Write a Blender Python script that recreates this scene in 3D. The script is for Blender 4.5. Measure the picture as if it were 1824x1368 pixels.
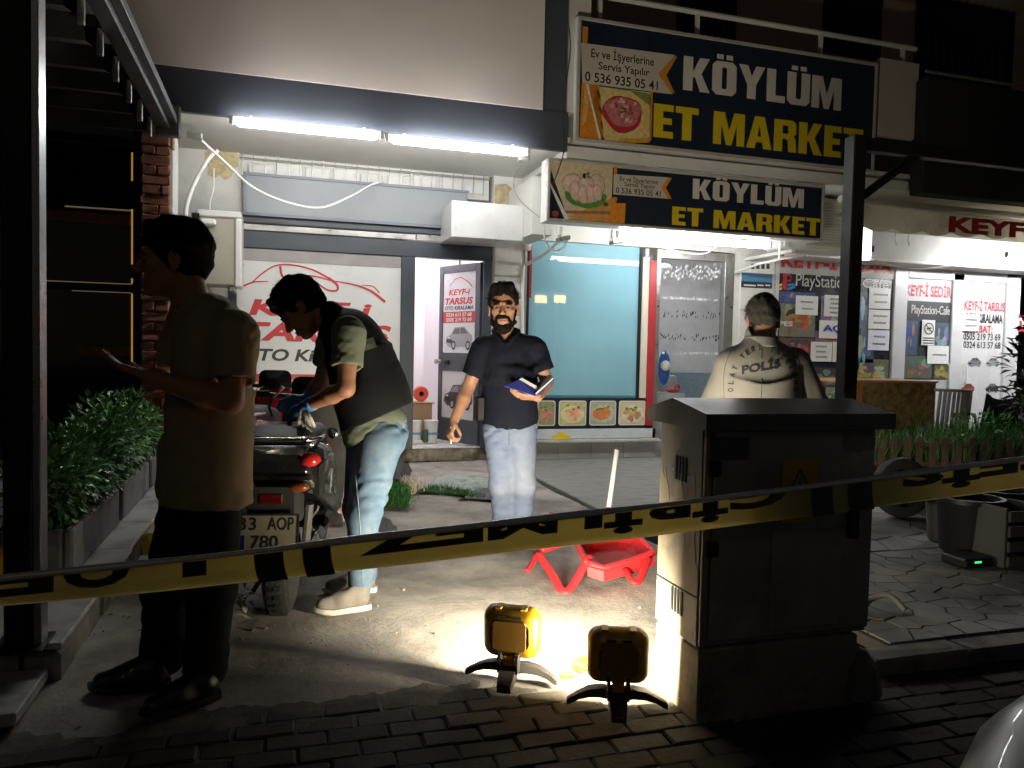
import bpy, bmesh, math, random
import numpy as np
from mathutils import Vector, Matrix, Euler
random.seed(7); RNG = np.random.default_rng(7)
SC = bpy.context.scene; COL = SC.collection
for _o in list(bpy.data.objects): bpy.data.objects.remove(_o)
R_ = math.radians; PI = math.pi
# ---------------------------------------------------------------- camera
# world axes: X runs along the shop fronts (away to the right), Y into the building, Z up; the shop wall is y = 0
CAMP = Vector((-1.889, -8.573, 1.28)); FPX = 1370.0
CAMR = Matrix.Rotation(R_(-17), 4, 'Z') @ Matrix.Rotation(R_(90 - 2.47), 4, 'X') @ Matrix.Rotation(R_(1.26), 4, 'Z')
cam_d = bpy.data.cameras.new('camera'); cam = bpy.data.objects.new('camera', cam_d); COL.objects.link(cam)
cam_d.sensor_width = 36; cam_d.lens = 36 * FPX / 1824; cam_d.clip_end = 300; cam_d.clip_start = .05
cam.matrix_world = Matrix.Translation(CAMP) @ CAMR
SC.camera = cam
# ---------------------------------------------------------------- night sky, added fill sun, exposure
wd = bpy.data.worlds.new('World'); SC.world = wd; wd.use_nodes = True
_n = wd.node_tree.nodes; _bg = _n['Background']
_sky = _n.new('ShaderNodeTexSky'); _sky.sky_type = 'NISHITA'; _sky.sun_disc = False
_sky.sun_elevation = R_(28); _sky.sun_rotation = R_(200)
wd.node_tree.links.new(_sky.outputs[0], _bg.inputs[0]); _bg.inputs[1].default_value = 0.0014
sun_d = bpy.data.lights.new('fill_sun', 'SUN'); sun = bpy.data.objects.new('fill_sun', sun_d); COL.objects.link(sun)
sun_d.energy = 0.012; sun_d.angle = R_(6); sun_d.color = (1, .82, .6); sun.rotation_euler = (R_(62), 0, R_(-20)); sun.location = (0, -6, 9)  # weak warm sun added as fill from behind the camera
SC.view_settings.view_transform = 'Standard'; SC.view_settings.look = 'None'
SC.view_settings.exposure = 0.55; SC.view_settings.gamma = 1; SC.view_settings.use_curve_mapping = False
SC.render.engine = 'CYCLES'; SC.cycles.use_denoising = True
SC.cycles.sample_clamp_indirect = 4; SC.cycles.max_bounces = 7; SC.cycles.caustics_reflective = False; SC.cycles.caustics_refractive = False
L_TUBE, L_TUBE3, L_FLOOD, L_ROOM, L_CAFE, L_GLINT = 50.0, 50.0, 350.0, 10.0, 90.0, .22

# ---------------------------------------------------------------- photo-plane helpers: where a sight line meets a real plane
def ray(px, py): return (CAMR.to_3x3() @ Vector(((px - 912) / FPX, -(py - 684) / FPX, -1))).normalized()
def gz(px, py, z=0.0):
    d = ray(px, py); return CAMP + d * ((z - CAMP.z) / d.z)
def fy(px, py, y=0.0):
    d = ray(px, py); return CAMP + d * ((y - CAMP.y) / d.y)
def fx(px, py, x=0.0):
    d = ray(px, py); return CAMP + d * ((x - CAMP.x) / d.x)
_FW = Vector((math.sin(R_(17)), math.cos(R_(17)), 0))
def dp(px, py, D):
    d = ray(px, py); return CAMP + d * (D / d.dot(_FW))
def lin(*c):
    return tuple((x / 255 / 12.92 if x <= 10 else ((x / 255 + .055) / 1.055) ** 2.4) for x in c)

# ---------------------------------------------------------------- materials
MATS = {}
def M(name, col=(.5, .5, .5), rough=.6, metal=0.0, var=.12, vs=6.0, bump=.0, bs=60.0, col2=None, c2s=3.0, c2lo=.5, c2hi=.62,
      emit=None, es=0.0, spec=.5, coat=0.0, attr=False, trans=0.0, alpha=1.0, stretch=None, coords='pos', subs=0.0, rvar=.1):
    if name in MATS: return MATS[name]
    m = bpy.data.materials.new(name); m.use_nodes = True; nt = m.node_tree; N = nt.nodes; L = nt.links
    b = N['Principled BSDF']
    b.inputs['Roughness'].default_value = rough; b.inputs['Metallic'].default_value = metal
    b.inputs['Specular IOR Level'].default_value = spec; b.inputs['Coat Weight'].default_value = coat
    b.inputs['Transmission Weight'].default_value = trans; b.inputs['Alpha'].default_value = alpha
    if subs:
        b.inputs['Subsurface Weight'].default_value = subs; b.inputs['Subsurface Radius'].default_value = (.01, .004, .002)
    if coords == 'pos':
        co = N.new('ShaderNodeNewGeometry').outputs['Position']
    else:
        co = N.new('ShaderNodeTexCoord').outputs['Object']
    if stretch:
        mp = N.new('ShaderNodeMapping'); mp.inputs['Scale'].default_value = stretch; L.new(co, mp.inputs[0]); co = mp.outputs[0]
    if attr:
        a = N.new('ShaderNodeAttribute'); a.attribute_name = 'Col'; base = a.outputs['Color']
    else:
        rgb = N.new('ShaderNodeRGB'); rgb.outputs[0].default_value = (*col, 1); base = rgb.outputs[0]
    def noise(scale, detail=6, rg=.6):
        t = N.new('ShaderNodeTexNoise'); t.inputs['Scale'].default_value = scale; t.inputs['Detail'].default_value = detail
        t.inputs['Roughness'].default_value = rg; L.new(co, t.inputs['Vector']); return t.outputs['Fac']
    if col2 is not None:
        f = noise(c2s, 8, .65); mr = N.new('ShaderNodeMapRange'); L.new(f, mr.inputs[0])
        mr.inputs[1].default_value = c2lo; mr.inputs[2].default_value = c2hi
        mx = N.new('ShaderNodeMix'); mx.data_type = 'RGBA'; L.new(mr.outputs[0], mx.inputs[0]); L.new(base, mx.inputs[6])
        mx.inputs[7].default_value = (*col2, 1); base = mx.outputs[2]
    if var:
        f = noise(vs); mr = N.new('ShaderNodeMapRange'); L.new(f, mr.inputs[0]); mr.inputs[1].default_value = .3; mr.inputs[2].default_value = .7
        mr.inputs[3].default_value = 1 - var; mr.inputs[4].default_value = 1 + var
        oi = N.new('ShaderNodeObjectInfo'); ad = N.new('ShaderNodeMath'); ad.operation = 'MULTIPLY_ADD'
        L.new(oi.outputs['Random'], ad.inputs[0]); ad.inputs[1].default_value = var * .8; L.new(mr.outputs[0], ad.inputs[2])
        hv = N.new('ShaderNodeHueSaturation'); L.new(base, hv.inputs['Color']); L.new(ad.outputs[0], hv.inputs['Value']); base = hv.outputs[0]
        if rvar:
            m2 = N.new('ShaderNodeMapRange'); L.new(f, m2.inputs[0]); m2.inputs[1].default_value = .3; m2.inputs[2].default_value = .7
            m2.inputs[3].default_value = max(.03, rough - rvar); m2.inputs[4].default_value = min(1, rough + rvar); L.new(m2.outputs[0], b.inputs['Roughness'])
    L.new(base, b.inputs['Base Color'])
    if bump:
        f = noise(bs, 8, .7); bp = N.new('ShaderNodeBump'); bp.inputs['Strength'].default_value = min(1, bump); bp.inputs['Distance'].default_value = .006 * max(1, bump)
        L.new(f, bp.inputs['Height']); L.new(bp.outputs[0], b.inputs['Normal'])
    if emit is not None:
        b.inputs['Emission Color'].default_value = (*emit, 1); b.inputs['Emission Strength'].default_value = es
    MATS[name] = m; return m

# ---------------------------------------------------------------- mesh builder
class MB:
    def __init__(s): s.v = []; s.f = []; s.m = []; s.c = []; s.cur = 0; s.col = (1, 1, 1)
    def add(s, vs, fs):
        o = len(s.v); s.v.extend(tuple(v) for v in vs)
        for f in fs: s.f.append(tuple(i + o for i in f)); s.m.append(s.cur); s.c.append(s.col)
        return s
    def quad(s, a, b, c, d): return s.add([a, b, c, d], [(0, 1, 2, 3)])
    def poly(s, pts): return s.add(pts, [tuple(range(len(pts)))])
    def box(s, x0, x1, y0, y1, z0, z1, b=0.0, Mx=None):
        if x1 < x0: x0, x1 = x1, x0
        if y1 < y0: y0, y1 = y1, y0
        if z1 < z0: z0, z1 = z1, z0
        b = min(b, (x1 - x0) * .45, (y1 - y0) * .45, (z1 - z0) * .45)
        lo = (x0, y0, z0); hi = (x1, y1, z1)
        if b <= 0:
            vs = [(lo[0] if not i & 1 else hi[0], lo[1] if not i & 2 else hi[1], lo[2] if not i & 4 else hi[2]) for i in range(8)]
            fs = [(0, 2, 3, 1), (4, 5, 7, 6), (0, 1, 5, 4), (2, 6, 7, 3), (0, 4, 6, 2), (1, 3, 7, 5)]
        else:
            vs = []; ix = {}
            for i in range(8):
                sg = (i & 1, (i >> 1) & 1, (i >> 2) & 1)
                for ax in range(3):
                    p = [(hi[k] if sg[k] else lo[k]) for k in range(3)]
                    for k in range(3):
                        if k != ax: p[k] += -b if sg[k] else b
                    ix[(i, ax)] = len(vs); vs.append(tuple(p))
            fs = []
            for ax in range(3):
                o = [k for k in range(3) if k != ax]
                for sg in (0, 1):
                    q = []
                    for a, c in ((0, 0), (1, 0), (1, 1), (0, 1)):
                        i = (sg << ax) | (a << o[0]) | (c << o[1]); q.append(ix[(i, ax)])
                    fs.append(tuple(q))
                for a in (0, 1):
                    for c in (0, 1):
                        i0 = (a << o[0]) | (c << o[1]); i1 = i0 | (1 << ax)
                        fs.append((ix[(i0, o[0])], ix[(i1, o[0])], ix[(i1, o[1])], ix[(i0, o[1])]))
            for i in range(8): fs.append((ix[(i, 0)], ix[(i, 1)], ix[(i, 2)]))
        if Mx is not None: vs = [Mx @ Vector(v) for v in vs]
        return s.add(vs, fs)
    def tube(s, pts, r, n=8, cap=True, flat=None):
        pts = [Vector(p) for p in pts]; rs = r if isinstance(r, (list, tuple)) else [r] * len(pts)
        vs = []; fs = []; up = None
        for i, p in enumerate(pts):
            t = (pts[min(i + 1, len(pts) - 1)] - pts[max(i - 1, 0)]).normalized()
            if up is None:
                up = Vector((0, 0, 1)) if abs(t.z) < .9 else Vector((1, 0, 0))
            a = t.cross(up).normalized(); up = a.cross(t).normalized()
            for k in range(n):
                th = 2 * PI * k / n; e = (flat or 1)
                vs.append(p + (a * math.cos(th) + up * math.sin(th) * e) * rs[i])
        for i in range(len(pts) - 1):
            for k in range(n):
                fs.append((i * n + k, i * n + (k + 1) % n, (i + 1) * n + (k + 1) % n, (i + 1) * n + k))
        if cap: fs.append(tuple(range(n - 1, -1, -1))); fs.append(tuple((len(pts) - 1) * n + k for k in range(n)))
        return s.add(vs, fs)
    def lathe(s, prof, c=(0, 0, 0), n=16, Mx=None):
        vs = []; fs = []
        for r, z in prof:
            for k in range(n):
                th = 2 * PI * k / n; vs.append(Vector((r * math.cos(th), r * math.sin(th), z)))
        for i in range(len(prof) - 1):
            for k in range(n): fs.append((i * n + k, i * n + (k + 1) % n, (i + 1) * n + (k + 1) % n, (i + 1) * n + k))
        fs.append(tuple(range(n - 1, -1, -1))); fs.append(tuple((len(prof) - 1) * n + k for k in range(n)))
        if Mx is not None: vs = [Mx @ v for v in vs]
        vs = [v + Vector(c) for v in vs]
        return s.add(vs, fs)
    def prism(s, poly, a, b, ax='y'):
        # poly: 2D points; ax y -> (x,z), ax z -> (x,y), ax x -> (y,z)
        f3 = {'y': lambda p, t: (p[0], t, p[1]), 'z': lambda p, t: (p[0], p[1], t), 'x': lambda p, t: (t, p[0], p[1])}[ax]
        n = len(poly); vs = [f3(p, a) for p in poly] + [f3(p, b) for p in poly]
        fs = [tuple(range(n)), tuple(range(2 * n - 1, n - 1, -1))] + [(i, (i + 1) % n, n + (i + 1) % n, n + i) for i in range(n)]
        return s.add(vs, fs)
    def ell(s, c, r, n=12, Mx=None):
        m = n // 2; vs = []; fs = []
        for i in range(m + 1):
            ph = PI * i / m
            for k in range(n):
                th = 2 * PI * k / n
                v = Vector((r[0] * math.sin(ph) * math.cos(th), r[1] * math.sin(ph) * math.sin(th), r[2] * math.cos(ph)))
                vs.append((Mx @ v if Mx is not None else v) + Vector(c))
        for i in range(m):
            for k in range(n): fs.append((i * n + k, i * n + (k + 1) % n, (i + 1) * n + (k + 1) % n, (i + 1) * n + k))
        return s.add(vs, fs)
    def xf(s, Mx):
        s.v = [tuple(Mx @ Vector(v)) for v in s.v]; return s
    def loft(s, rings, closed=True, cap=True):
        n = len(rings[0]); vs = [p for r in rings for p in r]; fs = []
        for i in range(len(rings) - 1):
            for k in range(n if closed else n - 1):
                fs.append((i * n + k, i * n + (k + 1) % n, (i + 1) * n + (k + 1) % n, (i + 1) * n + k))
        if cap and closed: fs.append(tuple(range(n - 1, -1, -1))); fs.append(tuple((len(rings) - 1) * n + k for k in range(n)))
        return s.add(vs, fs)

def rrect(cx, cz, w, h, r, n=4):
    out = []
    for k, (sx, sz) in enumerate(((1, 1), (-1, 1), (-1, -1), (1, -1))):
        for i in range(n + 1):
            a = PI / 2 * (k + i / n); out.append((cx + sx * (w / 2 - r) + r * math.cos(a), cz + sz * (h / 2 - r) + r * math.sin(a)))
    return out

WM = {}
def root_of(o):
    while o.parent is not None: o = o.parent
    return o
def thing(name, label, cat, loc=(0, 0, 0), rz=0.0, group=None, kind=None):
    o = bpy.data.objects.new(name, None); COL.objects.link(o); o.location = loc; o.rotation_euler = (0, 0, rz); o.empty_display_size = .1
    o['label'] = label; o['category'] = cat
    if group: o['group'] = group
    if kind: o['kind'] = kind
    WM[o.name] = Matrix.Translation(Vector(loc)) @ Matrix.Rotation(rz, 4, 'Z')
    return o
def mesh_of(name, mb, smooth=False):
    me = bpy.data.meshes.new(name); me.from_pydata(mb.v, [], mb.f)
    if any(mb.m): me.polygons.foreach_set('material_index', mb.m)
    if any(c != (1, 1, 1) for c in mb.c):
        a = me.color_attributes.new('Col', 'FLOAT_COLOR', 'CORNER')
        cs = []
        for p, c in zip(me.polygons, mb.c): cs.extend([c[0], c[1], c[2], 1.0] * p.loop_total)
        a.data.foreach_set('color', cs)
    if smooth == 'auto':
        me.polygons.foreach_set('use_smooth', [True] * len(me.polygons)); me.set_sharp_from_angle(angle=R_(38))
    elif smooth: me.polygons.foreach_set('use_smooth', [True] * len(me.polygons))
    me.update(); return me
def part(name, mb, mats, parent=None, smooth=False, label=None, kind=None, local=False, group=None):
    mb2 = mb
    if parent is not None and not local:
        I = WM[root_of(parent).name].inverted(); V = np.array(mb.v); A = np.array(I)
        V = V @ A[:3, :3].T + A[:3, 3]; mb2 = MB(); mb2.v = [tuple(x) for x in V]; mb2.f = mb.f; mb2.m = mb.m; mb2.c = mb.c
    me = mesh_of(name, mb2, smooth)
    for m in (mats if isinstance(mats, (list, tuple)) else [mats]): me.materials.append(m)
    o = bpy.data.objects.new(name, me); COL.objects.link(o)
    if parent is not None: o.parent = parent
    if label: o['label'] = label
    if kind: o['kind'] = kind
    if group: o['group'] = group
    return o
def solo(name, mb, mats, label, cat, smooth=False, group=None, kind=None):
    V = np.array(mb.v); lo = V.min(0); hi = V.max(0); org = np.array([(lo[0] + hi[0]) / 2, (lo[1] + hi[1]) / 2, lo[2]])
    mb2 = MB(); mb2.v = [tuple(x) for x in (V - org)]; mb2.f = mb.f; mb2.m = mb.m; mb2.c = mb.c
    o = part(name, mb2, mats, None, smooth); o.location = org; WM[o.name] = Matrix.Translation(Vector(org))
    if kind != 'structure':
        o['label'] = label; o['category'] = cat
    if group: o['group'] = group
    if kind: o['kind'] = kind
    return o
def struct(name, mb, mats, smooth=False):
    o = part(name, mb, mats, None, smooth); o['kind'] = 'structure'; WM[o.name] = Matrix.Identity(4); return o
def inst(name, me, loc, parent=None, rz=0.0, scale=None):
    o = bpy.data.objects.new(name, me); COL.objects.link(o)
    o.location = loc if parent is None else WM[root_of(parent).name].inverted() @ Vector(loc); o.rotation_euler = (0, 0, rz)
    if scale: o.scale = scale
    if parent is not None: o.parent = parent
    return o
def dup(root, loc, rz, label=None, group=None):
    r = root.copy(); COL.objects.link(r); r.location = loc; r.rotation_euler = (0, 0, rz)
    if label: r['label'] = label
    if group: r['group'] = group
    WM[r.name] = Matrix.Translation(Vector(loc)) @ Matrix.Rotation(rz, 4, 'Z')
    for ch in list(root.children):
        c = ch.copy(); COL.objects.link(c); c.parent = r
        for g in list(ch.children):
            d = g.copy(); COL.objects.link(d); d.parent = c
    return r

# ---------------------------------------------------------------- lettering
_tc = {}
def glyphs(txt, bold=0.0, shear=0.0, space=1.0):
    key = (txt, bold, shear, space)
    if key in _tc: return _tc[key]
    cu = bpy.data.curves.new('t', 'FONT'); cu.body = txt; cu.size = 1; cu.offset = bold; cu.shear = shear; cu.space_character = space
    cu.resolution_u = 3; cu.fill_mode = 'FRONT'
    o = bpy.data.objects.new('t', cu); COL.objects.link(o); bpy.context.view_layer.update()
    dg = bpy.context.evaluated_depsgraph_get(); me = bpy.data.meshes.new_from_object(o.evaluated_get(dg))
    V = [tuple(v.co) for v in me.vertices]; F = [tuple(p.vertices) for p in me.polygons]
    bpy.data.objects.remove(o); bpy.data.curves.remove(cu); bpy.data.meshes.remove(me)
    _tc[key] = (V, F); return V, F
CAPH = None
def text_uv(mb, txt, W, H, place, bold=.02, shear=0.0, space=1.0, flip=False):
    """lettering W wide with capitals H tall; place(a,b) turns 0..W,0..H into a point"""
    global CAPH
    if CAPH is None:
        v, _ = glyphs('H', .0); CAPH = max(p[1] for p in v)
    V, F = glyphs(txt, bold, shear, space)
    if not V: return mb
    x0 = min(p[0] for p in V); x1 = max(p[0] for p in V)
    mb.add([place((p[0] - x0) / (x1 - x0) * W, (p[1] + bold) / (CAPH + 2 * bold) * H) for p in V], F); return mb
def _rc(a, b, c, d): return [(a, b), (c, b), (c, d), (a, d)]
_OL = [(.35, 1), (.12, 1), (0, .88), (0, .12), (.12, 0), (.35, 0), (.35, .17), (.28, .2), (.28, .8), (.35, .83)]
_AL = [(0, 0), (.24, 1), (.39, 1), (.39, .74), (.335, .38), (.39, .38), (.39, .2), (.30, .2), (.26, 0)]
_UM = [_rc(.12, 1.06, .31, 1.2), _rc(.39, 1.06, .58, 1.2)]
BLOCK = {'L': (.56, [_rc(0, 0, .27, 1), _rc(.27, 0, .56, .21)]), 'E': (.56, [_rc(0, 0, .27, 1), _rc(.27, .8, .56, 1), _rc(.27, .41, .52, .6), _rc(.27, 0, .56, .2)]),
    'T': (.66, [_rc(0, .8, .66, 1), _rc(.195, 0, .465, .8)]), 'K': (.76, [_rc(0, 0, .27, 1), [(.27, .40), (.27, .56), (.46, 1), (.74, 1), (.51, .53), (.76, 0), (.48, 0), (.33, .42)]]),
    'Y': (.78, [[(0, 1), (.27, 1), (.39, .68), (.51, 1), (.78, 1), (.52, .42), (.52, 0), (.26, 0), (.26, .42)]]),
    'M': (.94, [[(0, 0), (0, 1), (.33, 1), (.47, .45), (.61, 1), (.94, 1), (.94, 0), (.70, 0), (.70, .62), (.55, 0), (.39, 0), (.24, .62), (.24, 0)]]),
    'A': (.78, [_AL, [(.78 - x, y) for x, y in _AL[::-1]]]),
    'R': (.72, [_rc(0, 0, .27, 1), [(.27, 1), (.58, 1), (.70, .9), (.70, .7), (.44, .7), (.44, .82), (.27, .82)], [(.27, .57), (.44, .57), (.44, .7), (.70, .7), (.70, .58), (.62, .5), (.68, .42), (.72, 0), (.46, 0), (.43, .36), (.38, .40), (.27, .40)]]),
    'O': (.70, [_OL, [(.70 - x, y) for x, y in _OL[::-1]]]), 'U': (.70, [[(0, 1), (.27, 1), (.27, .22), (.35, .18), (.43, .22), (.43, 1), (.70, 1), (.70, .12), (.58, 0), (.12, 0), (0, .12)]]), ' ': (.32, [])}
BLOCK['Ö'] = (.70, BLOCK['O'][1] + _UM); BLOCK['Ü'] = (.70, BLOCK['U'][1] + _UM)
def block_px(mb, txt, y, l, r):
    A = fy(l[0], l[1], y); B = fy(l[0], l[2], y); C = fy(r[0], r[1], y); D = fy(r[0], r[2], y); x0 = (A.x + B.x) / 2; x1 = (C.x + D.x) / 2; z1 = (A.z + C.z) / 2; z0 = (B.z + D.z) / 2
    W = sum(BLOCK[c][0] for c in txt) + .06 * (len(txt) - 1); k = (x1 - x0) / W; p = 0
    for c in txt:
        w, ps = BLOCK[c]
        for q in ps: mb.poly([(x0 + (p + a) * k, y, z0 + b * (z1 - z0)) for a, b in q])
        p += w + .06
    return mb
def text_rect(mb, txt, x0, x1, z0, z1, y, heavy=0.0, **k):
    if heavy:   # heavy condensed sign lettering: stems thickened sideways
        for i in range(-2, 3): text_uv(mb, txt, x1 - x0 - 2 * heavy, z1 - z0, (lambda i: lambda a, b: (x0 + heavy + a + heavy * i / 2, y - .0004 * (i + 2), z0 + b))(i), **k)
        return mb
    return text_uv(mb, txt, x1 - x0, z1 - z0, lambda a, b: (x0 + a, y, z0 + b), **k)
def text_px(mb, txt, y, l, r, **k):
    """l=(px,top,bottom) r=(px,top,bottom): left and right ends read off the photo, on the plane y"""
    A = fy(l[0], l[1], y); B = fy(l[0], l[2], y); C = fy(r[0], r[1], y); D = fy(r[0], r[2], y)
    x0 = (A.x + B.x) / 2; x1 = (C.x + D.x) / 2; z1 = (A.z + C.z) / 2; z0 = (B.z + D.z) / 2
    return text_rect(mb, txt, x0, x1, z0, z1, y, **k)
def ppoly(mb, y, pts, col=None, x=None):
    if col is not None: mb.col = col
    return mb.poly([tuple(fy(p[0], p[1], y)) for p in pts])
def prect(mb, y, l, t, r, b, col=None):
    if col is not None: mb.col = col
    A = fy(l, (t + b) / 2, y); C = fy(r, (t + b) / 2, y); m = (l + r) / 2
    z1 = fy(m, t, y).z; z0 = fy(m, b, y).z
    return mb.quad((A.x, y, z0), (C.x, y, z0), (C.x, y, z1), (A.x, y, z1))
def disc(mb, y, cx, cz, rx, rz, col=None, n=20, wob=0.0, rot=0.0):
    if col is not None: mb.col = col
    pts = []
    for k in range(n):
        a = -2 * PI * k / n; w = 1 + wob * (math.sin(3 * a + cx * 37) * .6 + math.sin(5 * a + cz * 53) * .4)
        px, pz = rx * w * math.cos(a), rz * w * math.sin(a)
        pts.append((cx + px * math.cos(rot) - pz * math.sin(rot), y, cz + px * math.sin(rot) + pz * math.cos(rot)))
    return mb.poly(pts)
def stroke(mb, y, pts, w0, w1=None, col=None):
    """flat printed stroke through (x,z) points"""
    if col is not None: mb.col = col
    w1 = w0 if w1 is None else w1; n = len(pts)
    L = []; Rr = []
    for i, p in enumerate(pts):
        a = pts[max(0, i - 1)]; b = pts[min(n - 1, i + 1)]; tx, tz = b[0] - a[0], b[1] - a[1]; l = math.hypot(tx, tz) or 1
        t = i / (n - 1); w = (w0 + (w1 - w0) * t) * .5
        L.append((p[0] - tz / l * w, y, p[1] + tx / l * w)); Rr.append((p[0] + tz / l * w, y, p[1] - tx / l * w))
    for i in range(n - 1): mb.quad(L[i], Rr[i], Rr[i + 1], L[i + 1])
    return mb
def spline(pts, n=8):
    P = [Vector(p) for p in pts]; out = []
    for i in range(len(P) - 1):
        a, b, c, d = P[max(0, i - 1)], P[i], P[i + 1], P[min(len(P) - 1, i + 2)]
        for k in range(n):
            t = k / n; out.append(.5 * ((2 * b) + (c - a) * t + (2 * a - 5 * b + 4 * c - d) * t * t + (3 * b - a - 3 * c + d) * t ** 3))
    out.append(P[-1]); return out

# ---------------------------------------------------------------- implicit shapes for people, bags, soft things
class SDF:
    def __init__(s, lo, hi, h):
        s.h = h; s.lo = np.array(lo, float); n = np.ceil((np.array(hi) - s.lo) / h).astype(int) + 1
        s.n = n; s.D = np.full(n, 9.0, np.float32); s.ax = [s.lo[i] + np.arange(n[i]) * h for i in range(3)]
    def win(s, lo, hi):
        sl = []; cs = []
        for i in range(3):
            a = max(0, int((lo[i] - s.lo[i]) / s.h)); b = min(s.n[i], int((hi[i] - s.lo[i]) / s.h) + 2)
            if b <= a: return None, None
            sl.append(slice(a, b)); sh = [1, 1, 1]; sh[i] = -1; cs.append(s.ax[i][a:b].reshape(sh).astype(np.float32))
        return tuple(sl), cs
    def merge(s, sl, d, k, op):
        c = s.D[sl]
        if op == 'u':
            if k > 0:
                h = np.clip(.5 + .5 * (c - d) / k, 0, 1); s.D[sl] = c * (1 - h) + d * h - k * h * (1 - h)
            else: s.D[sl] = np.minimum(c, d)
        elif op == 's':
            if k > 0:
                h = np.clip(.5 - .5 * (c + d) / k, 0, 1); s.D[sl] = c * (1 - h) - d * h + k * h * (1 - h)
            else: s.D[sl] = np.maximum(c, -d)
        return s
    def cap(s, a, b, ra, rb=None, k=.02, op='u'):
        rb = ra if rb is None else rb; a = np.array(a, float); b = np.array(b, float); m = max(ra, rb) + k + 3 * s.h
        sl, c = s.win(np.minimum(a, b) - m, np.maximum(a, b) + m)
        if sl is None: return s
        ba = b - a; L = max(1e-9, ba @ ba); p = [c[i] - a[i] for i in range(3)]
        t = np.clip((p[0] * ba[0] + p[1] * ba[1] + p[2] * ba[2]) / L, 0, 1)
        d = np.sqrt((p[0] - t * ba[0]) ** 2 + (p[1] - t * ba[1]) ** 2 + (p[2] - t * ba[2]) ** 2) - (ra + (rb - ra) * t)
        return s.merge(sl, d, k, op)
    def chain(s, pts, rs, k=.02):
        for i in range(len(pts) - 1): s.cap(pts[i], pts[i + 1], rs[i], rs[i + 1], k)
        return s
    def ell(s, c, r, A=None, k=.02, op='u'):
        """A: 3x3 whose columns are the ellipsoid's axes"""
        c = np.array(c, float); r = np.array(r, float); m = r.max() + k + 3 * s.h
        sl, g = s.win(c - m, c + m)
        if sl is None: return s
        p = [g[i] - c[i] for i in range(3)]
        if A is not None: p = [p[0] * A[0, i] + p[1] * A[1, i] + p[2] * A[2, i] for i in range(3)]
        k0 = np.sqrt((p[0] / r[0]) ** 2 + (p[1] / r[1]) ** 2 + (p[2] / r[2]) ** 2)
        k1 = np.sqrt((p[0] / r[0] ** 2) ** 2 + (p[1] / r[1] ** 2) ** 2 + (p[2] / r[2] ** 2) ** 2) + 1e-9
        return s.merge(sl, k0 * (k0 - 1) / k1, k, op)
    def box(s, c, hf, A=None, rnd=.01, k=.01, op='u'):
        c = np.array(c, float); m = np.linalg.norm(hf) + k + 3 * s.h; sl, g = s.win(c - m, c + m)
        if sl is None: return s
        p = [g[i] - c[i] for i in range(3)]
        if A is not None: p = [p[0] * A[0, i] + p[1] * A[1, i] + p[2] * A[2, i] for i in range(3)]
        q = [np.abs(p[i]) - hf[i] + rnd for i in range(3)]
        q = np.broadcast_arrays(*q)
        d = np.sqrt(sum(np.maximum(x, 0) ** 2 for x in q)) + np.minimum(np.maximum(np.maximum(q[0], q[1]), q[2]), 0) - rnd
        return s.merge(sl, d, k, op)
    def plane(s, p, n, k=0.0):
        """keep the side the normal points away from"""
        n = np.array(n, float); n /= np.linalg.norm(n); X, Y, Z = s.grid()
        d = (X - p[0]) * n[0] + (Y - p[1]) * n[1] + (Z - p[2]) * n[2]
        s.D = np.maximum(s.D, d.astype(np.float32)); return s
    def grid(s): return [s.ax[i].reshape([-1 if j == i else 1 for j in range(3)]) for i in range(3)]
    def rough(s, amp, freq, seed=0, dirs=None):
        """folds / tufts: warped ridges added near the surface"""
        idx = np.nonzero(np.abs(s.D) < .05); r = np.random.default_rng(seed)
        P = np.stack([s.ax[i][idx[i]] for i in range(3)], 1); w = np.zeros(len(P)); msk = np.zeros(len(P))
        for j in range(4): msk += np.sin(P @ r.normal(size=3) * 9 + r.random() * 6)
        msk = np.clip(.55 + .45 * msk, .05, 1.5)
        for j in range(7):
            d = r.normal(size=3) if dirs is None else np.array(dirs[j % len(dirs)]) + r.normal(size=3) * .3
            d /= np.linalg.norm(d); f = freq * (.5 + 1.0 * r.random()); wv = sum(np.sin(P @ r.normal(size=3) * freq * .22 + r.random() * 6) for _ in range(3))
            q = np.sin(P @ d * f + 1.1 * wv + r.random() * 6)
            w += (1 - 2 * np.sqrt(q * q + .06)) / 4 if dirs is not None else q / 3
        s.D[idx] += (amp * w * (msk if dirs is not None else 1)).astype(np.float32); return s
    def mesh(s):
        D = s.D; n = D.shape; I = D < 0
        c = np.zeros(np.array(n) - 1, np.uint8)
        for dx in (0, 1):
            for dy in (0, 1):
                for dz in (0, 1): c += I[dx:n[0] - 1 + dx, dy:n[1] - 1 + dy, dz:n[2] - 1 + dz]
        ce = np.argwhere((c > 0) & (c < 8)); idx = -np.ones(c.shape, np.int64); idx[tuple(ce.T)] = np.arange(len(ce))
        acc = np.zeros((len(ce), 3)); cnt = np.zeros(len(ce))
        co = [(a, b, d) for a in (0, 1) for b in (0, 1) for d in (0, 1)]
        for i in range(8):
            for j in range(i + 1, 8):
                df = [co[j][k] - co[i][k] for k in range(3)]
                if sum(map(abs, df)) != 1: continue
                A = D[tuple((ce + co[i]).T)]; B = D[tuple((ce + co[j]).T)]; m = (A < 0) != (B < 0)
                t = A[m] / (A[m] - B[m]); acc[m] += np.array(co[i]) + t[:, None] * np.array(df); cnt[m] += 1
        V = s.lo + (ce + acc / cnt[:, None]) * s.h; F = []
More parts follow.
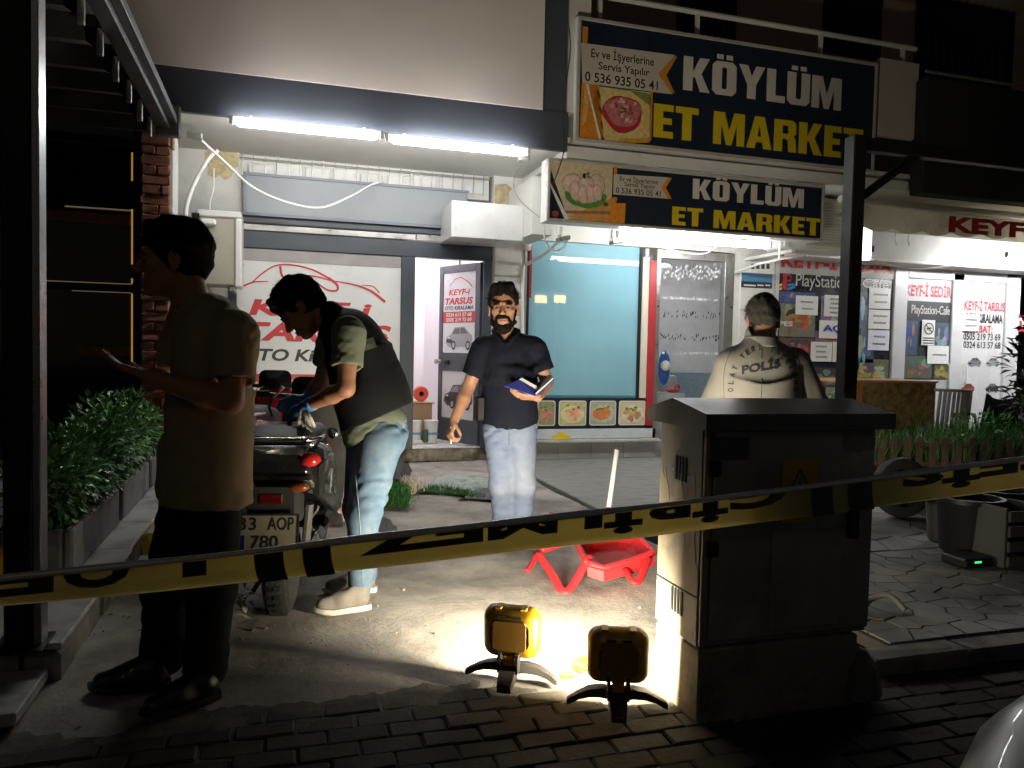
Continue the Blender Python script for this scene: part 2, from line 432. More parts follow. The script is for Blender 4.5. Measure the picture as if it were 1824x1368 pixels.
        for ax in range(3):
            o = [k for k in range(3) if k != ax]; sl0 = [slice(1, -1)] * 3; sl0[ax] = slice(0, -1)
            a = I[tuple(sl0)]; sl1 = list(sl0); sl1[ax] = slice(1, None); b = I[tuple(sl1)]
            e = np.argwhere(a != b)
            off = np.array([1, 1, 1]); off[ax] = 0; flip = a[tuple(e.T)]; e = e + off
            u = np.zeros(3, int); u[o[0]] = 1; w = np.zeros(3, int); w[o[1]] = 1
            q = np.stack([idx[tuple((e - u - w).T)], idx[tuple((e - w).T)], idx[tuple(e.T)], idx[tuple((e - u).T)]], 1)
            if ax == 1: flip = ~flip
            q[~flip] = q[~flip][:, ::-1]; F.append(q)
        F = np.concatenate(F); F = F[(F >= 0).all(1)]
        return V, F
def npart(name, V, F, mat, parent, smooth=True, label=None):
    I = np.array(WM[root_of(parent).name].inverted()) if parent is not None else np.eye(4)
    V = V @ I[:3, :3].T + I[:3, 3]
    me = bpy.data.meshes.new(name); me.vertices.add(len(V)); me.vertices.foreach_set('co', V.astype(np.float32).ravel())
    me.loops.add(F.size); me.loops.foreach_set('vertex_index', F.astype(np.int32).ravel())
    me.polygons.add(len(F)); me.polygons.foreach_set('loop_start', np.arange(0, F.size, 4, dtype=np.int32)); me.polygons.foreach_set('loop_total', np.full(len(F), 4, np.int32))
    me.polygons.foreach_set('use_smooth', np.ones(len(F), bool)); me.update(calc_edges=True); me.validate()
    me.materials.append(mat); o = bpy.data.objects.new(name, me); COL.objects.link(o)
    if parent is not None: o.parent = parent
    if label: o['label'] = label
    return o
# ================================================================ MATERIALS
conc = M('concrete', (.37, .335, .295), .85, var=.3, vs=2.2, bump=1.4, bs=30, col2=(.19, .17, .15), c2s=1.5, c2lo=.42, c2hi=.62)
apron = M('apron_cement', (.25, .245, .225), .7, var=.16, vs=5, bump=.4, bs=20, col2=(.18, .17, .155), c2s=4, stretch=(1, 4, 1))
dirtm = M('dirt_bed', (.10, .085, .07), .95, var=.35, vs=9, bump=1, bs=30)
paver_m = M('paver_stone', (.055, .046, .036), .88, var=.3, vs=9, bump=.7, bs=45)
crazy_m = M('crazy_stone', (.125, .115, .098), .6, var=.3, vs=4, bump=.5, bs=25, col2=(.08, .075, .065), c2s=3)
mortar = M('mortar', (.04, .036, .03), .95, var=.2, bump=.6, bs=40)
kerb_m = M('kerb_concrete', (.2, .185, .165), .9, var=.3, vs=4, bump=.9, bs=22, col2=(.07, .065, .055), c2s=2.5)
marble = M('marble', (.5, .5, .48), .35, var=.12, vs=4, col2=(.28, .28, .27), c2s=3, bump=.08, bs=30)
plaster = M('white_plaster', (.64, .63, .6), .8, var=.06, vs=3, bump=.25, bs=35, col2=(.5, .48, .43), c2s=1.6, c2lo=.6, c2hi=.78)
chip = M('chipped_plaster', (.45, .37, .22), .95, var=.3, vs=12, bump=1, bs=40)
soff = M('soffit_paint', (.62, .61, .58), .8, var=.05, vs=2, bump=.1, bs=20)
beige = M('beige_wall', (.72, .64, .61), .85, var=.05, vs=1.3, bump=.25, bs=90)
greyband = M('grey_band', (.055, .062, .08), .6, var=.07, vs=2, bump=.1, bs=60)
uppw = M('upper_wall', (.27, .2, .17), .85, var=.1, vs=2, bump=.3, bs=60)
brickm = M('split_brick', (.26, .105, .065), .9, var=.3, vs=14, bump=1.6, bs=55)
anthr = M('anthracite_frame', (.055, .065, .08), .4, var=.08, vs=3, bump=.03)
anthd = M('dark_panel', (.07, .08, .095), .5, var=.1, vs=3)
greyp = M('grey_sign_panel', (.235, .255, .275), .5, var=.07, vs=2.5, bump=.04, bs=12)
steel = M('brushed_steel', (.42, .41, .39), .35, metal=.8, var=.12, vs=8)
whitem = M('white_metal', (.66, .66, .65), .35, var=.06, vs=4, col2=(.5, .48, .44), c2s=3, c2lo=.6, c2hi=.8)
whitep = M('white_plastic', (.78, .78, .76), .4, var=.05, vs=6)
vinyl = M('white_vinyl', (.66, .67, .68), .3, var=.03, vs=2)
prt = M('print', rough=.45, attr=True, var=.1, vs=40, rvar=.05)
prt_photo = M('photo_print', rough=.4, attr=True, var=.22, vs=24, rvar=.05)
red_i = M('red_ink', (.5, .035, .045), .45, var=.05)
blk_i = M('black_ink', (.03, .03, .033), .45, var=.05)
sgn_w = M('sign_white', (.62, .59, .53), .5, var=.06); sgn_y = M('sign_yellow', (.66, .49, .012), .5, var=.06)
wht_i = M('white_ink', (.66, .64, .61), .45, var=.04)
yel_i = M('yellow_ink', (.78, .56, .015), .45, var=.05)
blu_i = M('blue_ink', (.035, .04, .42), .45, var=.05)
navy = M('navy_face', (.012, .02, .038), .35, var=.1, vs=3)
glass_d = M('dark_glass', (.01, .011, .012), .06, var=0, spec=.6)
teal = M('teal_blind', (.33, .63, .76), .5, var=.05, vs=2.5, spec=.3, coat=.35)
redtrim = M('red_trim', (.33, .025, .03), .4, var=.1)
creamtrim = M('cream_trim', (.6, .56, .46), .45, var=.08)
tile_w = M('white_tile', (.66, .65, .63), .3, var=.06, vs=5, bump=.06, bs=20)
black_m = M('black_metal', (.008, .008, .0085), .5, spec=.3, var=.15, vs=6, bump=.08, bs=50)
dark_g = M('dark_fabric', (.012, .012, .013), .85, var=.25, vs=5, bump=.3, bs=60)
cream_f = M('awning_cloth', (.52, .48, .37), .85, var=.12, vs=4, bump=.2, bs=50, col2=(.36, .32, .23), c2s=3)
_t = cream_f.node_tree; _p = _t.nodes['Principled BSDF']; _tl = _t.nodes.new('ShaderNodeBsdfTranslucent'); _mm = _t.nodes.new('ShaderNodeMixShader'); _mm.inputs[0].default_value = .3
_tl.inputs[0].default_value = (.5, .46, .33, 1); _t.links.new(_p.outputs[0], _mm.inputs[1]); _t.links.new(_tl.outputs[0], _mm.inputs[2]); _t.links.new(_mm.outputs[0], _t.nodes['Material Output'].inputs[0])
tube_e = M('tube_light', (.9, .9, .9), .5, var=0, emit=(1, 1, .98), es=L_TUBE)
tube3_e = M('tube_light_market', (.9, .9, .9), .5, var=0, emit=(1, 1, 1), es=L_TUBE3)
room_e = M('room_light', (.9, .9, .9), .5, var=0, emit=(1, .95, .97), es=L_ROOM)
cafe_e = M('cafe_light', (.9, .9, .9), .5, var=0, emit=(1, 1, 1), es=L_CAFE)
glint_e = M('amber_glint', (.9, .6, .2), .5, var=0, emit=(1, .52, .12), es=L_GLINT)
glass_c = M('clear_glass', (.9, .92, .92), .03, var=0, spec=.5)
nt = glass_c.node_tree
_tr = nt.nodes.new('ShaderNodeBsdfTransparent'); _gl = nt.nodes.new('ShaderNodeBsdfGlossy'); _mx = nt.nodes.new('ShaderNodeMixShader'); _fr = nt.nodes.new('ShaderNodeLayerWeight'); _pw = nt.nodes.new('ShaderNodeMath'); _pw.operation = 'POWER'; _pw.inputs[1].default_value = 4; _ma = nt.nodes.new('ShaderNodeMath'); _ma.operation = 'MULTIPLY_ADD'; _ma.inputs[1].default_value = .55; _ma.inputs[2].default_value = .05
_gl.inputs['Roughness'].default_value = .012; _tr.inputs[0].default_value = (.86, .88, .88, 1); _fr.inputs[0].default_value = .5
nt.links.new(_fr.outputs['Facing'], _pw.inputs[0]); nt.links.new(_pw.outputs[0], _ma.inputs[0]); nt.links.new(_ma.outputs[0], _mx.inputs[0]); nt.links.new(_tr.outputs[0], _mx.inputs[1]); nt.links.new(_gl.outputs[0], _mx.inputs[2])
nt.links.new(_mx.outputs[0], nt.nodes['Material Output'].inputs[0])
leaf_m = M('leaf', (.085, .21, .065), .32, var=.5, vs=7, spec=.4)
leaf2_m = M('leaf_light', (.14, .29, .10), .32, var=.5, vs=7)
soil = M('soil', (.035, .025, .018), .95, var=.3, bump=1, bs=40)
cplant = M('planter_concrete', (.19, .185, .18), .85, var=.2, vs=5, bump=.5, bs=40, col2=(.1, .1, .1), c2s=3)

# ================================================================ GROUND
mb = MB(); mb.quad((-40, -40, -.07), (40, -40, -.07), (40, 40, -.07), (-40, 40, -.07)); struct('ground', mb, dirtm)
# concrete yard: a fine uneven sheet from the shop step to the ragged edge at the pavers
from mathutils import noise as mnoise
def conc_edge(x):
    return -5.80 + .04 * math.sin(x * 3.1 + .5) + .09 * mnoise.noise((x * 1.4, 2, 0)) + .05 * mnoise.noise((x * 5, 0, 3)) - .03 * max(0, min(1, (x + .4) * 2)) + .012 * mnoise.noise((x * 23, 5, 0))
mb = MB(); xs = np.concatenate([np.arange(-2.72, .2, .035), np.arange(.2, .62, .06)]); ny = 130
def ch(x, y):
    h = .012 * mnoise.noise((x * 1.1, y * 1.1, 0)) + .0085 * mnoise.noise((x * 4, y * 4, 2)) + .005 * mnoise.noise((x * 13, y * 13, 5)) + .0035 * mnoise.noise((x * 31, y * 31, 9))
    c = abs(mnoise.noise((x * .9 + .3 * mnoise.noise((x * 6, y * 6, 1)), y * .9, 7)))
    if c < .012: h -= .008 * (1 - c / .012)
    return h
for x in xs:
    e = conc_edge(x)
    for j in range(ny):
        t = (j / (ny - 1)) ** .8; y = e + (.02 - e) * t
        w_ = max(0, min(1, (y - e) * 4 + .08 * mnoise.noise((x * 15, y * 15, 3)))); mb.v.append((x, y, ch(x, y) * w_ - .02 * (1 - w_) ** 2))
nx = len(xs)
for i in range(nx - 1):
    for j in range(ny - 1):
        a = i * ny + j; mb.f.append((a, a + ny, a + ny + 1, a + 1)); mb.m.append(0); mb.c.append((1, 1, 1))
for i in range(nx - 1):      # broken front lip
    a = mb.v[i * ny]; b = mb.v[(i + 1) * ny]
    mb.quad((a[0], a[1] - .012, -.05), (b[0], b[1] - .012, -.05), b, a)
struct('concrete_yard', mb, conc, 'auto')
# smoother cement apron in front of the market, split from the yard by an open joint
mb = MB(); mb.box(.635, 9.5, -3.55, .02, -.06, .004, .008); struct('cement_apron', mb, apron)
# street of block pavers, running bond
st = MB(); st.quad((-9, -14, -.024), (9, -14, -.024), (9, -5.2, -.024), (-9, -5.2, -.024)); street = struct('street', st, mortar)
pv = []
for k in range(4):
    m_ = MB(); w = .097 + .002 * random.random(); m_.box(-w, w, -.046, .046, -.04, 0, .007)
    m_.v = [(v[0] + random.uniform(-.002, .002), v[1] + random.uniform(-.002, .002), v[2] + (random.uniform(-.0025, .0025) if v[2] > -.02 else 0)) for v in m_.v]
    me = mesh_of('paving_brick', m_); me.materials.append(paver_m); pv.append(me)
npv = 0
for r in range(14):
    y = -5.72 - r * .097
    for c in range(24):
        x = -2.72 + c * .2 + (r % 2) * .1
        if x > 1.75 - .2 * (r < 3): continue
        if x < .6 and y + .05 > conc_edge(x) + .03: continue
        if -.42 < x < .2 and -6.2 < y: continue
        if x > .45 and y > -5.95: continue
        o = inst('paving_brick', random.choice(pv), (x, y, -.012 + random.uniform(-.006, .004)), street, random.uniform(-.02, .02)); npv += 1
        o.rotation_euler = (random.uniform(-.02, .02), random.uniform(-.015, .015), random.uniform(-.02, .02))
# earth trodden over the pavers near the broken concrete edge
m = MB(); gx = np.arange(-2.74, 1.3, .028); gy = np.arange(-6.75, -5.6, .028)
for x in gx:
    for y in gy:
        dd = conc_edge(x) - y if x < .6 else .6
        m.v.append((x, y, -.030 + .019 * math.exp(-max(0, dd) / .16) + .013 * mnoise.noise((x * 2.2, y * 2.2, 4)) + .008 * mnoise.noise((x * 7, y * 7, 8)) + .004 * mnoise.noise((x * 25, y * 25, 1))))
ny_ = len(gy)
for i in range(len(gx) - 1):
    for j in range(ny_ - 1): a = i * ny_ + j; m.f.append((a, a + ny_, a + ny_ + 1, a + 1)); m.m.append(0); m.c.append((1, 1, 1))
part('dirt_film', m, M('trodden_dirt', (.13, .115, .095), .95, var=.4, vs=12, bump=1, bs=60), street, 'auto', kind='stuff')
# crazy paving on the right, irregular stones set in mortar
mb = MB(); mb.box(.637, 6.6, -5.93, -3.56, -.06, .0445); pvm = struct('side_pavement', mb, mortar)
def voro(seeds, i, lim):
    p = seeds[i]; poly = list(lim)
    for j in sorted(range(len(seeds)), key=lambda j: (seeds[j][0] - p[0]) ** 2 + (seeds[j][1] - p[1]) ** 2)[1:26]:
        q = seeds[j]; mx_, my_ = (p[0] + q[0]) / 2, (p[1] + q[1]) / 2; nx_, ny_ = q[0] - p[0], q[1] - p[1]; out = []
        for k in range(len(poly)):
            a, b = poly[k], poly[(k + 1) % len(poly)]
            da = (a[0] - mx_) * nx_ + (a[1] - my_) * ny_; db = (b[0] - mx_) * nx_ + (b[1] - my_) * ny_
            if da <= 0: out.append(a)
            if da * db < 0: t = da / (da - db); out.append((a[0] + (b[0] - a[0]) * t, a[1] + (b[1] - a[1]) * t))
        poly = out
        if len(poly) < 3: return None
    return poly
def stones(x0, x1, y0, y1, d, name, parent, mat, zt):
    seeds = []
    nx_ = int((x1 - x0) / d); ny_ = int((y1 - y0) / d)
    for i in range(nx_ + 1):
        for j in range(ny_ + 1): seeds.append((x0 + (i + .5 + random.uniform(-.36, .36)) * (x1 - x0) / (nx_ + 1), y0 + (j + .5 + random.uniform(-.36, .36)) * (y1 - y0) / (ny_ + 1)))
    for i in range(len(seeds)):
        pl = voro(seeds, i, [(x0, y0), (x1, y0), (x1, y1), (x0, y1)])
        if not pl: continue
        cx = sum(p[0] for p in pl) / len(pl); cy = sum(p[1] for p in pl) / len(pl)
        sh = max(.6, 1 - .007 / d * 1.1)
        a = [(cx + (p[0] - cx) * sh, cy + (p[1] - cy) * sh) for p in pl]; b_ = [(cx + (p[0] - cx) * (sh - .02), cy + (p[1] - cy) * (sh - .02)) for p in pl]
        m = MB(); n = len(pl); t1, t2 = random.uniform(-.012, .012), random.uniform(-.012, .012); z = zt + random.uniform(-.0025, .0025)
        zz = lambda p, h: z + h + (p[0] - cx) * t1 + (p[1] - cy) * t2
        m.loft([[(p[0], p[1], zt - .03) for p in a], [(p[0], p[1], zz(p, -.006)) for p in a], [(p[0], p[1], zz(p, 0)) for p in b_]], True, False)
        m.poly([(p[0], p[1], zz(p, 0)) for p in b_])
        part(name, m, mat, parent)
stones(.66, 3.6, -5.92, -4.62, .155, 'paving_stone', pvm, crazy_m, .052)
stones(.66, 5.6, -4.60, -3.58, .42, 'paving_stone', pvm, crazy_m, .050)
mb = MB()
x = .45
kb = thing('kerb', 'low stone kerb edging the crazy paving beside the parked car', 'kerb', (.45, -6.0, 0))
while x < 6:
    m = MB(); m.box(x + .004, x + .496, -6.07, -5.935, -.06, .05 + random.uniform(-.003, .003), .012); part('kerb_stone', m, kerb_m, kb); x += .5

# ================================================================ RAISED TERRACE ON THE LEFT
tr = struct('terrace', MB().box(-9, -2.80, -5.36, .05, -.06, .12), kerb_m)
mb = MB(); mb.box(-9, -2.75, -6.3, -5.362, -.06, .01); part('lower_step', mb, kerb_m, tr)
kt = thing('terrace_kerb', 'pale marble capped concrete edge of the raised terrace along the yard', 'kerb', (-2.7, -5.36, 0))
y = -5.36; k = 0
while y < -1.3:
    L_ = .62 + .1 * random.random(); j = random.uniform(-.008, .008)
    m = MB(); m.box(-2.79, -2.665 + j, y + .004, min(y + L_, -1.25) - .004, -.06, .108, .014)
    m.v = [(v[0] + random.uniform(-.006, .006), v[1], v[2]) for v in m.v]; part('kerb_stone', m, kerb_m, kt)
    m = MB(); m.box(-3.02, -2.655 + j, y + .002, min(y + L_, -1.25) - .002, .121, .143 + random.uniform(0, .003), .004); part('marble_slab', m, marble, kt)
    y += L_
m = MB(); m.box(-3.4, -2.70, -5.74, -5.365, .012, .055, .005); part('marble_slab', m, marble, kt)

# ================================================================ APARTMENT BUILDING
bd = thing('apartment_building', 'beige apartment block with a grey edged overhang above the lit shops', 'building', (0, 0, 0))
# soffits and slab edges
m = MB(); m.box(-2.86, .80, -1.40, .1, 3.27, 3.4); m.box(.802, 9.5, -1.36, .1, 3.2, 3.4); part('soffit', m, soff, bd)
m = MB(); m.box(-4.6, .797, -1.46, -1.403, 3.235, 3.60); part('slab_band', m, greyband, bd)
m = MB(); m.box(.545, .775, -1.455, -1.25, 3.602, 6.3); part('corner_band', m, greyband, bd)
m = MB(); m.box(-5.2, .535, -1.463, -1.25, 3.602, 6.3, .002); part('parapet', m, beige, bd)
m = MB(); m.box(-.72, -.3, -1.475, -1.4635, 4.62, 5.2); part('wall_plaque', m, uppw, bd)
m = MB(); m.box(.79, 1.02, -1.44, -1.2, 3.62, 6.3, .006); part('pilaster', m, plaster, bd)
# right-hand slab edge seen between the two signs
m = MB(); m.box(.803, 4.95, -1.43, -1.362, 3.185, 3.30, .004); part('slab_edge', m, whitem, bd)
# upper storey set back behind the balcony
m = MB(); m.box(.78, 10, -.25, 0, 3.4, 7.2); m.box(-6, .78, -1.2, 0, 6.31, 7.2); part('upper_wall', m, uppw, bd)
for (l, t, r, b) in ((1205, -30, 1308, 86), (1465, -25, 1566, 100), (1628, 8, 1800, 165)):
    A = fy(l, (t + b) / 2, -.25); C = fy(r, (t + b) / 2, -.25); z1 = fy((l + r) / 2, t, -.25).z; z0 = fy((l + r) / 2, b, -.25).z
    f = MB(); w = .06
    f.box(A.x, C.x, -.30, -.255, z1 - w, z1); f.box(A.x, C.x, -.30, -.255, z0, z0 + w); f.box(A.x, A.x + w, -.30, -.255, z0 + w, z1 - w); f.box(C.x - w, C.x, -.30, -.255, z0 + w, z1 - w)
    wn = part('window', f, black_m, bd)
    part('pane', MB().box(A.x + w, C.x - w, -.275, -.262, z0 + w, z1 - w), glass_d, wn)
    n = max(3, int((C.x - A.x) / .13)); g = MB()
    for i in range(n): g.tube([(A.x + (i + .5) * (C.x - A.x) / n, -.33, z0), (A.x + (i + .5) * (C.x - A.x) / n, -.33, z1)], .009, 5)
    part('window_grille', g, black_m, wn)
# ground-floor walls
m = MB()
m.box(-3.4, -2.28, -.001, .25, 0, 3.27); m.box(-2.28, -2.24, 0, .25, 2.62, 3.05)
part('wall', m, plaster, bd)
part('wall', MB().box(.46, .87, -.02, .3, 0, 3.27), plaster, bd)
for z0, z1 in ((.02, .5), (.51, 1.0), (1.01, 1.5), (1.51, 2.13), (2.14, 2.5)):
    part('wall_tile', MB().box(.475, .80, -.045, -.021, z0, z1, .006), tile_w, bd)
part('wall', MB().box(.87, 3.64, .0, .3, 2.58, 3.2), plaster, bd)
part('wall', MB().box(3.64, 4.24, -.02, .3, 0, 3.2), plaster, bd)
for z0, z1 in ((.02, .62), (.63, 1.24), (1.25, 1.86), (1.87, 2.2), (2.21, 2.56)):
    part('wall_tile', MB().box(3.72, 4.22, -.04, -.021, z0, z1, .006), tile_w, bd)
part('wall', MB().box(4.24, 9.6, 0, .3, 2.56, 3.2), plaster, bd)
part('wall', MB().box(8.4, 9.6, -.01, .3, 0, 2.56), plaster, bd)
part('wall', MB().box(-9, -2.9, -.0, .2, 3.2, 7.2), uppw, bd)
# chipped strip below the soffit: bare blocks behind a row of reinforcement bars
part('chipped_strip', MB().box(-2.6, .42, .05, .2, 3.0, 3.27), plaster, bd)
m = MB(); m.prism([(-2.62, 3.266), (-2.61, 3.12), (-2.575, 3.10), (-2.58, 3.02), (-2.52, 2.99), (-2.47, 3.03), (-2.42, 2.98), (-2.36, 3.02), (-2.33, 3.10), (-2.29, 3.13), (-2.30, 3.266)], -.009, -.002); part('chipped_patch', m, chip, bd)
m = MB(); m.prism([(.47, 3.17), (.465, 2.98), (.50, 2.93), (.53, 2.95), (.58, 2.89), (.63, 2.94), (.68, 2.96), (.69, 3.05), (.66, 3.15), (.6, 3.19)], -.027, -.0205); part('chipped_patch', m, chip, bd)
x = -2.26
while x < .40:
    part('rebar', MB().tube([(x, -.02, 3.03), (x + random.uniform(-.01, .01), -.022, 3.262)], .0065, 5), steel, bd); x += .118
part('rebar', MB().tube([(-2.28, -.03, 3.22), (.42, -.03, 3.225)], .006, 5), steel, bd)
for i in range(9):
    m = MB(); xx = -2.2 + i * .29; m.box(xx, xx + .26 + random.uniform(-.03, .02), .028, .049, 3.055, 3.20 + random.uniform(-.03, .02), .01); part('brick', m, tile_w, bd)
# corner column faced with split bricks
cl = thing('brick_column', 'column faced in rough red split bricks with a white plastered side', 'column', (-2.83, -1.3, .1))
part('core', MB().box(-2.98, -2.755, -1.36, -1.0, .1, 3.268, .004), plaster, cl)
part('chipped_edge', MB().box(-2.768, -2.745, -1.375, -1.3, 2.93, 3.26, .012), chip, cl)
z = .14; r = 0
while z < 3.2:
    h = .083 + random.uniform(-.006, .006); xs_ = [-3.0, -2.87 + random.uniform(-.03, .03), -2.772] if r % 2 else [-3.0, -2.772]
    for a, b in zip(xs_, xs_[1:]):
        m = MB(); m.box(a + .004, b - .004, -1.405, -1.361, z + .005, z + h - .004, .01)
        m.v = [(v[0], v[1] + (random.uniform(-.014, .010) if v[1] < -1.39 else 0), v[2] + random.uniform(-.004, .004)) for v in m.v]
        part('brick', m, brickm, cl)
    z += h; r += 1

# ---------------------------------------------------------------- rental shopfront
def car_art(mb, y, cx, cz, w, cols, flip=1):
    """a small printed car, three-quarter view"""
    b, d, g = cols; s = w
    P = lambda pts: [(cx + flip * p[0] * s, y, cz + p[1] * s) for p in pts]
    mb.col = b; mb.poly(P([(-.5, -.12), (-.47, .02), (-.3, .08), (-.17, .24), (.2, .26), (.4, .1), (.5, .05), (.5, -.12), (.38, -.2), (-.38, -.22)]))
    mb.col = g; mb.poly([(p[0], y - .0008, p[2]) for p in P([(-.26, .09), (-.15, .21), (.02, .225), (.04, .09)])]); mb.poly([(p[0], y - .0008, p[2]) for p in P([(.07, .09), (.05, .225), (.19, .235), (.34, .1)])])
    mb.col = d
    mb.poly([(p[0], y - .0008, p[2]) for p in P([(-.49, -.1), (-.47, -.02), (-.26, -.04), (-.24, -.14)])])
    for wx in (-.2, .34): disc(mb, y - .0012, cx + flip * wx * s, cz - .17 * s, .085 * s, .11 * s, d, 14); disc(mb, y - .0018, cx + flip * wx * s, cz - .17 * s, .05 * s, .065 * s, (.4, .4, .42), 12)
    mb.col = (.7, .7, .7); mb.poly([(p[0], y - .0012, p[2]) for p in P([(-.46, -.0), (-.34, .03), (-.36, -.02)])])

sf = thing('shopfront', 'grey framed car rental shopfront with a white vinyl window and an open door', 'shopfront', (-.9, 0, 0))
m = MB(); m.box(-2.38, .46, -.03, .08, 2.30, 2.475, .004)
m.box(-.582, -.43, -.035, .08, .15, 2.298, .004); m.box(.36, .455, -.035, .08, .15, 2.298, .004); m.box(-2.38, -2.30, -.03, .08, .15, 2.298, .004); m.box(-2.298, -.584, -.03, .08, .15, .21)
part('frame', m, anthr, sf)
m = MB(); m.box(-2.36, -.43, -.05, -.01, 2.478, 2.545, .006); m.box(-.428, .44, -.05, -.01, 2.478, 2.56, .006); part('shutter_rail', m, steel, sf)
m = MB(); m.box(-2.30, .46, -.07, .0, 2.548, 2.63, .012); part('shutter_rail', m, anthd, sf)
m = MB(); m.box(-2.22, .13, -.10, .0, 2.634, 3.045); b_ = part('sign_panel', m, greyp, sf)
m = MB()
for q in ((-2.24, .15, 3.03, 3.06), (-2.24, .15, 2.62, 2.65)): m.box(q[0], q[1], -.115, -.101, q[2], q[3], .003)
m.box(-2.24, -2.205, -.115, -.101, 2.65, 3.03, .003); part('sign_frame', m, M('grey_blue_trim', (.17, .19, .23), .45), b_)
part('step', MB().box(-2.62, .46, -.0, .3, 0, .15, .012), M('step_concrete', (.33, .29, .22), .9, var=.3, vs=6, bump=.8, bs=30, col2=(.1, .085, .06), c2s=5, c2lo=.42, c2hi=.6), sf)
m = MB()
for i in range(6): m.box(-.43 + i * .134, -.43 + (i + 1) * .134 - .003, -.004, .3, .151, .163, .002)
part('threshold', m, tile_w, sf)
pane = part('window_pane', MB().box(-2.298, -.584, .0, .012, .212, 2.298), vinyl, sf)
# vinyl print on the window (photo pixel positions on the glass plane)
Y = -.004
m = MB(); m.cur = 0
A = fy(430, 668, Y); z_rt = fy(560, 667, Y).z
m.quad((-2.296, Y + .002, .23), (-.586, Y + .002, .23), (-.586, Y + .002, z_rt), (-2.296, Y + .002, z_rt)); part('print_band', m, red_i, pane); m = MB()
text_px(m, 'KEYF-i', Y, (443, 532, 562), (662, 541, 567), bold=.035, shear=.18); part('lettering', m, red_i, pane); m = MB(); text_px(m, 'TARSUS', Y, (428, 573, 606), (697, 580, 612), bold=.04, shear=.2); part('lettering', m, red_i, pane); m = MB()
def pxs(pts, y=Y): return [(fy(a, b, y).x, fy(a, b, y).z) for a, b in pts]
_ps = [0]
def pstroke(pts, w0, w1=None):
    _ps[0] += 1; stroke(m, Y - .0004 * _ps[0], [(p.x, p.y) for p in spline([Vector((a, b, 0)) for a, b in pxs(pts)], 6)], w0, w1)
pstroke([(449, 503), (470, 485), (492, 473), (520, 472), (555, 480), (585, 495)], .012, .02)
pstroke([(585, 495), (600, 507), (600, 517), (585, 517), (570, 508), (561, 501)], .03, .012)
pstroke([(499, 474), (502, 490), (510, 495), (540, 491), (565, 493), (590, 500)], .026, .012)
pstroke([(426, 513), (450, 503), (478, 501)], .022, .008)
pstroke([(597, 501), (630, 507), (660, 518), (686, 538)], .01, .03)
pstroke([(645, 508), (664, 510), (676, 522)], .008, .012); pstroke([(430, 465), (432, 472), (428, 480)], .03, .02)
part('lettering', m, red_i, pane)
m = MB(); text_px(m, 'OTO KiRALAMA', Y, (428, 618, 640), (700, 628, 648), bold=.03, shear=.2); part('lettering', m, blk_i, pane)
m = MB(); text_px(m, '0324 613 57 68', Y - .001, (436, 676, 698), (706, 678, 698), bold=.04, shear=.1); part('lettering', m, wht_i, pane); m = MB(); text_px(m, '0505 219 73 69', Y - .001, (436, 712, 734), (706, 710, 732), bold=.04, shear=.1)
part('lettering', m, wht_i, pane)
# grey strip painting in the shadow along the top of the window
m = MB(); zt = fy(570, 470, Y).z; m.box(-2.296, -.586, -.006, -.0035, zt, 2.296); part('window_shadow', m, M('shadow_grey', (.3, .28, .28), .4), pane)
# open door leaf, hinged at the right jamb and swung inwards
dM = Matrix.Translation((.352, .04, 0)) @ Matrix.Rotation(R_(-66), 4, 'Z')
def dbox(mb, x0, x1, y0, y1, z0, z1, b=0): return mb.box(x0, x1, y0, y1, z0, z1, b, dM)
m = MB(); W_ = .80
dbox(m, -W_, -W_ + .07, -.02, .02, .17, 2.29, .003); dbox(m, -.09, 0, -.02, .02, .17, 2.29, .003); dbox(m, -W_ + .071, -.091, -.02, .02, 2.2, 2.29, .003)
dbox(m, -W_ + .071, -.091, -.02, .02, 1.02, 1.24, .003); dbox(m, -W_ + .071, -.091, -.02, .02, .17, .45, .003)
dr = part('door', m, anthd, sf)
m = MB(); dbox(m, -W_ + .072, -.092, -.008, .008, 1.242, 2.198); dbox(m, -W_ + .072, -.092, -.008, .008, .452, 1.018); part('door_pane', m, vinyl, dr)
def dtext(mb, t, x0, x1, z0, z1, yy=-.011, **k): return text_uv(mb, t, x1 - x0, z1 - z0, lambda a, b: dM @ Vector((x0 + a, yy, z0 + b)), **k)
m = MB(); dtext(m, 'KEYF-i', -.62, -.2, 1.93, 2.0, bold=.03, shear=.18); dtext(m, 'TARSUS', -.69, -.14, 1.82, 1.90, bold=.04, shear=.18)
m.poly([dM @ Vector(p) for p in ((-W_ + .075, -.0105, 1.60), (-.095, -.0105, 1.60), (-.095, -.0105, 1.735), (-W_ + .075, -.0105, 1.735))])
t_ = MB(); stroke(t_, -.011, [(-.6, 2.05), (-.5, 2.12), (-.38, 2.14), (-.24, 2.08), (-.16, 2.02)], .008, .014); t_.xf(dM); m.add(t_.v, t_.f)
part('door_print', m, red_i, dr)
m = MB(); dtext(m, 'OTO KiRALAMA', -.69, -.13, 1.755, 1.8, bold=.03, shear=.15); part('door_print', m, blk_i, dr)
m = MB(); dtext(m, '0324 613 57 68', -.66, -.16, 1.675, 1.72, yy=-.013, bold=.03); dtext(m, '0505 219 73 69', -.66, -.16, 1.615, 1.66, yy=-.013, bold=.03); part('door_print', m, wht_i, dr)
m = MB(); car_art(m, -.0115, -.40, 1.42, .52, ((.33, .33, .35), (.04, .04, .045), (.12, .12, .13))); m.xf(dM); part('car_print', m, prt, dr); m = MB(); car_art(m, -.0115, -.40, .72, .56, ((.06, .06, .065), (.02, .02, .02), (.25, .25, .27))); m.xf(dM); part('car_print', m, prt, dr)
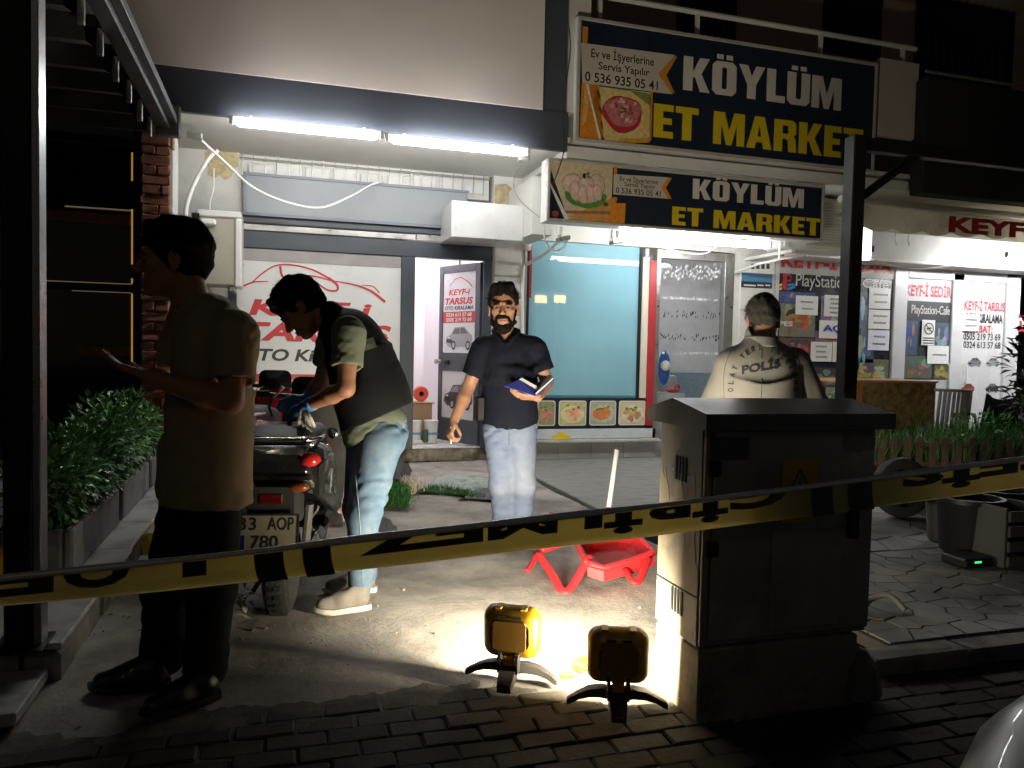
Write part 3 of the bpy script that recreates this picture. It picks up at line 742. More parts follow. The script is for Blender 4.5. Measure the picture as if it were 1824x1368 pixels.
m = MB(); m.lathe([(.0, 0), (.026, 0), (.026, .02), (.012, .03), (.012, .05), (.03, .055), (.03, .075), (0, .08)], n=12, Mx=dM @ Matrix.Translation((-W_ + .05, -.02, 1.13)) @ Matrix.Rotation(R_(90), 4, 'X')); part('handle', m, steel, dr)
m = MB(); m.box(-W_ + .16, -W_ + .24, -.05, -.021, 1.10, 1.15, .01, dM); part('lock', m, black_m, dr)
# white room behind the door
m = MB(); m.box(-2.3, .6, 2.3, 2.35, .12, 2.9); m.box(-.55, -.50, .1, 2.3, .16, 2.9); m.box(.62, .67, .1, 2.3, .16, 2.9); m.box(-2.3, .67, .09, 2.35, 2.9, 2.95)
m.box(-.5, .0, 1.7, 1.75, .16, 2.6); part('room_wall', m, M('room_white', (.78, .74, .77), .7, var=.03), sf)
part('room_floor', MB().box(-.5, .62, .3, 2.3, .1, .16), tile_w, sf)
part('room_lamp', MB().box(-.3, .4, .5, 1.5, 2.80, 2.86), room_e, sf)

# ---------------------------------------------------------------- market shopfront
mk = thing('shopfront', 'butcher market shopfront with a teal blind and a strip of food photos', 'shopfront', (2.2, 0, 0))
part('plinth', MB().box(.872, 3.60, -.02, .2, 0, .205, .006), M('plinth_grey', (.36, .36, .36), .6, var=.1, bump=.2), mk)
for i in range(4): part('plinth_tile', MB().box(.88 + i * .43, .88 + (i + 1) * .43 - .005, -.032, -.021, .006, .196, .003), M('plinth_grey'), mk)
part('sill', MB().box(.872, 2.62, -.10, .2, .206, .24, .006), marble, mk)
part('sill_face', MB().box(.875, 2.60, -.03, .1, .241, .365, .01), M('sill_paint', (.6, .64, .68), .5, var=.1, col2=(.45, .3, .25), c2s=6, c2lo=.66, c2hi=.75), mk)
m = MB(); pts = [(1.35 + .12 * math.cos(a), -.034, .243 + .075 * max(0, math.sin(a)) * (1 + .2 * math.sin(5 * a))) for a in [PI * i / 9 for i in range(10)]]; m.poly(pts); part('paint_patch', m, yel_i, mk)
m = MB(); m.box(.872, 2.575, -.028, .1, .366, .735, .004); part('photo_board', m, navy, mk)
for i, c in enumerate(((.55, .22, .14), (.62, .36, .22), (.62, .2, .08), (.5, .27, .13))):
    l, r = ((957, 989), (995, 1044), (1050, 1097), (1102, 1150))[i]; x0 = fy(l, 735, -.03).x; x1 = fy(r, 735, -.03).x
    mm = MB(); mm.prism(rrect((x0 + x1) / 2, .553, x1 - x0, .30, .03), -.036, -.029); ph = part('food_photo', mm, wht_i, mk)
    m = MB(); cx = (x0 + x1) / 2; w = (x1 - x0) / 2 - .012; yy = -.0368
    m.col = ((.25, .26, .12), (.45, .42, .2), (.4, .42, .3), (.55, .5, .33))[i]; m.poly([(p[0], yy, p[1]) for p in rrect(cx, .553, 2 * w, .276, .025)][::-1])
    disc(m, yy - .0008, cx, .54, w * .92, .105, ((.3, .25, .16), (.6, .55, .3), (.5, .5, .4), (.65, .6, .45))[i])
    for k in range(9 if i != 2 else 3):
        q = (c[0] * random.uniform(.7, 1.3), c[1] * random.uniform(.7, 1.3), c[2] * random.uniform(.7, 1.3))
        if i == 2: disc(m, yy - .0016 - k * .0003, cx + (k - 1) * w * .25, .545 + k * .005, w * (.6 - .12 * k), .075, q, 9, .15)
        else: disc(m, yy - .0016 - k * .0003, cx + random.uniform(-.55, .55) * w, .545 + random.uniform(-.06, .06), w * random.uniform(.15, .32), random.uniform(.02, .05), q, 10, .25, random.random() * 3)
    for k in range(4): disc(m, yy - .005, cx + random.uniform(-.8, .8) * w, .6 + random.uniform(-.02, .05), .02, .012, (.08, .2, .04), 7, .3)
    part('print', m, prt_photo, ph)
# window: frame, glass over the blind
m = MB(); m.box(.872, .905, -.04, .1, .737, 2.575, .003); m.box(2.325, 2.35, -.03, .1, .737, 2.50); part('frame', m, black_m, mk)
m = MB(); m.box(.84, .872, -.045, .1, .37, 2.575, .003); part('frame', m, steel, mk)
part('red_trim', MB().box(.906, .935, -.03, -.006, 1.9, 2.5), redtrim, mk); part('red_trim', MB().box(2.44, 2.54, -.05, .1, .4, 2.42, .004), redtrim, mk)
m = MB(); m.box(2.351, 2.439, -.045, .1, .737, 2.46, .004); part('cream_trim', m, creamtrim, mk)
bl = part('roller_blind', MB().box(.906, 2.325, .012, .03, .737, 2.572), teal, mk)
part('blind_bar', MB().box(.91, 2.32, .002, .012, .74, .765), M('teal_bar', (.1, .3, .34), .4), bl)
part('window_glass', MB().quad((.906, -.005, .738), (2.324, -.005, .738), (2.324, -.005, 2.574), (.906, -.005, 2.574)), glass_c, mk)
# glazed entrance and what is behind it
m = MB(); m.box(2.55, 2.60, -.03, .08, 0, 2.56); m.box(3.50, 3.635, -.03, .08, 0, 2.56, .004); m.box(2.60, 3.5, -.03, .08, 2.46, 2.56); m.box(2.60, 3.5, -.03, .08, 0.0, .1); part('frame', m, steel, mk)
gl = part('entrance_glass', MB().quad((2.6, .02, .1), (3.5, .02, .1), (3.5, .02, 2.46), (2.6, .02, 2.46)), glass_c, mk)
m = MB(); rr = random.Random(3)
for row, (zc, dens, sp) in enumerate(((2.28, 120, .09), (1.98, 40, .01), (1.50, 46, .035), (1.30, 44, .005), (1.78, 34, .035))):
    for k in range(dens):
        xx = 2.62 + rr.random() * .86; zz = zc + rr.uniform(-sp, sp) + (.07 * (xx - 2.6) if row == 0 else 0)
        disc(m, .014, xx, zz, .005 + .004 * rr.random(), .014 + .01 * rr.random(), ((.75, .78, .8) if row in (0, 1, 3) else (.05, .05, .06)), 6, 0, -.2)
part('glass_pattern', m, prt, gl)
m = MB(); m.box(2.5, 5.2, 2.2, 2.25, 0, 2.9); m.box(2.45, 2.5, .1, 2.2, 0, 2.9); m.box(5.2, 5.25, .31, 2.2, 0, 2.9); m.box(2.45, 5.25, .31, 2.25, 2.8, 2.85); part('room_wall', m, M('market_wall', (.72, .73, .74), .6, var=.08), mk)
part('room_floor', MB().box(2.5, 5.2, .1, 2.2, -.0, .05), tile_w, mk)
part('wall_dado', MB().box(2.502, 5.19, 2.17, 2.199, .05, 1.0), M('dado_blue', (.24, .33, .38), .6, var=.3, vs=30), mk)
part('counter', MB().box(3.2, 3.55, 1.2, 1.9, .05, .98, .01), M('counter_grey', (.45, .47, .47), .4), mk)
part('room_lamp', MB().box(3.0, 4.2, 1.0, 1.12, 2.74, 2.79), room_e, mk)
# ================================================================ LIT FIXTURES
def tube_fixture(name, label, x0, x1, y, z, mat, r=.034, grp=None):
    t = thing(name, label, 'light', (x0, y, z), 0, grp)
    m = MB(); m.box(x0 - .02, x1 + .02, y - .012, y + .012, z + .03, z + .05, .004)
    for xe in (x0 + .12, x1 - .12): m.box(xe - .012, xe + .012, y - .012, y + .13, z + .051, z + .065, .003)
    part('housing', m, whitep, t)
    m = MB(); m.tube([(x0, y, z), (x0 + .03, y, z), (x1 - .03, y, z), (x1, y, z)], [r * .6, r, r, r * .6], 10); part('tube', m, mat, t)
    for xe in (x0 - .035, x1 + .035):
        m = MB(); m.box(xe - .018, xe + .018, y - .022, y + .022, z - .02, z + .05, .006); part('end_cap', m, whitep, t)
    return t
tube_fixture('tube_light', 'white tube lamp under the overhang, the one nearer the brick column', -2.24, -1.05, -1.56, 3.165, tube_e, grp='tube lamps under the overhang')
tube_fixture('tube_light', 'white tube lamp under the overhang, the one nearer the market signs', -.93, .33, -1.56, 3.15, tube_e, grp='tube lamps under the overhang')
tube_fixture('tube_light', 'bright white tube lamp below the smaller market sign', 1.55, 3.35, -1.10, 2.515, tube3_e, .03, grp='tube lamps under the overhang')

# ================================================================ SHOP SIGNS
def ring_frame(m, x0, x1, y0, y1, z0, z1, w):
    m.box(x0, x1, y0, y1, z1 - w, z1, .003); m.box(x0, x1, y0, y1, z0, z0 + w, .003)
    m.box(x0, x0 + w, y0, y1, z0 + w, z1 - w, .003); m.box(x1 - w, x1, y0, y1, z0 + w, z1 - w, .003)
def meat_picture(m, yy, cx, cz, rx, rz, n, kind):
    rr = random.Random(n)
    if kind == 'steak':
        disc(m, yy, cx, cz, rx, rz, (.42, .03, .035), 22, .08); disc(m, yy - .001, cx + .02 * rx, cz + .12 * rz, rx * .9, rz * .8, (.5, .16, .17), 20, .12)
        for k in range(26): disc(m, yy - .0015 - k * .00005, cx + rr.uniform(-.7, .7) * rx, cz + rr.uniform(-.5, .7) * rz, rx * rr.uniform(.05, .2), rz * rr.uniform(.04, .14), rr.choice([(.62, .3, .3), (.55, .2, .2), (.42, .06, .07), (.66, .42, .36)]), 8, .3, rr.random() * 3)
        for k in range(9): disc(m, yy - .004, cx + rr.uniform(-.25, .35) * rx, cz + rr.uniform(.0, .35) * rz, rx * .12, rz * .035, (.12, .17, .08), 6, .2, rr.uniform(-.6, .6))
        for k in range(5): disc(m, yy - .0045, cx + rr.uniform(-.4, .8) * rx, cz + rr.uniform(-.6, .8) * rz, rx * .035, rz * .04, (.03, .03, .02), 6)
    else:
        for k in range(26): a = PI * (1.0 + k / 25); disc(m, yy - k * .00004, cx + rx * .85 * math.cos(a) + rx * .1, cz - rz * .25 + rz * .55 * math.sin(a), rx * .13, rz * .15, (.06 + .05 * rr.random(), .2 + .08 * rr.random(), .05), 7, .35)
        for k, (ox, oz, sx, sz, ro) in enumerate(((-.55, .25, .42, .5, .5), (.55, .3, .4, .52, -.2), (-.35, -.1, .3, .5, .2), (.1, .25, .34, .45, 0), (-.05, -.25, .2, .48, .05), (.32, -.2, .2, .46, .1), (.62, -.1, .2, .42, .15))):
            disc(m, yy - .0013 - k * .0006, cx + ox * rx, cz + oz * rz, rx * sx * 1.08, rz * sz * 1.07, (.38, .2, .15), 16, .07, ro); disc(m, yy - .0015 - k * .0006, cx + ox * rx, cz + oz * rz, rx * sx, rz * sz, (.62 + .06 * rr.random(), .43 + .05 * rr.random(), .37), 16, .07, ro)
            disc(m, yy - .0018 - k * .0006, cx + (ox - .06) * rx, cz + (oz + .1) * rz, rx * sx * .6, rz * sz * .6, (.7, .52, .46), 12, .1, ro)
        for k in range(8): disc(m, yy - .008, cx + rr.uniform(-.12, .22) * rx, cz + rz * rr.uniform(.62, .85), rx * .09, rz * .06, (.1, .24, .05), 6, .4, rr.random() * 3)

def market_sign(label, y, X0, X1, Z0, Z1, big):
    t = thing('market_sign', label, 'shop sign', ((X0 + X1) / 2, y, Z0), 0, 'butcher market signs')
    part('casing', MB().box(X0, X1, y + .004, y + .18, Z0, Z1, .004), whitem, t)
    f = MB(); ring_frame(f, X0, X1, y - .02, y + .003, Z0, Z1, .034 if big else .024); part('frame', f, M('sign_frame_paint', (.42, .39, .35), .5, var=.15, vs=5), t)
    face = part('face_panel', MB().box(X0 + .0345, X1 - .0345, y - .006, y + .003, Z0 + .0345, Z1 - .0345), navy, t)
    yy = y - .008; m = MB()
    if big:
        ppoly(m, yy, [(1038, 47), (1048, 48), (1046, 82), (1037, 80)], (.6, .22, .03))
        ppoly(m, yy, [(1036, 148), (1068, 152), (1076, 250), (1032, 248)], (.62, .22, .02))
        ppoly(m, yy - .0005, [(1042, 150), (1052, 151), (1044, 215), (1036, 225)], (.65, .4, .12))
        ppoly(m, yy, [(1046, 151), (1162, 165), (1160, 250), (1118, 255), (1068, 250)], (.66, .5, .2))
        ppoly(m, yy - .0005, [(1068, 154), (1120, 160), (1160, 190), (1160, 168)], (.2, .25, .08))
        ppoly(m, yy - .0006, [(1044, 150), (1047, 150), (1071, 248), (1067, 248)], (.75, .73, .68))
        ppoly(m, yy - .0005, [(1158, 160), (1163, 161), (1160, 250), (1156, 250)], (.6, .24, .03))
        ppoly(m, yy - .0004, [(1104, 247), (1158, 246), (1157, 254), (1097, 255)], (.62, .3, .03))
        c = fy(1108, 203, yy); meat_picture(m, yy - .002, c.x + .005, c.z, .215, .18, 5, 'steak')
        part('picture', m, prt_photo, face); m = MB(); ppoly(m, yy - .009, [(1201, 100), (1206, 101), (1187, 134), (1202, 166), (1196, 166), (1173, 132)], (.62, .25, .02))
    else:
        ppoly(m, yy, [(974, 283), (1092, 291), (1088, 395), (1012, 390)], (.6, .48, .32)); ppoly(m, yy - .0003, [(1014, 385), (1090, 352), (1088, 395), (1024, 392)], (.5, .27, .1))
        ppoly(m, yy - .0004, [(1005, 375), (1088, 376), (1088, 382), (1008, 380)], (.3, .14, .05)); ppoly(m, yy - .0006, [(974, 318), (977, 318), (1014, 391), (1006, 391)], (.74, .73, .7))
        ppoly(m, yy, [(1094, 291), (1100, 292), (1099, 312), (1093, 311)], (.62, .22, .02)); ppoly(m, yy, [(1093, 350), (1100, 352), (1097, 365), (1092, 363)], (.4, .2, .12))
        ppoly(m, yy - .0007, [(1089, 352), (1094, 352), (1097, 362), (1115, 362), (1112, 402), (1078, 400), (1075, 391), (1046, 394), (1045, 386), (1086, 388)], (.62, .23, .02))
        c = fy(1040, 338, yy); meat_picture(m, yy - .002, c.x, c.z, .23, .19, 8, 'chicken'); c = fy(989, 381, yy); disc(m, yy - .001, c.x, c.z, .035, .032, (.35, .06, .05), 12, .2)
        c = fy(1079, 364, yy); disc(m, yy - .001, c.x, c.z, .03, .022, (.16, .06, .03), 10)
        part('picture', m, prt_photo, face); m = MB(); ppoly(m, yy - .006, [(1190, 316), (1197, 317), (1186, 334), (1196, 354), (1189, 354), (1178, 334)], (.62, .25, .02))
    part('chevron', m, prt, face)
    m = MB()
    if big: ppoly(m, yy - .003, [(1035, 76), (1203, 98), (1174, 132), (1198, 168), (1037, 148)])
    else: ppoly(m, yy - .003, [(1093, 310), (1192, 316), (1179, 334), (1190, 354), (1092, 346)])
    part('ribbon', m, M('ribbon_white', (.55, .5, .43), .5, var=.05), face)
    m = MB()
    if big:
        text_px(m, 'Ev ve İşyerlerine', yy - .005, (1053, 88, 103), (1165, 101, 116), bold=.012); text_px(m, 'Servis Yapılır', yy - .005, (1066, 112, 125), (1157, 121, 134), bold=.012)
        text_px(m, '0 536 935 05 41', yy - .005, (1042, 130, 146), (1172, 142, 159), bold=.015)
    else:
        text_px(m, 'Ev ve İşyerlerine', yy - .005, (1104, 315, 323), (1172, 319, 328), bold=.012); text_px(m, 'Servis Yapılır', yy - .005, (1112, 325, 332), (1167, 328, 336), bold=.012)
        text_px(m, '0 536 935 05 41', yy - .005, (1097, 335, 344), (1177, 339, 350), bold=.015)
    part('lettering', m, blk_i, face)
    m = MB(); block_px(m, 'KÖYLÜM', yy - .004, *(((1217, 104, 164), (1499, 136, 194)) if big else ((1234, 320, 356), (1432, 335, 369)))); part('lettering', m, sgn_w, face)
    m = MB(); block_px(m, 'ET MARKET', yy - .004, *(((1164, 188, 249), (1537, 227, 281)) if big else ((1197, 370, 404), (1461, 387, 417)))); part('lettering', m, sgn_y, face)
    return t
market_sign('larger navy shop sign with a raw steak photo, mounted above the other', -1.5, .855, 4.39, 3.33, 4.52, True)
market_sign('smaller navy shop sign with a chicken photo, hung below the slab edge', -1.45, .60, 3.80, 2.55, 3.155, False)
# white board right of the large sign
m = MB(); A = fy(1562, 200, -1.45); B = fy(1633, 200, -1.45); m.box(A.x + .01, B.x, -1.46, -1.38, fy(1600, 245, -1.45).z, fy(1600, 108, -1.45).z, .004)
solo('blank_board', m, M('blank_board', (.5, .44, .40), .6, var=.05), 'plain pale board mounted beside the larger navy sign', 'board')
# balcony railing above the big sign
rl = thing('balcony_railing', 'pale two bar metal railing running above the larger shop sign', 'railing', (2.8, -1.38, 4.5))
P0 = fy(1040, -2, -1.38); P1 = fy(1632, 79, -1.38)
part('handrail', MB().tube([(P0.x - .6, -1.38, (P0.z + P1.z) / 2), (P1.x, -1.38, (P0.z + P1.z) / 2)], .028, 8), whitem, rl)
zr = (P0.z + P1.z) / 2
part('rail', MB().tube([(.9, -1.36, 4.56), (P1.x, -1.36, 4.56)], .02, 8), M('rail_brown', (.2, .15, .12), .6), rl)
for px in (1068, 1242, 1463, 1610):
    xx = fy(px, 40, -1.38).x; part('post', MB().box(xx - .018, xx + .018, -1.4, -1.36, 4.47, zr - .01), whitem, rl)
# white lintel box left of the small sign
m = MB(); m.box(-.16, .63, -.62, -.02, 2.46, 2.83, .006); m.box(-.155, .62, -.615, -.03, 2.831, 2.84)
solo('lintel_box', m, whitem, 'plain white metal box projecting above the open door', 'signboard')
m = MB(); m.box(.632, .86, -.9, -.03, 2.50, 3.1, .004); solo('side_return', m, plaster, 'white plastered return between the white box and the smaller sign', 'wall')

# ---------------------------------------------------------------- cables and small fittings
def cable(label, pts, r=.008, mat=whitep, name='cable', n=10): return solo(name, MB().tube(spline(pts, n), r, 6), mat, label, 'cable', True, 'loose cables on the shop fronts')
cable('thin white cable drooping from the soffit across the grey sign panel', [tuple(fy(350, 242, -1.1)), tuple(fy(400, 288, -.9)), tuple(fy(450, 333, -.6)), tuple(fy(510, 360, -.5)), tuple(fy(570, 370, -.5)), tuple(fy(620, 352, -.4)), tuple(fy(660, 330, -.2)), tuple(fy(682, 324, -.05))], [.007] * 10 + [.012] * 61 if False else .011)
cable('thick white hose curving from the soffit down beside the brick column', [tuple(fy(388, 268, -.6)), tuple(fy(370, 285, -.62)), tuple(fy(345, 330, -.68)), tuple(fy(332, 370, -.72)), tuple(fy(332, 400, -.75))], .022)
cable('short white cable hanging straight down onto the wall unit', [tuple(fy(381, 300, -.25)), tuple(fy(380, 335, -.3)), tuple(fy(374, 360, -.35)), tuple(fy(374, 378, -.4))], .008)
cable('white cable curling below the chicken photo of the smaller sign', [tuple(fy(968, 398, -1.3)), tuple(fy(972, 430, -1.25)), tuple(fy(988, 446, -1.2)), tuple(fy(1004, 440, -1.1)), tuple(fy(1012, 425, -.9))], .009)
cable('grey white conduit bending from under the small sign to the pilaster', [tuple(fy(1000, 425, -.8)), tuple(fy(972, 452, -.4)), tuple(fy(940, 470, -.1)), tuple(fy(932, 480, -.07)), tuple(fy(931, 560, -.07)), (.84, -.07, 1.2)], .018)
cable('loose white wires hanging under the market tube lamp', [tuple(fy(1175, 440, -.7)), tuple(fy(1230, 452, -.6)), tuple(fy(1262, 449, -.55)), tuple(fy(1282, 430, -.6))], .006)
cable('second loose white wire under the market tube lamp', [tuple(fy(1190, 436, -.7)), tuple(fy(1240, 445, -.6)), tuple(fy(1270, 443, -.55)), tuple(fy(1290, 428, -.6))], .005)
cable('dark thin wire running down the corner band beside the signs', [tuple(fy(1014, 50, -1.48)), tuple(fy(1016, 90, -1.49)), tuple(fy(1010, 140, -1.49)), tuple(fy(1003, 210, -1.49)), tuple(fy(1004, 270, -1.5)), tuple(fy(985, 330, -1.5))], .005, blk_i)
cable('thin wire looping from the tube lamp end down the white wall', [tuple(fy(935, 285, -1.2)), tuple(fy(915, 320, -1.0)), tuple(fy(925, 355, -.95)), tuple(fy(962, 388, -1.0))], .005, steel)
cable('white cable sagging below the bright cafe fascia', [tuple(fy(1556, 462, -.9)), tuple(fy(1590, 474, -.85)), tuple(fy(1640, 479, -.8)), tuple(fy(1700, 472, -.7))], .012)
m = MB()
for (px, py, s) in ((350, 243, .05), (338, 241, .03)): c = fy(px, py, -1.1); m.box(c.x - s, c.x + s, c.y - .03, c.y + .03, c.z - .03, c.z + .03, .008)
solo('junction_box', m, steel, 'small grey junction box on the soffit where the cable starts', 'junction box')
jb = fy(932, 280, -1.33); m = MB(); m.box(jb.x - .05, jb.x + .06, -1.36, -1.25, jb.z - .04, jb.z + .05, .012, Matrix.Identity(4)); solo('junction_box', m, steel, 'grey connector where the tube lamps end beside the signs', 'junction box')
for (px, py, lab) in ((1003, 425, 'grey spotlight under the chicken photo of the smaller sign'), (1098, 430, 'grey spotlight at the start of the market tube lamp')):
    c = fy(px, py, -1.0); t = thing('spotlight', lab, 'spotlight', tuple(c), 0, 'unlit spotlights under the smaller sign')
    m = MB(); m.box(c.x - .07, c.x + .07, c.y - .05, c.y + .05, c.z - .025, c.z + .02, .01, Matrix.Translation(c) @ Matrix.Rotation(R_(-14), 4, 'Y') @ Matrix.Translation(-c)); part('head', m, steel, t)
    m = MB(); m.box(c.x - .06, c.x - .02, c.y - .03, c.y + .03, c.z + .02, c.z + .12, .006); part('bracket', m, whitep, t)
c = fy(940, 437, -.12); m = MB(); m.lathe([(.02, -.06), (.045, -.05), (.05, 0), (.045, .05), (.02, .065)], c, 12); solo('alarm_siren', m, whitep, 'small white dome fitting at the top corner of the teal window', 'alarm', True)
# camera cluster beside the column
cc = thing('security_camera', 'small pale security camera under the eave beside the brick column', 'security camera', tuple(fy(283, 226, -1.45)))
c = fy(283, 226, -1.45)
part('body', MB().tube([c + Vector((-.05, -.06, -.035)), c + Vector((.05, .05, .03))], .03, 10), whitep, cc)
part('bracket', MB().tube([c + Vector((.04, .03, .02)), c + Vector((.07, .05, .09))], .012, 6), steel, cc)

# ---------------------------------------------------------------- wall unit behind the column
ac = thing('air_conditioner', 'beige sided wall air conditioner with white edges beside the brick column', 'air conditioner', (-2.45, -.62, 1.85))
x0, x1, z0, z1 = -2.66, -2.235, 1.85, 2.545
part('body', MB().box(x0, x1, -.6, -.25, z0, z1, .015), M('ac_beige', (.36, .34, .28), .55, var=.08), ac)
m = MB(); m.box(x0 + .02, x1 + .005, -.625, -.22, z1 - .045, z1 + .02, .012); m.box(x1 - .055, x1 + .008, -.628, -.22, z0 - .01, z1 - .046, .012); part('casing_edge', m, whitem, ac)
m = MB(); m.box(x0 + .06, x0 + .20, -.66, -.6, z1 - .13, z1 - .07, .015); part('handle', m, whitep, ac)
m = MB(); m.box(x0 - .02, x0 + .05, -.64, -.6, z1 - .3, z1 - .02, .004); part('valve_cover', m, black_m, ac)
for sx in (x0 + .08, x1 - .1): part('bracket', MB().box(sx, sx + .04, -.62, -.0, z0 - .045, z0 - .012), steel, ac)
# condenser right of the small sign
ac = thing('air_conditioner', 'white outdoor air conditioner unit behind the smaller sign, near the black post', 'air conditioner', (4.3, -.7, 2.45))
A = fy(1395, 430, -.95); x0 = A.x; x1 = fy(1528, 430, -.95).x; z0 = fy(1460, 447, -.95).z; z1 = z0 + .62
part('body', MB().box(x0, x1, -.95, -.6, z0, z1, .02), whitem, ac)
for k in range(17): part('louvre', MB().box(x0 + .3, x1 - .03, -.965, -.951, z0 + .06 + k * .031, z0 + .078 + k * .031, .003), M('louvre_grey', (.45, .44, .4), .5), ac)
part('corner_post', MB().box(x0 + .005, x0 + .06, -.968, -.951, z0 + .02, z1 - .02, .005), whitep, ac)
m = MB(); m.box(x0 + .1, x0 + .14, -.98, -.02, z0 - .04, z0 - .003); part('bracket', m, whitep, ac)
m = MB(); m.tube([(x0 - .05, -.95, z0 + .12), (x0 - .05, -.95, z0 - .11), (x0 + .3, -.95, z0 - .05)], .014, 6); part('pipe', m, whitep, ac)
m = MB(); m.tube([(x0 + .25, -.9, z0 - .06), (x0, -.5, z0 - .13), (x0 - .04, -.06, z0 - .2)], .016, 6); part('pipe', m, whitep, ac)

# ================================================================ CAFE ON THE RIGHT
cf = thing('shopfront', 'game cafe shopfront with white frames, posters and taped paper notices', 'shopfront', (6.2, 0, 0))
alu = M('white_alu', (.6, .61, .63), .35, var=.05)
m = MB(); z1 = 2.42
m.box(4.245, 4.30, -.03, .1, .05, 2.56); m.box(6.13, 6.36, -.04, .1, .05, 2.56, .01); m.box(7.14, 7.34, -.04, .1, .05, 2.5, .01); m.box(8.12, 8.36, -.04, .1, .05, 2.5, .01)
m.box(6.36, 8.12, -.04, .1, 2.40, 2.56, .006); m.box(4.30, 6.13, -.03, .1, .05, .3)
part('frame', m, alu, cf)
part('window_pane', MB().box(4.302, 6.128, 0, .012, .3, 2.56), M('poster_dark', (.02, .022, .03), .3, var=.3, vs=3), cf)
d1 = part('door', MB().box(6.362, 7.138, .0, .03, .06, 2.399), alu, cf); d2 = part('door', MB().box(7.342, 8.118, .0, .03, .06, 2.399), vinyl, cf)
part('handle', MB().tube([(7.10, -.05, 1.0), (7.10, -.07, 1.03), (7.10, -.07, 1.2), (7.10, -.05, 1.23)], .012, 6), whitep, d1); part('handle', MB().tube([(7.42, -.02, .95), (7.42, -.06, .98), (7.42, -.06, 1.2), (7.42, -.02, 1.23)], .012, 6), whitep, d2)
part('fascia_sign', MB().box(4.302, 6.128, -.02, -.004, 2.36, 2.555), M('poster_pale', (.42, .42, .42), .5), cf)
m = MB(); text_px(m, 'KEYF-İ SEDİR', -.024, (1392, 452, 478), (1592, 462, 486), bold=.04); part('lettering', m, red_i, cf)
wp = part('poster_panel', MB().box(4.302, 6.10, -.012, -.003, .32, 2.35), M('poster_dark'), cf)
m = MB(); text_px(m, 'PlayStation', -.018, (1418, 486, 509), (1512, 494, 514), bold=.0, space=.97); text_px(m, '-Cafe', -.018, (1528, 496, 512), (1583, 498, 515), bold=.01); part('lettering', m, wht_i, wp)
# round-cornered emblem: a red upright over a blue, green and yellow swash
def emblem(m, cx, cz, s, y):
    m.col = (.5, .03, .04); m.poly([(cx - .15 * s, y, cz - .5 * s), (cx + .15 * s, y, cz - .6 * s), (cx + .15 * s, y, cz + .45 * s), (cx - .15 * s, y, cz + .55 * s)]); stroke(m, y, [(cx + .15 * s, cz + .45 * s), (cx + .45 * s, cz + .3 * s), (cx + .42 * s, cz + .02 * s), (cx + .15 * s, cz)], .13 * s)
    stroke(m, y - .001, [(cx - .2 * s, cz - .25 * s), (cx - .7 * s, cz - .42 * s), (cx - .6 * s, cz - .6 * s), (cx - .2 * s, cz - .5 * s)], .17 * s, None, (.6, .42, .02)); stroke(m, y - .001, [(cx + .2 * s, cz - .55 * s), (cx + .75 * s, cz - .36 * s), (cx + .8 * s, cz - .2 * s), (cx + .2 * s, cz - .28 * s)], .17 * s, None, (.03, .22, .5))
m = MB(); c = fy(1398, 500, -.018); emblem(m, c.x, c.z, .2, -.018); part('emblem', m, prt, wp)
# plain colourful poster blocks
rr = random.Random(11)
def poster(y, l, t, r, b, base, pal, par, n=16):
    m = MB(); A = fy(l, (t + b) / 2, y); C = fy(r, (t + b) / 2, y); z1_ = fy((l + r) / 2, t, y).z; z0_ = fy((l + r) / 2, b, y).z
    m.col = base; m.quad((A.x, y, z0_), (C.x, y, z0_), (C.x, y, z1_), (A.x, y, z1_)); w = C.x - A.x; h = z1_ - z0_
    for k in range(n):
        sx = w * rr.uniform(.05, .2); sz = h * rr.uniform(.05, .25); ang = rr.uniform(-.5, .5)
        cx = A.x + w * rr.uniform(.2, .8); cz = z0_ + h * rr.uniform(.2, .8); q = rr.choice(pal); q = tuple(max(0, v * rr.uniform(.6, 1.4)) for v in q)
        disc(m, y - .0008 - k * .0001, cx, cz, min(sx, cx - A.x - .003, C.x - cx - .003), min(sz, cz - z0_ - .003, z1_ - cz - .003), q, 9, .2, 0)
    return part('poster', m, prt_photo, par)
P_ = [(1388, 520, 1452, 540, (.05, .08, .22), [(.1, .12, .25), (.3, .32, .36)]), (1388, 541, 1452, 600, (.16, .16, .12), [(.35, .28, .1), (.05, .06, .05), (.3, .12, .05)]), (1388, 602, 1450, 632, (.12, .05, .06), [(.35, .08, .05), (.05, .05, .06)]),
      (1462, 528, 1520, 590, (.22, .2, .28), [(.3, .1, .2), (.2, .25, .4), (.35, .3, .25)]), (1452, 590, 1520, 612, (.2, .15, .2), [(.3, .05, .08)]), (1522, 520, 1558, 660, (.05, .08, .1), [(.25, .35, .4), (.1, .16, .2)]),
      (1440, 655, 1520, 690, (.05, .05, .06), [(.05, .16, .35), (.2, .2, .2), (.25, .08, .06)]), (1522, 640, 1582, 700, (.16, .15, .08), [(.4, .36, .3), (.45, .35, .06), (.15, .14, .12)]), (1470, 690, 1500, 720, (.25, .27, .22), [(.1, .2, .06), (.4, .4, .38)])]
for a in P_: poster(-.0165, *a[:6], wp)
m = MB(); text_px(m, 'PES', -.022, (1388, 571, 580), (1412, 573, 582), bold=.03); part('lettering', m, wht_i, wp)
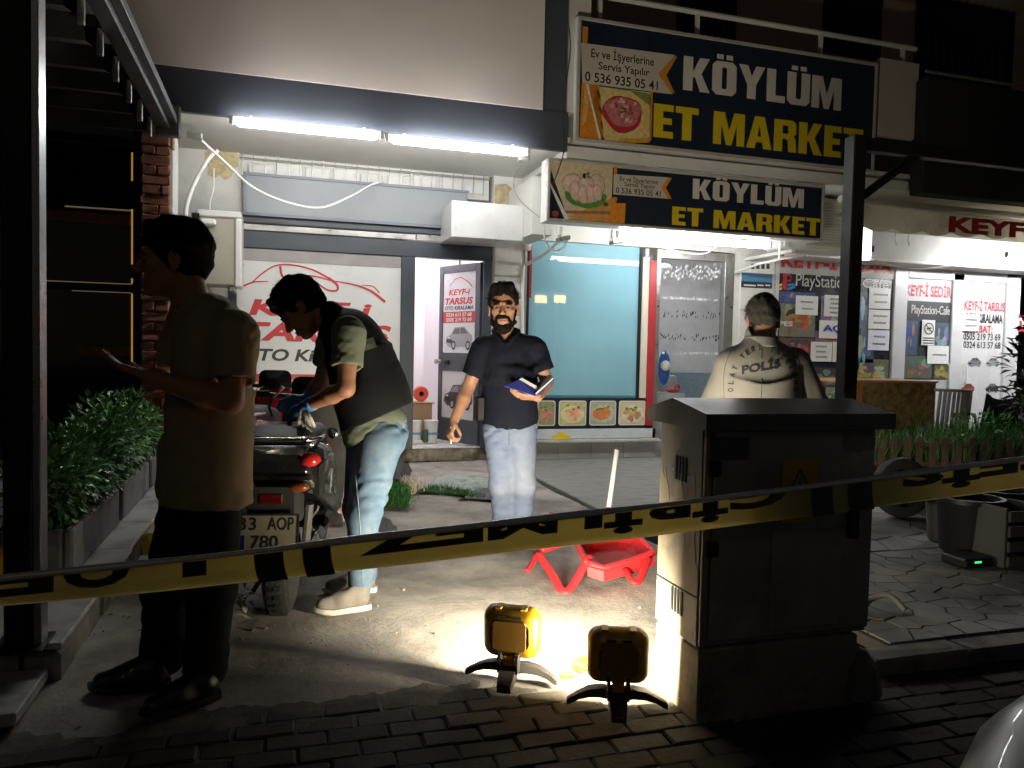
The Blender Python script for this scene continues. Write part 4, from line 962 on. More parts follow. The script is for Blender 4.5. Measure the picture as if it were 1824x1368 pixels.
# door posters
m = MB(); prect(m, -.004, 1610, 470, 1698, 500, (.42, .42, .43)); prect(m, -.004, 1610, 500, 1697, 534, (.6, .61, .62)); prect(m, -.004, 1608, 537, 1697, 676, (.025, .028, .035)); dp_ = part('door_poster', m, prt, d1)
m = MB(); text_px(m, 'KEYF-İ SEDİR', -.008, (1614, 507, 527), (1695, 511, 531), bold=.035); part('lettering', m, red_i, d1)
m = MB(); text_px(m, 'PlayStation-Cafe', -.009, (1624, 541, 557), (1692, 548, 562), bold=.0, space=.95); part('lettering', m, wht_i, d1)
for a in ((1611, 571, 1634, 632, (.06, .08, .14), [(.3, .2, .1), (.05, .1, .25)]), (1610, 634, 1660, 674, (.12, .12, .1), [(.35, .1, .06), (.1, .18, .1), (.2, .25, .25)]), (1664, 575, 1692, 640, (.06, .09, .11), [(.2, .28, .32)]), (1664, 650, 1692, 675, (.12, .12, .08), [(.35, .3, .1)])): poster(-.0085, *a, d1, 10)
m = MB(); text_px(m, 'KEYF-İ TARSUS', -.005, (1718, 535, 552), (1790, 540, 556), bold=.03); text_px(m, 'İRTİBAT:', -.005, (1718, 578, 591), (1768, 581, 594), bold=.03); part('lettering', m, red_i, d2)
m = MB(); text_px(m, 'OTO KiRALAMA', -.005, (1719, 557, 574), (1786, 561, 577), bold=.03); text_px(m, '0505 219 73 69', -.005, (1716, 594, 605), (1782, 594, 607), bold=.02); text_px(m, '0324 613 57 68', -.005, (1716, 609, 620), (1782, 609, 621), bold=.02); part('lettering', m, blk_i, d2)
m = MB()
for (cx, cy, cols) in ((1736, 645, ((.2, .2, .22), (.03, .03, .03), (.1, .1, .1))), (1768, 645, ((.3, .33, .34), (.05, .05, .05), (.1, .1, .1))), (1724, 691, ((.35, .06, .04), (.04, .03, .03), (.1, .05, .05))), (1767, 691, ((.05, .05, .055), (.02, .02, .02), (.2, .2, .2)))):
    c = fy(cx, cy, -.005); car_art(m, -.005, c.x, c.z, .24, cols)
part('door_print', m, prt, d2)
# third pane edge at the picture border
m = MB(); m.box(8.362, 9.2, -.01, .02, .06, 2.5); pn3 = part('window_pane', m, vinyl, cf)
m = MB(); c0 = fy(1812, 576, -.014); m.quad((c0.x - .06, -.014, c0.z - .12), (c0.x + .7, -.014, c0.z - .12), (c0.x + .7, -.014, c0.z + .12), (c0.x - .06, -.014, c0.z + .12)); part('lettering', m, red_i, pn3)
m = MB(); text_px(m, '0505 219', -.018, (1812, 566, 585), (1900, 570, 590), bold=.03); part('lettering', m, wht_i, pn3)
# taped paper notices, each a sheet of its own
def notice(l, t, r, b, label, lines=2, y=-.027, shade=(.74, .74, .73)):
    m = MB(); A = fy(l, (t + b) / 2, y); C = fy(r, (t + b) / 2, y); z1_ = fy((l + r) / 2, t, y).z; z0_ = fy((l + r) / 2, b, y).z
    o = thing('paper_notice', label, 'notice', ((A.x + C.x) / 2, y, z0_), 0, 'paper notices taped to the cafe windows')
    n = 5; vs = []
    m.col = shade
    for i in range(n):
        t_ = i / (n - 1); x = A.x + (C.x - A.x) * t_; bow = .006 * math.sin(PI * t_) + random.uniform(-.001, .001); vs.append((x, bow))
    for i in range(n - 1): m.quad((vs[i][0], y - vs[i][1], z0_), (vs[i + 1][0], y - vs[i + 1][1], z0_), (vs[i + 1][0], y - vs[i + 1][1] * .4, z1_), (vs[i][0], y - vs[i][1] * .4, z1_))
    part('sheet', m, prt, o)
    if lines:
        m = MB(); m.col = (.12, .12, .13); w = C.x - A.x; h = z1_ - z0_
        for k in range(lines):
            zz = z1_ - h * (k + .9) / (lines + .8); q = A.x + w * rr.uniform(.18, .28); e = C.x - w * rr.uniform(.15, .3)
            while q < e: ww = w * rr.uniform(.035, .06); m.quad((q, y - .009, zz - h * .045), (q + ww * .6, y - .009, zz - h * .045), (q + ww * .6, y - .009, zz + h * .045), (q, y - .009, zz + h * .045)); q += ww
        part('print_lines', m, prt, o)
    return o, A, C, z0_, z1_
notice(1417, 527, 1457, 561, 'white two line paper notice on the cafe window, beside the head of the officer')
notice(1468, 526, 1508, 564, 'white four line paper notice directly above the blue lettered sheet', 4)
notice(1548, 513, 1586, 550, 'topmost of three white notices stacked at the cafe window edge')
notice(1547, 552, 1585, 586, 'middle one of three white notices stacked at the cafe window edge')
notice(1546, 588, 1584, 624, 'bluish lowest of three notices stacked at the cafe window edge', 2, -.027, (.68, .69, .8))
notice(1444, 609, 1482, 644, 'white notice under the blue lettered sheet, beside the jacketed shoulder', 3)
notice(1483, 609, 1512, 645, 'cream notice overlapped by the black pole, lower row of cafe window', 3, -.027, (.7, .68, .6))
notice(1652, 616, 1690, 648, 'white sheet with a faint oval stamp on the middle cafe door', 1)
notice(1713, 560, 1745, 590, 'white notice covering part of the car rental lettering on the cafe door', 2)
o, A, C, z0_, z1_ = notice(1459, 571, 1510, 603, 'white sheet with large blue hand lettering on the cafe window', 0, -.029)
m = MB(); text_rect(m, 'AÇIK', A.x + .05, C.x + .1, z0_ + .09, z1_ - .06, -.04, bold=.035); part('lettering', m, blu_i, o)
o, A, C, z0_, z1_ = notice(1642, 570, 1665, 615, 'white no smoking notice with a struck circle on the cafe door', 0)
m = MB(); cx = (A.x + C.x) / 2; cz = z0_ + (z1_ - z0_) * .66; rd = (C.x - A.x) * .34
stroke(m, -.037, [(cx + rd * math.cos(a * .33), cz + rd * math.sin(a * .33)) for a in range(20)], .014, None, (.05, .05, .05)); stroke(m, -.038, [(cx - rd * .7, cz + rd * .7), (cx + rd * .7, cz - rd * .7)], .014); stroke(m, -.0375, [(cx - rd * .55, cz - .005), (cx + rd * .5, cz + .01)], .02)
for k in range(3): stroke(m, -.037, [(A.x + .02, z0_ + .03 + k * .035), (C.x - .02, z0_ + .03 + k * .035)], .014)
part('print_lines', m, prt, o)
# poster on the white tiled column
y = -.046; m = MB(); prect(m, y, 1322, 465, 1378, 486, (.72, .71, .68)); prect(m, y - .0005, 1321, 487, 1376, 502, (.06, .24, .42)); prect(m, y - .0005, 1320, 502, 1375, 513, (.03, .03, .04))
for k in range(7): c = fy(1335 + k * 6, 492, y); disc(m, y - .001, c.x, c.z, .03, .02, (.1, .16, .24), 8, .3)
po = thing('wall_poster', 'blue and black poster on the white tiled column', 'poster', tuple(fy(1348, 513, y))); part('sheet', m, prt, po)
m = MB()
for k, (a, b_) in enumerate(((1325, 1346), (1349, 1360), (1363, 1372))): prect(m, y - .001, a, 507, b_, 509.5, (.7, .7, .7))
part('print_lines', m, prt, po)
m = MB()
for k in range(4): prect(m, y - .001, 1338 + k * 9, 470, 1344 + k * 9, 479, (.05, .05, .05))
part('print_lines', m, prt, po)
# bright fascia, lit sign, awning
y = -.5; m = MB(); A = fy(1440, 447, y); m.box(A.x, 9.4, y, -.02, 2.535, 2.9, .005); fz = part('fascia', m, whitem, cf)
m = MB(); m.box(A.x - .02, 9.4, y - .02, y + .02, 2.52, 2.555, .006); part('fascia_edge', m, whitep, cf)
t = tube_fixture('tube_light', 'tube lamp behind the cream awning over the cafe', 6.75, 9.2, -1.2, 2.585, cafe_e, .03, 'tube lamps under the overhang')
ls = thing('lightbox_sign', 'small glowing white light box behind the black pole', 'sign', tuple(fy(1543, 462, -1.0)))
x0 = fy(1527, 440, -1.0).x; x1 = fy(1553, 440, -1.0).x; z0 = fy(1540, 462, -1.0).z; z1 = fy(1540, 405, -1.0).z
part('box', MB().box(x0, x1, -1.0, -.9, z0, z1, .006), M('lightbox', (.9, .9, .9), .5, var=0, emit=(1, 1, 1), es=2.2), ls)
m = MB(); stroke(m, -1.003, [(x0 + .1, z0 + .17), (x0 + .13, z0 + .2), (x0 + .16, z0 + .16), (x0 + .13, z0 + .14)], .012, None, (.5, .02, .1)); part('emblem', m, prt, ls)
m = MB(); m.box(x1 + .002, x1 + .07, -.98, -.93, z0 + .09, z0 + .3, .004); m.col = (.04, .08, .4); part('side_tag', MB().box(x1 + .002, x1 + .05, -.99, -.92, z0 + .1, z0 + .17, .004), blu_i, ls)
aw = thing('awning', 'cream scalloped awning with dark red lettering over the game cafe', 'awning', (6.5, -1.5, 2.7))
AX0 = fy(1535, 390, -1.5).x; n = 90; L_ = 9.4 - AX0; rings = []
def aw_bot(x): return 2.705 + .045 * (1 - abs(math.sin((x - AX0) * PI / .42))) + .012 * math.sin(x * 2.3)
m = MB(); top = []; mid = []; bot = []
for i in range(n * 2 + 1):
    x = AX0 + L_ * i / (n * 2); wv = .012 * math.sin(x * 5) + .006 * math.sin(x * 13)
    top.append((x, -1.2 + wv * .3, 3.06)); mid.append((x, -1.49 + wv * .5, 2.965)); bot.append((x, -1.5 + wv, aw_bot(x)))
back = [(p[0], -.5, 3.15) for p in top]
for a, b in ((back, top), (top, mid)):
    for i in range(len(a) - 1): m.quad(a[i], b[i], b[i + 1], a[i + 1])
part('canvas', m, cream_f, aw, True)
m = MB()
for i in range(len(mid) - 1): m.quad(mid[i], bot[i], bot[i + 1], mid[i + 1])
part('valance', m, cream_f, aw, True)
m = MB(); m.tube([(AX0 - .05, -1.2, 3.09), (9.4, -1.2, 3.09)], .04, 10); part('roller', m, whitem, aw)
m = MB(); text_px(m, 'KEYF-İ', -1.53, (1690, 383, 409), (1868, 402, 432), bold=.05); part('lettering', m, red_i, aw)
for px, d in ((1597, 0), (1620, .01)): c = fy(px, 418, -1.49); part('cord', MB().tube(spline([(c.x, -1.49, 2.72), (c.x - .03, -1.5, 2.63), (c.x + .0, -1.5, 2.56 + d)], 5), .006, 5), whitep, aw)
part('arm', MB().tube([(AX0 + .1, -.1, 2.95), (AX0 + .15, -1.45, 2.95)], .02, 6), steel, aw)
# black tarpaulin canopy and its post
cn = thing('canopy_frame', 'black steel post with a braced arm carrying a dark tarpaulin edge', 'canopy', tuple(gz(1505, 905)))
D = 4.25; a = dp(1505, 735, D); b = dp(1525, 243, D); xx = (a.x + b.x) / 2; yy = (a.y + b.y) / 2; zt = b.z
part('post', MB().box(xx - .042, xx + .042, yy - .042, yy + .042, .0, zt, .006), black_m, cn)
rg = dp(1650, 262, D + .1); part('arm', MB().box(xx + .043, xx + 2.6, yy - .03, yy + .03, zt - .075, zt - .005, .005), black_m, cn)
part('brace', MB().tube([(xx, yy, zt - .36), (xx + .42, yy, zt - .06)], .024, 6), black_m, cn)
m = MB(); m.box(4.97, 9.6, -1.62, -1.42, 3.14, 4.42, .01); solo('dark_fascia', m, dark_g, 'large black tarpaulin panel above the cream awning', 'tarpaulin')
m = MB(); m.tube([(4.9, -1.66, 4.45), (9.6, -1.66, 4.45)], .018, 6); solo('rail', m, steel, 'thin pale rail along the top of the black tarpaulin', 'rail')

# ================================================================ RESTAURANT AND PERGOLA ON THE LEFT
rs = thing('restaurant_facade', 'dark glazed restaurant facade with amber lit frame edges beside the brick column', 'shopfront', (-4.8, -1.2, .12))
m = MB(); xs_ = [-3.01, -4.15, -5.3, -6.45, -7.6]
for x in xs_: m.box(x - .07, x, -1.26, -1.2, .12, 3.27)
for z in (.14, .95, 1.72, 2.62): m.box(-7.6, -3.08, -1.255, -1.205, z, z + .05)
part('frame', m, black_m, rs)
for i in range(4):
    for (za, zb) in ((.19, .95), (1.0, 1.72), (1.77, 2.62), (2.67, 3.27)):
        part('window_pane', MB().box(xs_[i + 1] + .001, xs_[i] - .071, -1.23, -1.222, za, zb), glass_d, rs)
x = -3.083
for (za, zb) in ((1.08, 1.70), (1.785, 1.83), (1.95, 2.42), (2.66, 2.9)): part('edge_glint', MB().box(x - .013, x, -1.262, -1.257, za, zb), glint_e, rs)  # glowing slivers stand in for amber street light glinting on the frame bevels
part('edge_glint', MB().box(-3.9, x - .01, -1.262, -1.257, 1.776, 1.784), M('amber_glint_dim', (.9, .6, .2), .5, var=0, emit=(1, .75, .45), es=.06), rs)
part('edge_glint', MB().box(-3.55, x - .01, -1.262, -1.257, 1.702, 1.709), M('amber_glint_dim'), rs); part('edge_glint', MB().box(-3.6, x - .01, -1.262, -1.257, 2.402, 2.414), M('amber_glint_dim'), rs)
m = MB(); m.box(-7.6, -3.0, -1.2, -1.0, 3.0, 3.27); part('lintel', m, black_m, rs)
for (a, b, c, d) in ((-3.9, -3.1, 2.28, 2.37), (-3.5, -3.1, 1.16, 1.24)): part('warm_bar', MB().box(a, b, -1.256, -1.231, c, d, .004), M('warm_brown', (.16, .07, .015), .4, var=.4, vs=12), rs)  # thin warm brown bars across the glazing
pg = thing('pergola', 'black metal pergola with ribbed retractable roof and a grey edged post', 'pergola', (-3.2, -3.3, .12))
alu_d = M('pergola_grey', (.28, .29, .31), .32, metal=.6, var=.08, vs=3)
m = MB(); m.box(-2.835, -2.742, -5.40, -5.30, .125, 3.3, .004); part('post', m, [black_m], pg)
m = MB(); m.box(-2.741, -2.715, -5.395, -5.305, .125, 3.3, .003); part('post_cover', m, alu_d, pg)
part('base_plate', MB().box(-2.88, -2.70, -5.45, -5.25, .144, .156, .003), black_m, pg)
m = MB(); m.box(-2.86, -2.76, -8.2, -1.47, 3.06, 3.20, .006); m.box(-2.757, -2.70, -8.2, -1.47, 3.10, 3.16, .004); part('gutter_beam', m, M('beam_grey', (.11, .115, .125), .4, metal=.4, var=.1), pg)
part('beam', MB().box(-7.5, -2.87, -5.4, -5.3, 3.06, 3.2, .006), black_m, pg)
part('wall_plate', MB().box(-2.87, -2.68, -1.55, -1.47, 3.0, 3.26, .01), M('wall_plate', (.2, .2, .19), .6), pg)
k = 0; y = -1.75
while y > -5.3:
    part('roof_slat', MB().box(-7.5, -2.87, y - .03, y + .03, 3.08, 3.15, .01), black_m, pg)
    m = MB(); pts = [(-7.5 + 4.63 * j / 6, 0, 0) for j in range(7)]
    prof = [(y - .03, 3.075), (y - .15, 2.93), (y - .30, 2.90), (y - .40, 3.0), (y - .42, 3.075)]
    for j in range(4): m.quad((-7.5, prof[j][0], prof[j][1]), (-2.89, prof[j][0], prof[j][1]), (-2.89, prof[j + 1][0], prof[j + 1][1]), (-7.5, prof[j + 1][0], prof[j + 1][1]))
    part('roof_fold', m, dark_g, pg, True)
    m = MB(); m.box(-2.90, -2.865, y - .02, y + .02, 2.93, 3.08, .004); part('hanger', m, steel, pg)
    y -= .45

# amber street lamps across the road, seen as glints in the butcher's window
for (px, py, lab) in ((962, 533, 'amber street lamp across the road, mirrored beside the edge of the teal window'), (996, 533, 'second amber street lamp across the road, mirrored nearer the window middle')):
    h0 = fy(px, py, -.005); d = ray(px, py); k = 22.0 / d.y; lx, lz = h0.x + d.x * k, h0.z + d.z * k
    t = thing('street_lamp', lab, 'street lamp', (lx, -22.0, -.07), 0, 'street lamps across the road')
    part('pole', MB().tube([(lx, -22.4, -.07), (lx, -22.4, lz + .3)], .06, 8), steel, t); part('arm', MB().tube([(lx, -22.4, lz + .28), (lx, -22.0, lz + .26)], .04, 6), steel, t)
    part('housing', MB().box(lx - .3, lx + .3, -22.2, -21.9, lz + .16, lz + .26, .03), steel, t); m = MB(); m.box(lx - .26, lx + .26, -21.93, -21.88, lz - .16, lz + .155, .01); part('lamp_panel', m, M('sodium_lamp', (.9, .7, .4), .5, var=0, emit=(1, .62, .22), es=14), t)
# ================================================================ ELECTRICAL CABINET
cb = thing('electrical_cabinet', 'battered metal electrical cabinet on a plinth, paint peeling off one side', 'electrical cabinet', (-.13, -6.08, 0))
cab_side = M('cabinet_side', (.14, .115, .08), .6, var=.15, vs=5, bump=.25, bs=18, col2=(.07, .062, .055), c2s=3.4, c2lo=.50, c2hi=.58, stretch=(1, 1, .75))
cab_front = M('cabinet_front', (.19, .186, .18), .55, var=.3, vs=3, bump=.2, bs=22, col2=(.3, .29, .275), c2s=2.2, c2lo=.55, c2hi=.68)
cab_low = M('cabinet_lower', (.12, .112, .082), .6, var=.15, vs=7, bump=.3, bs=25, col2=(.16, .15, .12), c2s=4)
X0, X1, Y0, Y1 = -.477, .245, -6.25, -5.925
part('side_panel', MB().box(X0 + .0015, X0 + .012, Y0 + .022, Y1, .43, 1.03, .003), M('cabinet_bare', (.085, .078, .068), .5, var=.3, vs=6, bump=.15), cb)
_r = random.Random(21); _n = 34; _top = []   # cream paint peeled away from the top in ragged tongues
for i in range(_n + 1):
    yy_ = Y1 - .004 - (Y1 - Y0 - .03) * i / _n; _top.append((yy_, .80 + .05 * math.sin(i * .5) + .07 * mnoise.noise((i * .45, 3, 0)) + _r.uniform(-.03, .03) - (.22 if _n - i < 4 else 0)))
_pp = [(_top[0][0], .435)] + _top + [(_top[-1][0], .435)]; m = MB(); m.prism(_pp, X0, X0 + .0012, 'x'); part('paint_layer', m, cab_side, cb)
part('side_panel', MB().box(X0, X0 + .012, Y0 + .022, Y1, .255, .427, .003), cab_low, cb)
part('body', MB().box(X0 + .013, X1, Y0 + .02, Y1, .255, 1.03, .004), cab_front, cb)
part('corner_post', MB().box(X0 + .004, X0 + .03, Y0 + .004, Y0 + .019, .26, 1.02, .003), M('cab_post', (.22, .18, .13), .5), cb)
d_ = part('door', MB().box(X0 + .038, X1 - .005, Y0, Y0 + .018, .275, 1.02, .006), cab_front, cb)
part('panel', MB().box(-.20, .10, Y0 - .006, Y0 - .001, .30, .66, .003), M('cab_panel', (.25, .24, .23), .6, var=.3, vs=4, bump=.2), d_)
for zz in (.58, .86): part('hinge', MB().box(X0 + .01, X0 + .06, Y0 - .014, Y0 - .001, zz, zz + .055, .006), black_m, d_)
m = MB(); m.box(.12, .16, Y0 - .03, Y0 - .001, .62, .74, .008); part('handle', m, black_m, d_)
part('plinth', MB().box(X0 + .004, X1 - .045, Y0 + .004, Y1, -.05, .25, .008), M('plinth_conc', (.26, .24, .18), .85, var=.2, bump=.7, bs=25, col2=(.13, .12, .09), c2s=4), cb)
m = MB(); m.lathe([(.0, 0), (.09, 0), (.07, .10), (.03, .16), (0, .17)], (X1 - .02, Y0 + .03, 0.02), 10); part('base_fillet', m, kerb_m, cb)
# gabled cap
cx0, cx1, cy0, cy1 = X0 - .035, X1 + .03, Y0 - .055, Y1 + .05; ry = (cy0 + cy1) / 2 + .02
m = MB(); m.prism([(cy0, 1.025), (cy1, 1.025), (cy1, 1.075), (ry, 1.122), (cy0, 1.082)], cx0, cx1, 'x'); part('cap', m, M('cab_cap', (.07, .068, .065), .38, var=.3, vs=6, bump=.15, bs=30), cb)
# pressed vents on the side: slots proud of the sheet
for (za, zb) in ((.82, .91), (.33, .42)):
    for k in range(4):
        yy = -6.12 + k * .022
        m = MB(); m.prism(rrect(0, 0, .012, zb - za, .005, 3), 0, .004, 'x'); m.xf(Matrix.Translation((X0 - .0035, yy, (za + zb) / 2)))
        part('vent_slot', m, black_m, cb)
    for q in (-.02, .09): part('rivet', MB().ell((X0 - .001, -6.12 + q, (za + zb) / 2 - .01), (.003, .004, .004), 8), steel, cb)
# warning triangle, number plate and sticker remains on the front
yy = Y0 - .0075
wsn = part('warning_sign', MB().box(fy(1394, 870, yy).x, fy(1457, 870, yy).x, yy + .001, yy + .006, fy(1425, 932, yy).z, fy(1425, 821, yy).z, .001), M('warning_yellow', (.42, .26, .02), .5, var=.15, vs=8), d_)
m = MB(); c = fy(1425, 858, yy); s_ = .052
tri = [(c.x + s_ * math.sin(a), c.z - .008 + s_ * math.cos(a)) for a in (0, 2 * PI / 3, 4 * PI / 3)]
stroke(m, yy - .001, [tri[0], tri[1]], .007, None, (.02, .02, .02)); stroke(m, yy - .001, [tri[1], tri[2]], .007); stroke(m, yy - .001, [tri[2], tri[0]], .007)
m.poly([(c.x + a, yy - .0012, c.z + b) for a, b in ((.006, .022), (-.010, -.006), (-.001, -.006), (-.006, -.028), (.010, .002), (.002, .002))]); part('warning_print', m, prt, wsn)
m = MB(); m.box(fy(1268, 800, yy).x, fy(1335, 800, yy).x, yy + .002, yy + .006, fy(1300, 820, yy).z, fy(1300, 780, yy).z, .002); npl = part('number_plate', m, M('plate_grey', (.035, .035, .037), .5), d_)
m = MB(); text_px(m, 'SPM 1220', yy - .001, (1274, 784, 796), (1331, 784, 796), bold=.0); part('lettering', m, M('plate_ink', (.09, .09, .09), .5), npl)
m = MB(); A = [fy(a, b, yy) for a, b in ((1504, 772), (1558, 769), (1560, 800), (1530, 806), (1506, 803))]; m.prism([(p.x, p.z) for p in A], yy + .003, yy + .0065); part('sticker_remains', m, M('sticker', (.14, .135, .13), .8, var=.4, vs=40), d_)

# ================================================================ WORK LAMPS
lamp_y = M('lamp_yellow', (.50, .27, .012), .38, var=.1, vs=12, coat=.2, bump=.04, bs=80); lamp_d = M('lamp_orange_back', (.24, .12, .02), .4, var=.1, vs=12)
lamp_b = M('lamp_black', (.035, .03, .026), .5, var=.15, bump=.1); flood_e = M('flood_light', (.9, .9, .9), .4, var=0, emit=(1, .9, .68), es=L_FLOOD)
def work_lamp(loc, rz, tilt, label):
    t = thing('work_lamp', label, 'work lamp', loc, rz, 'yellow work lamps on the ground')
    H = Matrix.Translation((0, .04, .19)) @ Matrix.Rotation(R_(tilt), 4, 'X')
    def rr_ring(w, h, r, y): return [tuple(H @ Vector((p[0], y, p[1]))) for p in rrect(0, 0, w, h, r, 5)]
    m = MB(); m.loft([rr_ring(.14, .11, .02, -.034), rr_ring(.168, .142, .03, -.032), rr_ring(.205, .182, .04, -.014), rr_ring(.222, .2, .045, .006), rr_ring(.222, .2, .045, .030), rr_ring(.205, .183, .04, .034), rr_ring(.198, .176, .036, .022)], True, True); part('housing', m, lamp_y, t, 'auto', local=True)
    m = MB(); m.loft([rr_ring(.128, .112, .014, -.044), rr_ring(.138, .122, .018, -.0345)], True, True); part('back_plate', m, lamp_d, t, 'auto', local=True)
    for sx in (-1, 1):
        m = MB(); m.tube([H @ Vector(p) for p in ((sx * .062, -.036, .045), (sx * .076, -.037, .034), (sx * .078, -.037, -.03), (sx * .066, -.036, -.045))], .005, 6); part('cooling_rib', m, lamp_y, t, True, local=True)
        m = MB(); m.box(sx * .05 - .013, sx * .05 + .013, -.02, .032, .094, .1035, .003, H); part('clip', m, M('lamp_clip', (.6, .28, .02), .4), t, local=True)
        m = MB(); m.loft([rr_ring(.036, .014, .005, -.0355), rr_ring(.034, .012, .005, -.041)], True, True); m.xf(Matrix.Translation(H.to_3x3() @ Vector((sx * .028, 0, .072)))); part('recess', m, lamp_b, t, local=True)
    m = MB(); m.poly([tuple(H @ Vector((p[0], .028, p[1]))) for p in rrect(0, 0, .196, .174, .036, 3)][::-1]); part('lens', m, flood_e, t, local=True)
    m = MB(); m.box(-.022, .022, -.052, -.02, .0, .034, .004, Matrix.Translation((0, .035, .078))); part('bracket_plate', m, M('lamp_clip'), t, local=True)
    for sx in (-1, 1):
        m = MB(); m.prism([(-.02, .05), (.02, .05), (.03, .105), (.02, .125), (-.02, .125), (-.03, .09)], sx * .034 - .006, sx * .034 + .006, 'x'); part('bracket', m, lamp_b, t, local=True)
        rg_ = [(.018, .045, .076, .034, .030), (.06, .058, .074, .036, .030), (.105, .064, .064, .030, .027), (.14, .060, .048, .020, .022), (.170, .05, .034, .006, .018), (.182, .045, .026, .004, .012)]
        m = MB(); m.loft([[(sx * x, y - d, zb + .003), (sx * x, y - d * .8, zt - .004), (sx * x, y - d * .4, zt), (sx * x, y + d * .4, zt), (sx * x, y + d * .8, zt - .004), (sx * x, y + d, zb + .003), (sx * x, y + d * .6, zb), (sx * x, y - d * .6, zb)] for x, y, zt, zb, d in rg_], True, True); part('leg', m, lamp_b, t, 'auto', local=True)
    m = MB(); m.loft([[(-.036, .045, .082), (.036, .045, .082), (.036, .03, .05), (-.036, .03, .05)], [(-.034, -.01, .075), (.034, -.01, .075), (.034, -.01, .03), (-.034, -.01, .03)], [(-.026, -.08, .03), (.026, -.08, .03), (.026, -.075, .0), (-.026, -.075, .0)]], True, True); part('stand', m, lamp_b, t, local=True)
    m = MB(); m.box(-.018, .018, -.079, -.045, .024, .036, .003, Matrix.Translation((0, 0, .0)) @ Matrix.Rotation(R_(8), 4, 'X')); part('latch', m, M('lamp_latch', (.2, .09, .03), .5), t, local=True)
    return t
p = gz(905, 1222); work_lamp((p.x, p.y, .004), R_(-30), 2, 'yellow work lamp standing farther from the electrical cabinet, on the concrete edge')
p = gz(1100, 1268); work_lamp((p.x, p.y, -.004), R_(-21), 2, 'yellow work lamp standing nearer the electrical cabinet')
# yellow lamp lead lying between the lamps
m = MB(); a = gz(1040, 1180, .03); m.box(a.x - .05, a.x + .05, a.y - .03, a.y + .03, .005, .045, .01, Matrix.Translation(a) @ Matrix.Rotation(.5, 4, 'Z') @ Matrix.Translation(-a)); b = gz(1010, 1200, .02); m.box(b.x - .03, b.x + .03, b.y - .012, b.y + .012, .004, .025, .006)
solo('lamp_charger', m, lamp_y, 'small yellow block lying on the ground between the two lamps', 'charger')

# ================================================================ BARRIER TAPE
tp_y = M('tape_yellow', (.62, .56, .25), .35, var=.08, vs=10, spec=.5); tp_k = M('tape_black', (.02, .018, .015), .4, var=.1); tp_s = M('tape_silver', (.72, .72, .7), .35, metal=.1, var=.15, vs=30)
for _m in (tp_y,):
    _t = _m.node_tree; _p = _t.nodes['Principled BSDF']; _tl = _t.nodes.new('ShaderNodeBsdfTranslucent'); _mm = _t.nodes.new('ShaderNodeMixShader'); _mm.inputs[0].default_value = .6
    _tl.inputs[0].default_value = (.72, .64, .30, 1); _t.links.new(_p.outputs[0], _mm.inputs[1]); _t.links.new(_tl.outputs[0], _mm.inputs[2]); _t.links.new(_mm.outputs[0], _t.nodes['Material Output'].inputs[0])
YT = -6.46; pxb = [(-260, 1108), (0, 1081), (300, 1053), (464, 1036), (620, 1018), (920, 984), (1220, 949), (1520, 910), (1824, 869), (2080, 832)]; FH = [40, 46, 49, 50, 51, 51, 50, 50, 49, 49]
bx = [fy(a, b, YT) for a, b in pxb]; tx = [fy(a, b - h, YT) for (a, b), h in zip(pxb, FH)]
Bx = np.array([p.x for p in bx]); Bz = np.array([p.z for p in bx]); Tz = np.array([p.z for p in tx])
def tz(x): return float(np.interp(x, Bx, Bz)), float(np.interp(x, Bx, Tz))
tp = thing('barrier_tape', 'folded yellow police barrier tape stretched across the yard', 'barrier tape', (-.8, YT, .75))
xs = np.linspace(Bx[0], Bx[-1], 120); m = MB(); rr_ = []
for x in xs:
    b_, t_ = tz(x); w = .003 * math.sin(x * 9) ; rr_.append([(x, YT + .004 + w, b_), (x, YT + w, b_ + (t_ - b_) * .5), (x, YT + w * .6, t_), (x, YT + .006, t_ + .003), (x, YT + .012 + w, b_ + .006)])
for i in range(len(rr_) - 1):
    for k in range(4): m.quad(rr_[i][k], rr_[i + 1][k], rr_[i + 1][k + 1], rr_[i][k + 1])
part('band', m, tp_y, tp, True)
m = MB(); pts = []; rs = []
for x in xs: b_, t_ = tz(x); pts.append((x, YT + .002, t_ + .007)); rs.append(.0095 + .003 * math.sin(x * 3.1 + 1) * math.sin(x * 7))
m.tube(pts, rs, 8); part('rolled_edge', m, tp_s, tp, True)
def tape_text(txt, pl, pr, bold=.05, shear=0.0):
    """block letters lying upside down on the folded band; the fold hides their lower half"""
    xl = fy(pl, 1000, YT).x; xr = fy(pr, 1000, YT).x; W = xr - xl; t = MB(); Hh = .088
    text_uv(t, txt, W, Hh, lambda a, b: (a, b, 0), bold=bold, shear=shear)
    bm = bmesh.new(); vs = [bm.verts.new(v) for v in t.v]
    for f in t.f:
        try: bm.faces.new([vs[i] for i in f])
        except ValueError: pass
    bmesh.ops.bisect_plane(bm, geom=bm.verts[:] + bm.edges[:] + bm.faces[:], plane_co=(0, Hh * .52, 0), plane_no=(0, -1, 0), clear_outer=True)
    for cut in np.arange(.04, W, .06): bmesh.ops.bisect_plane(bm, geom=bm.verts[:] + bm.edges[:] + bm.faces[:], plane_co=(cut, 0, 0), plane_no=(1, 0, 0))
    o = MB(); bm.verts.index_update()
    vv = []
    for v in bm.verts:
        x = xr - v.co.x; b_, t_ = tz(x); w = .003 * math.sin(x * 9); vv.append((x, YT + w * .6 - .003, t_ - (v.co.y - Hh * .52) * .92 - .001))
    o.add(vv, [tuple(v.index for v in f.verts) for f in bm.faces]); bm.free(); return o
for s_, a, b in (('GİRİLMEZ', 640, 1395), ('CEİS', 1597, 1905), ('I', 325, 368), ('O', 112, 232), ('E', -20, 96)):
    part('lettering', tape_text(s_, a, b), tp_k, tp)
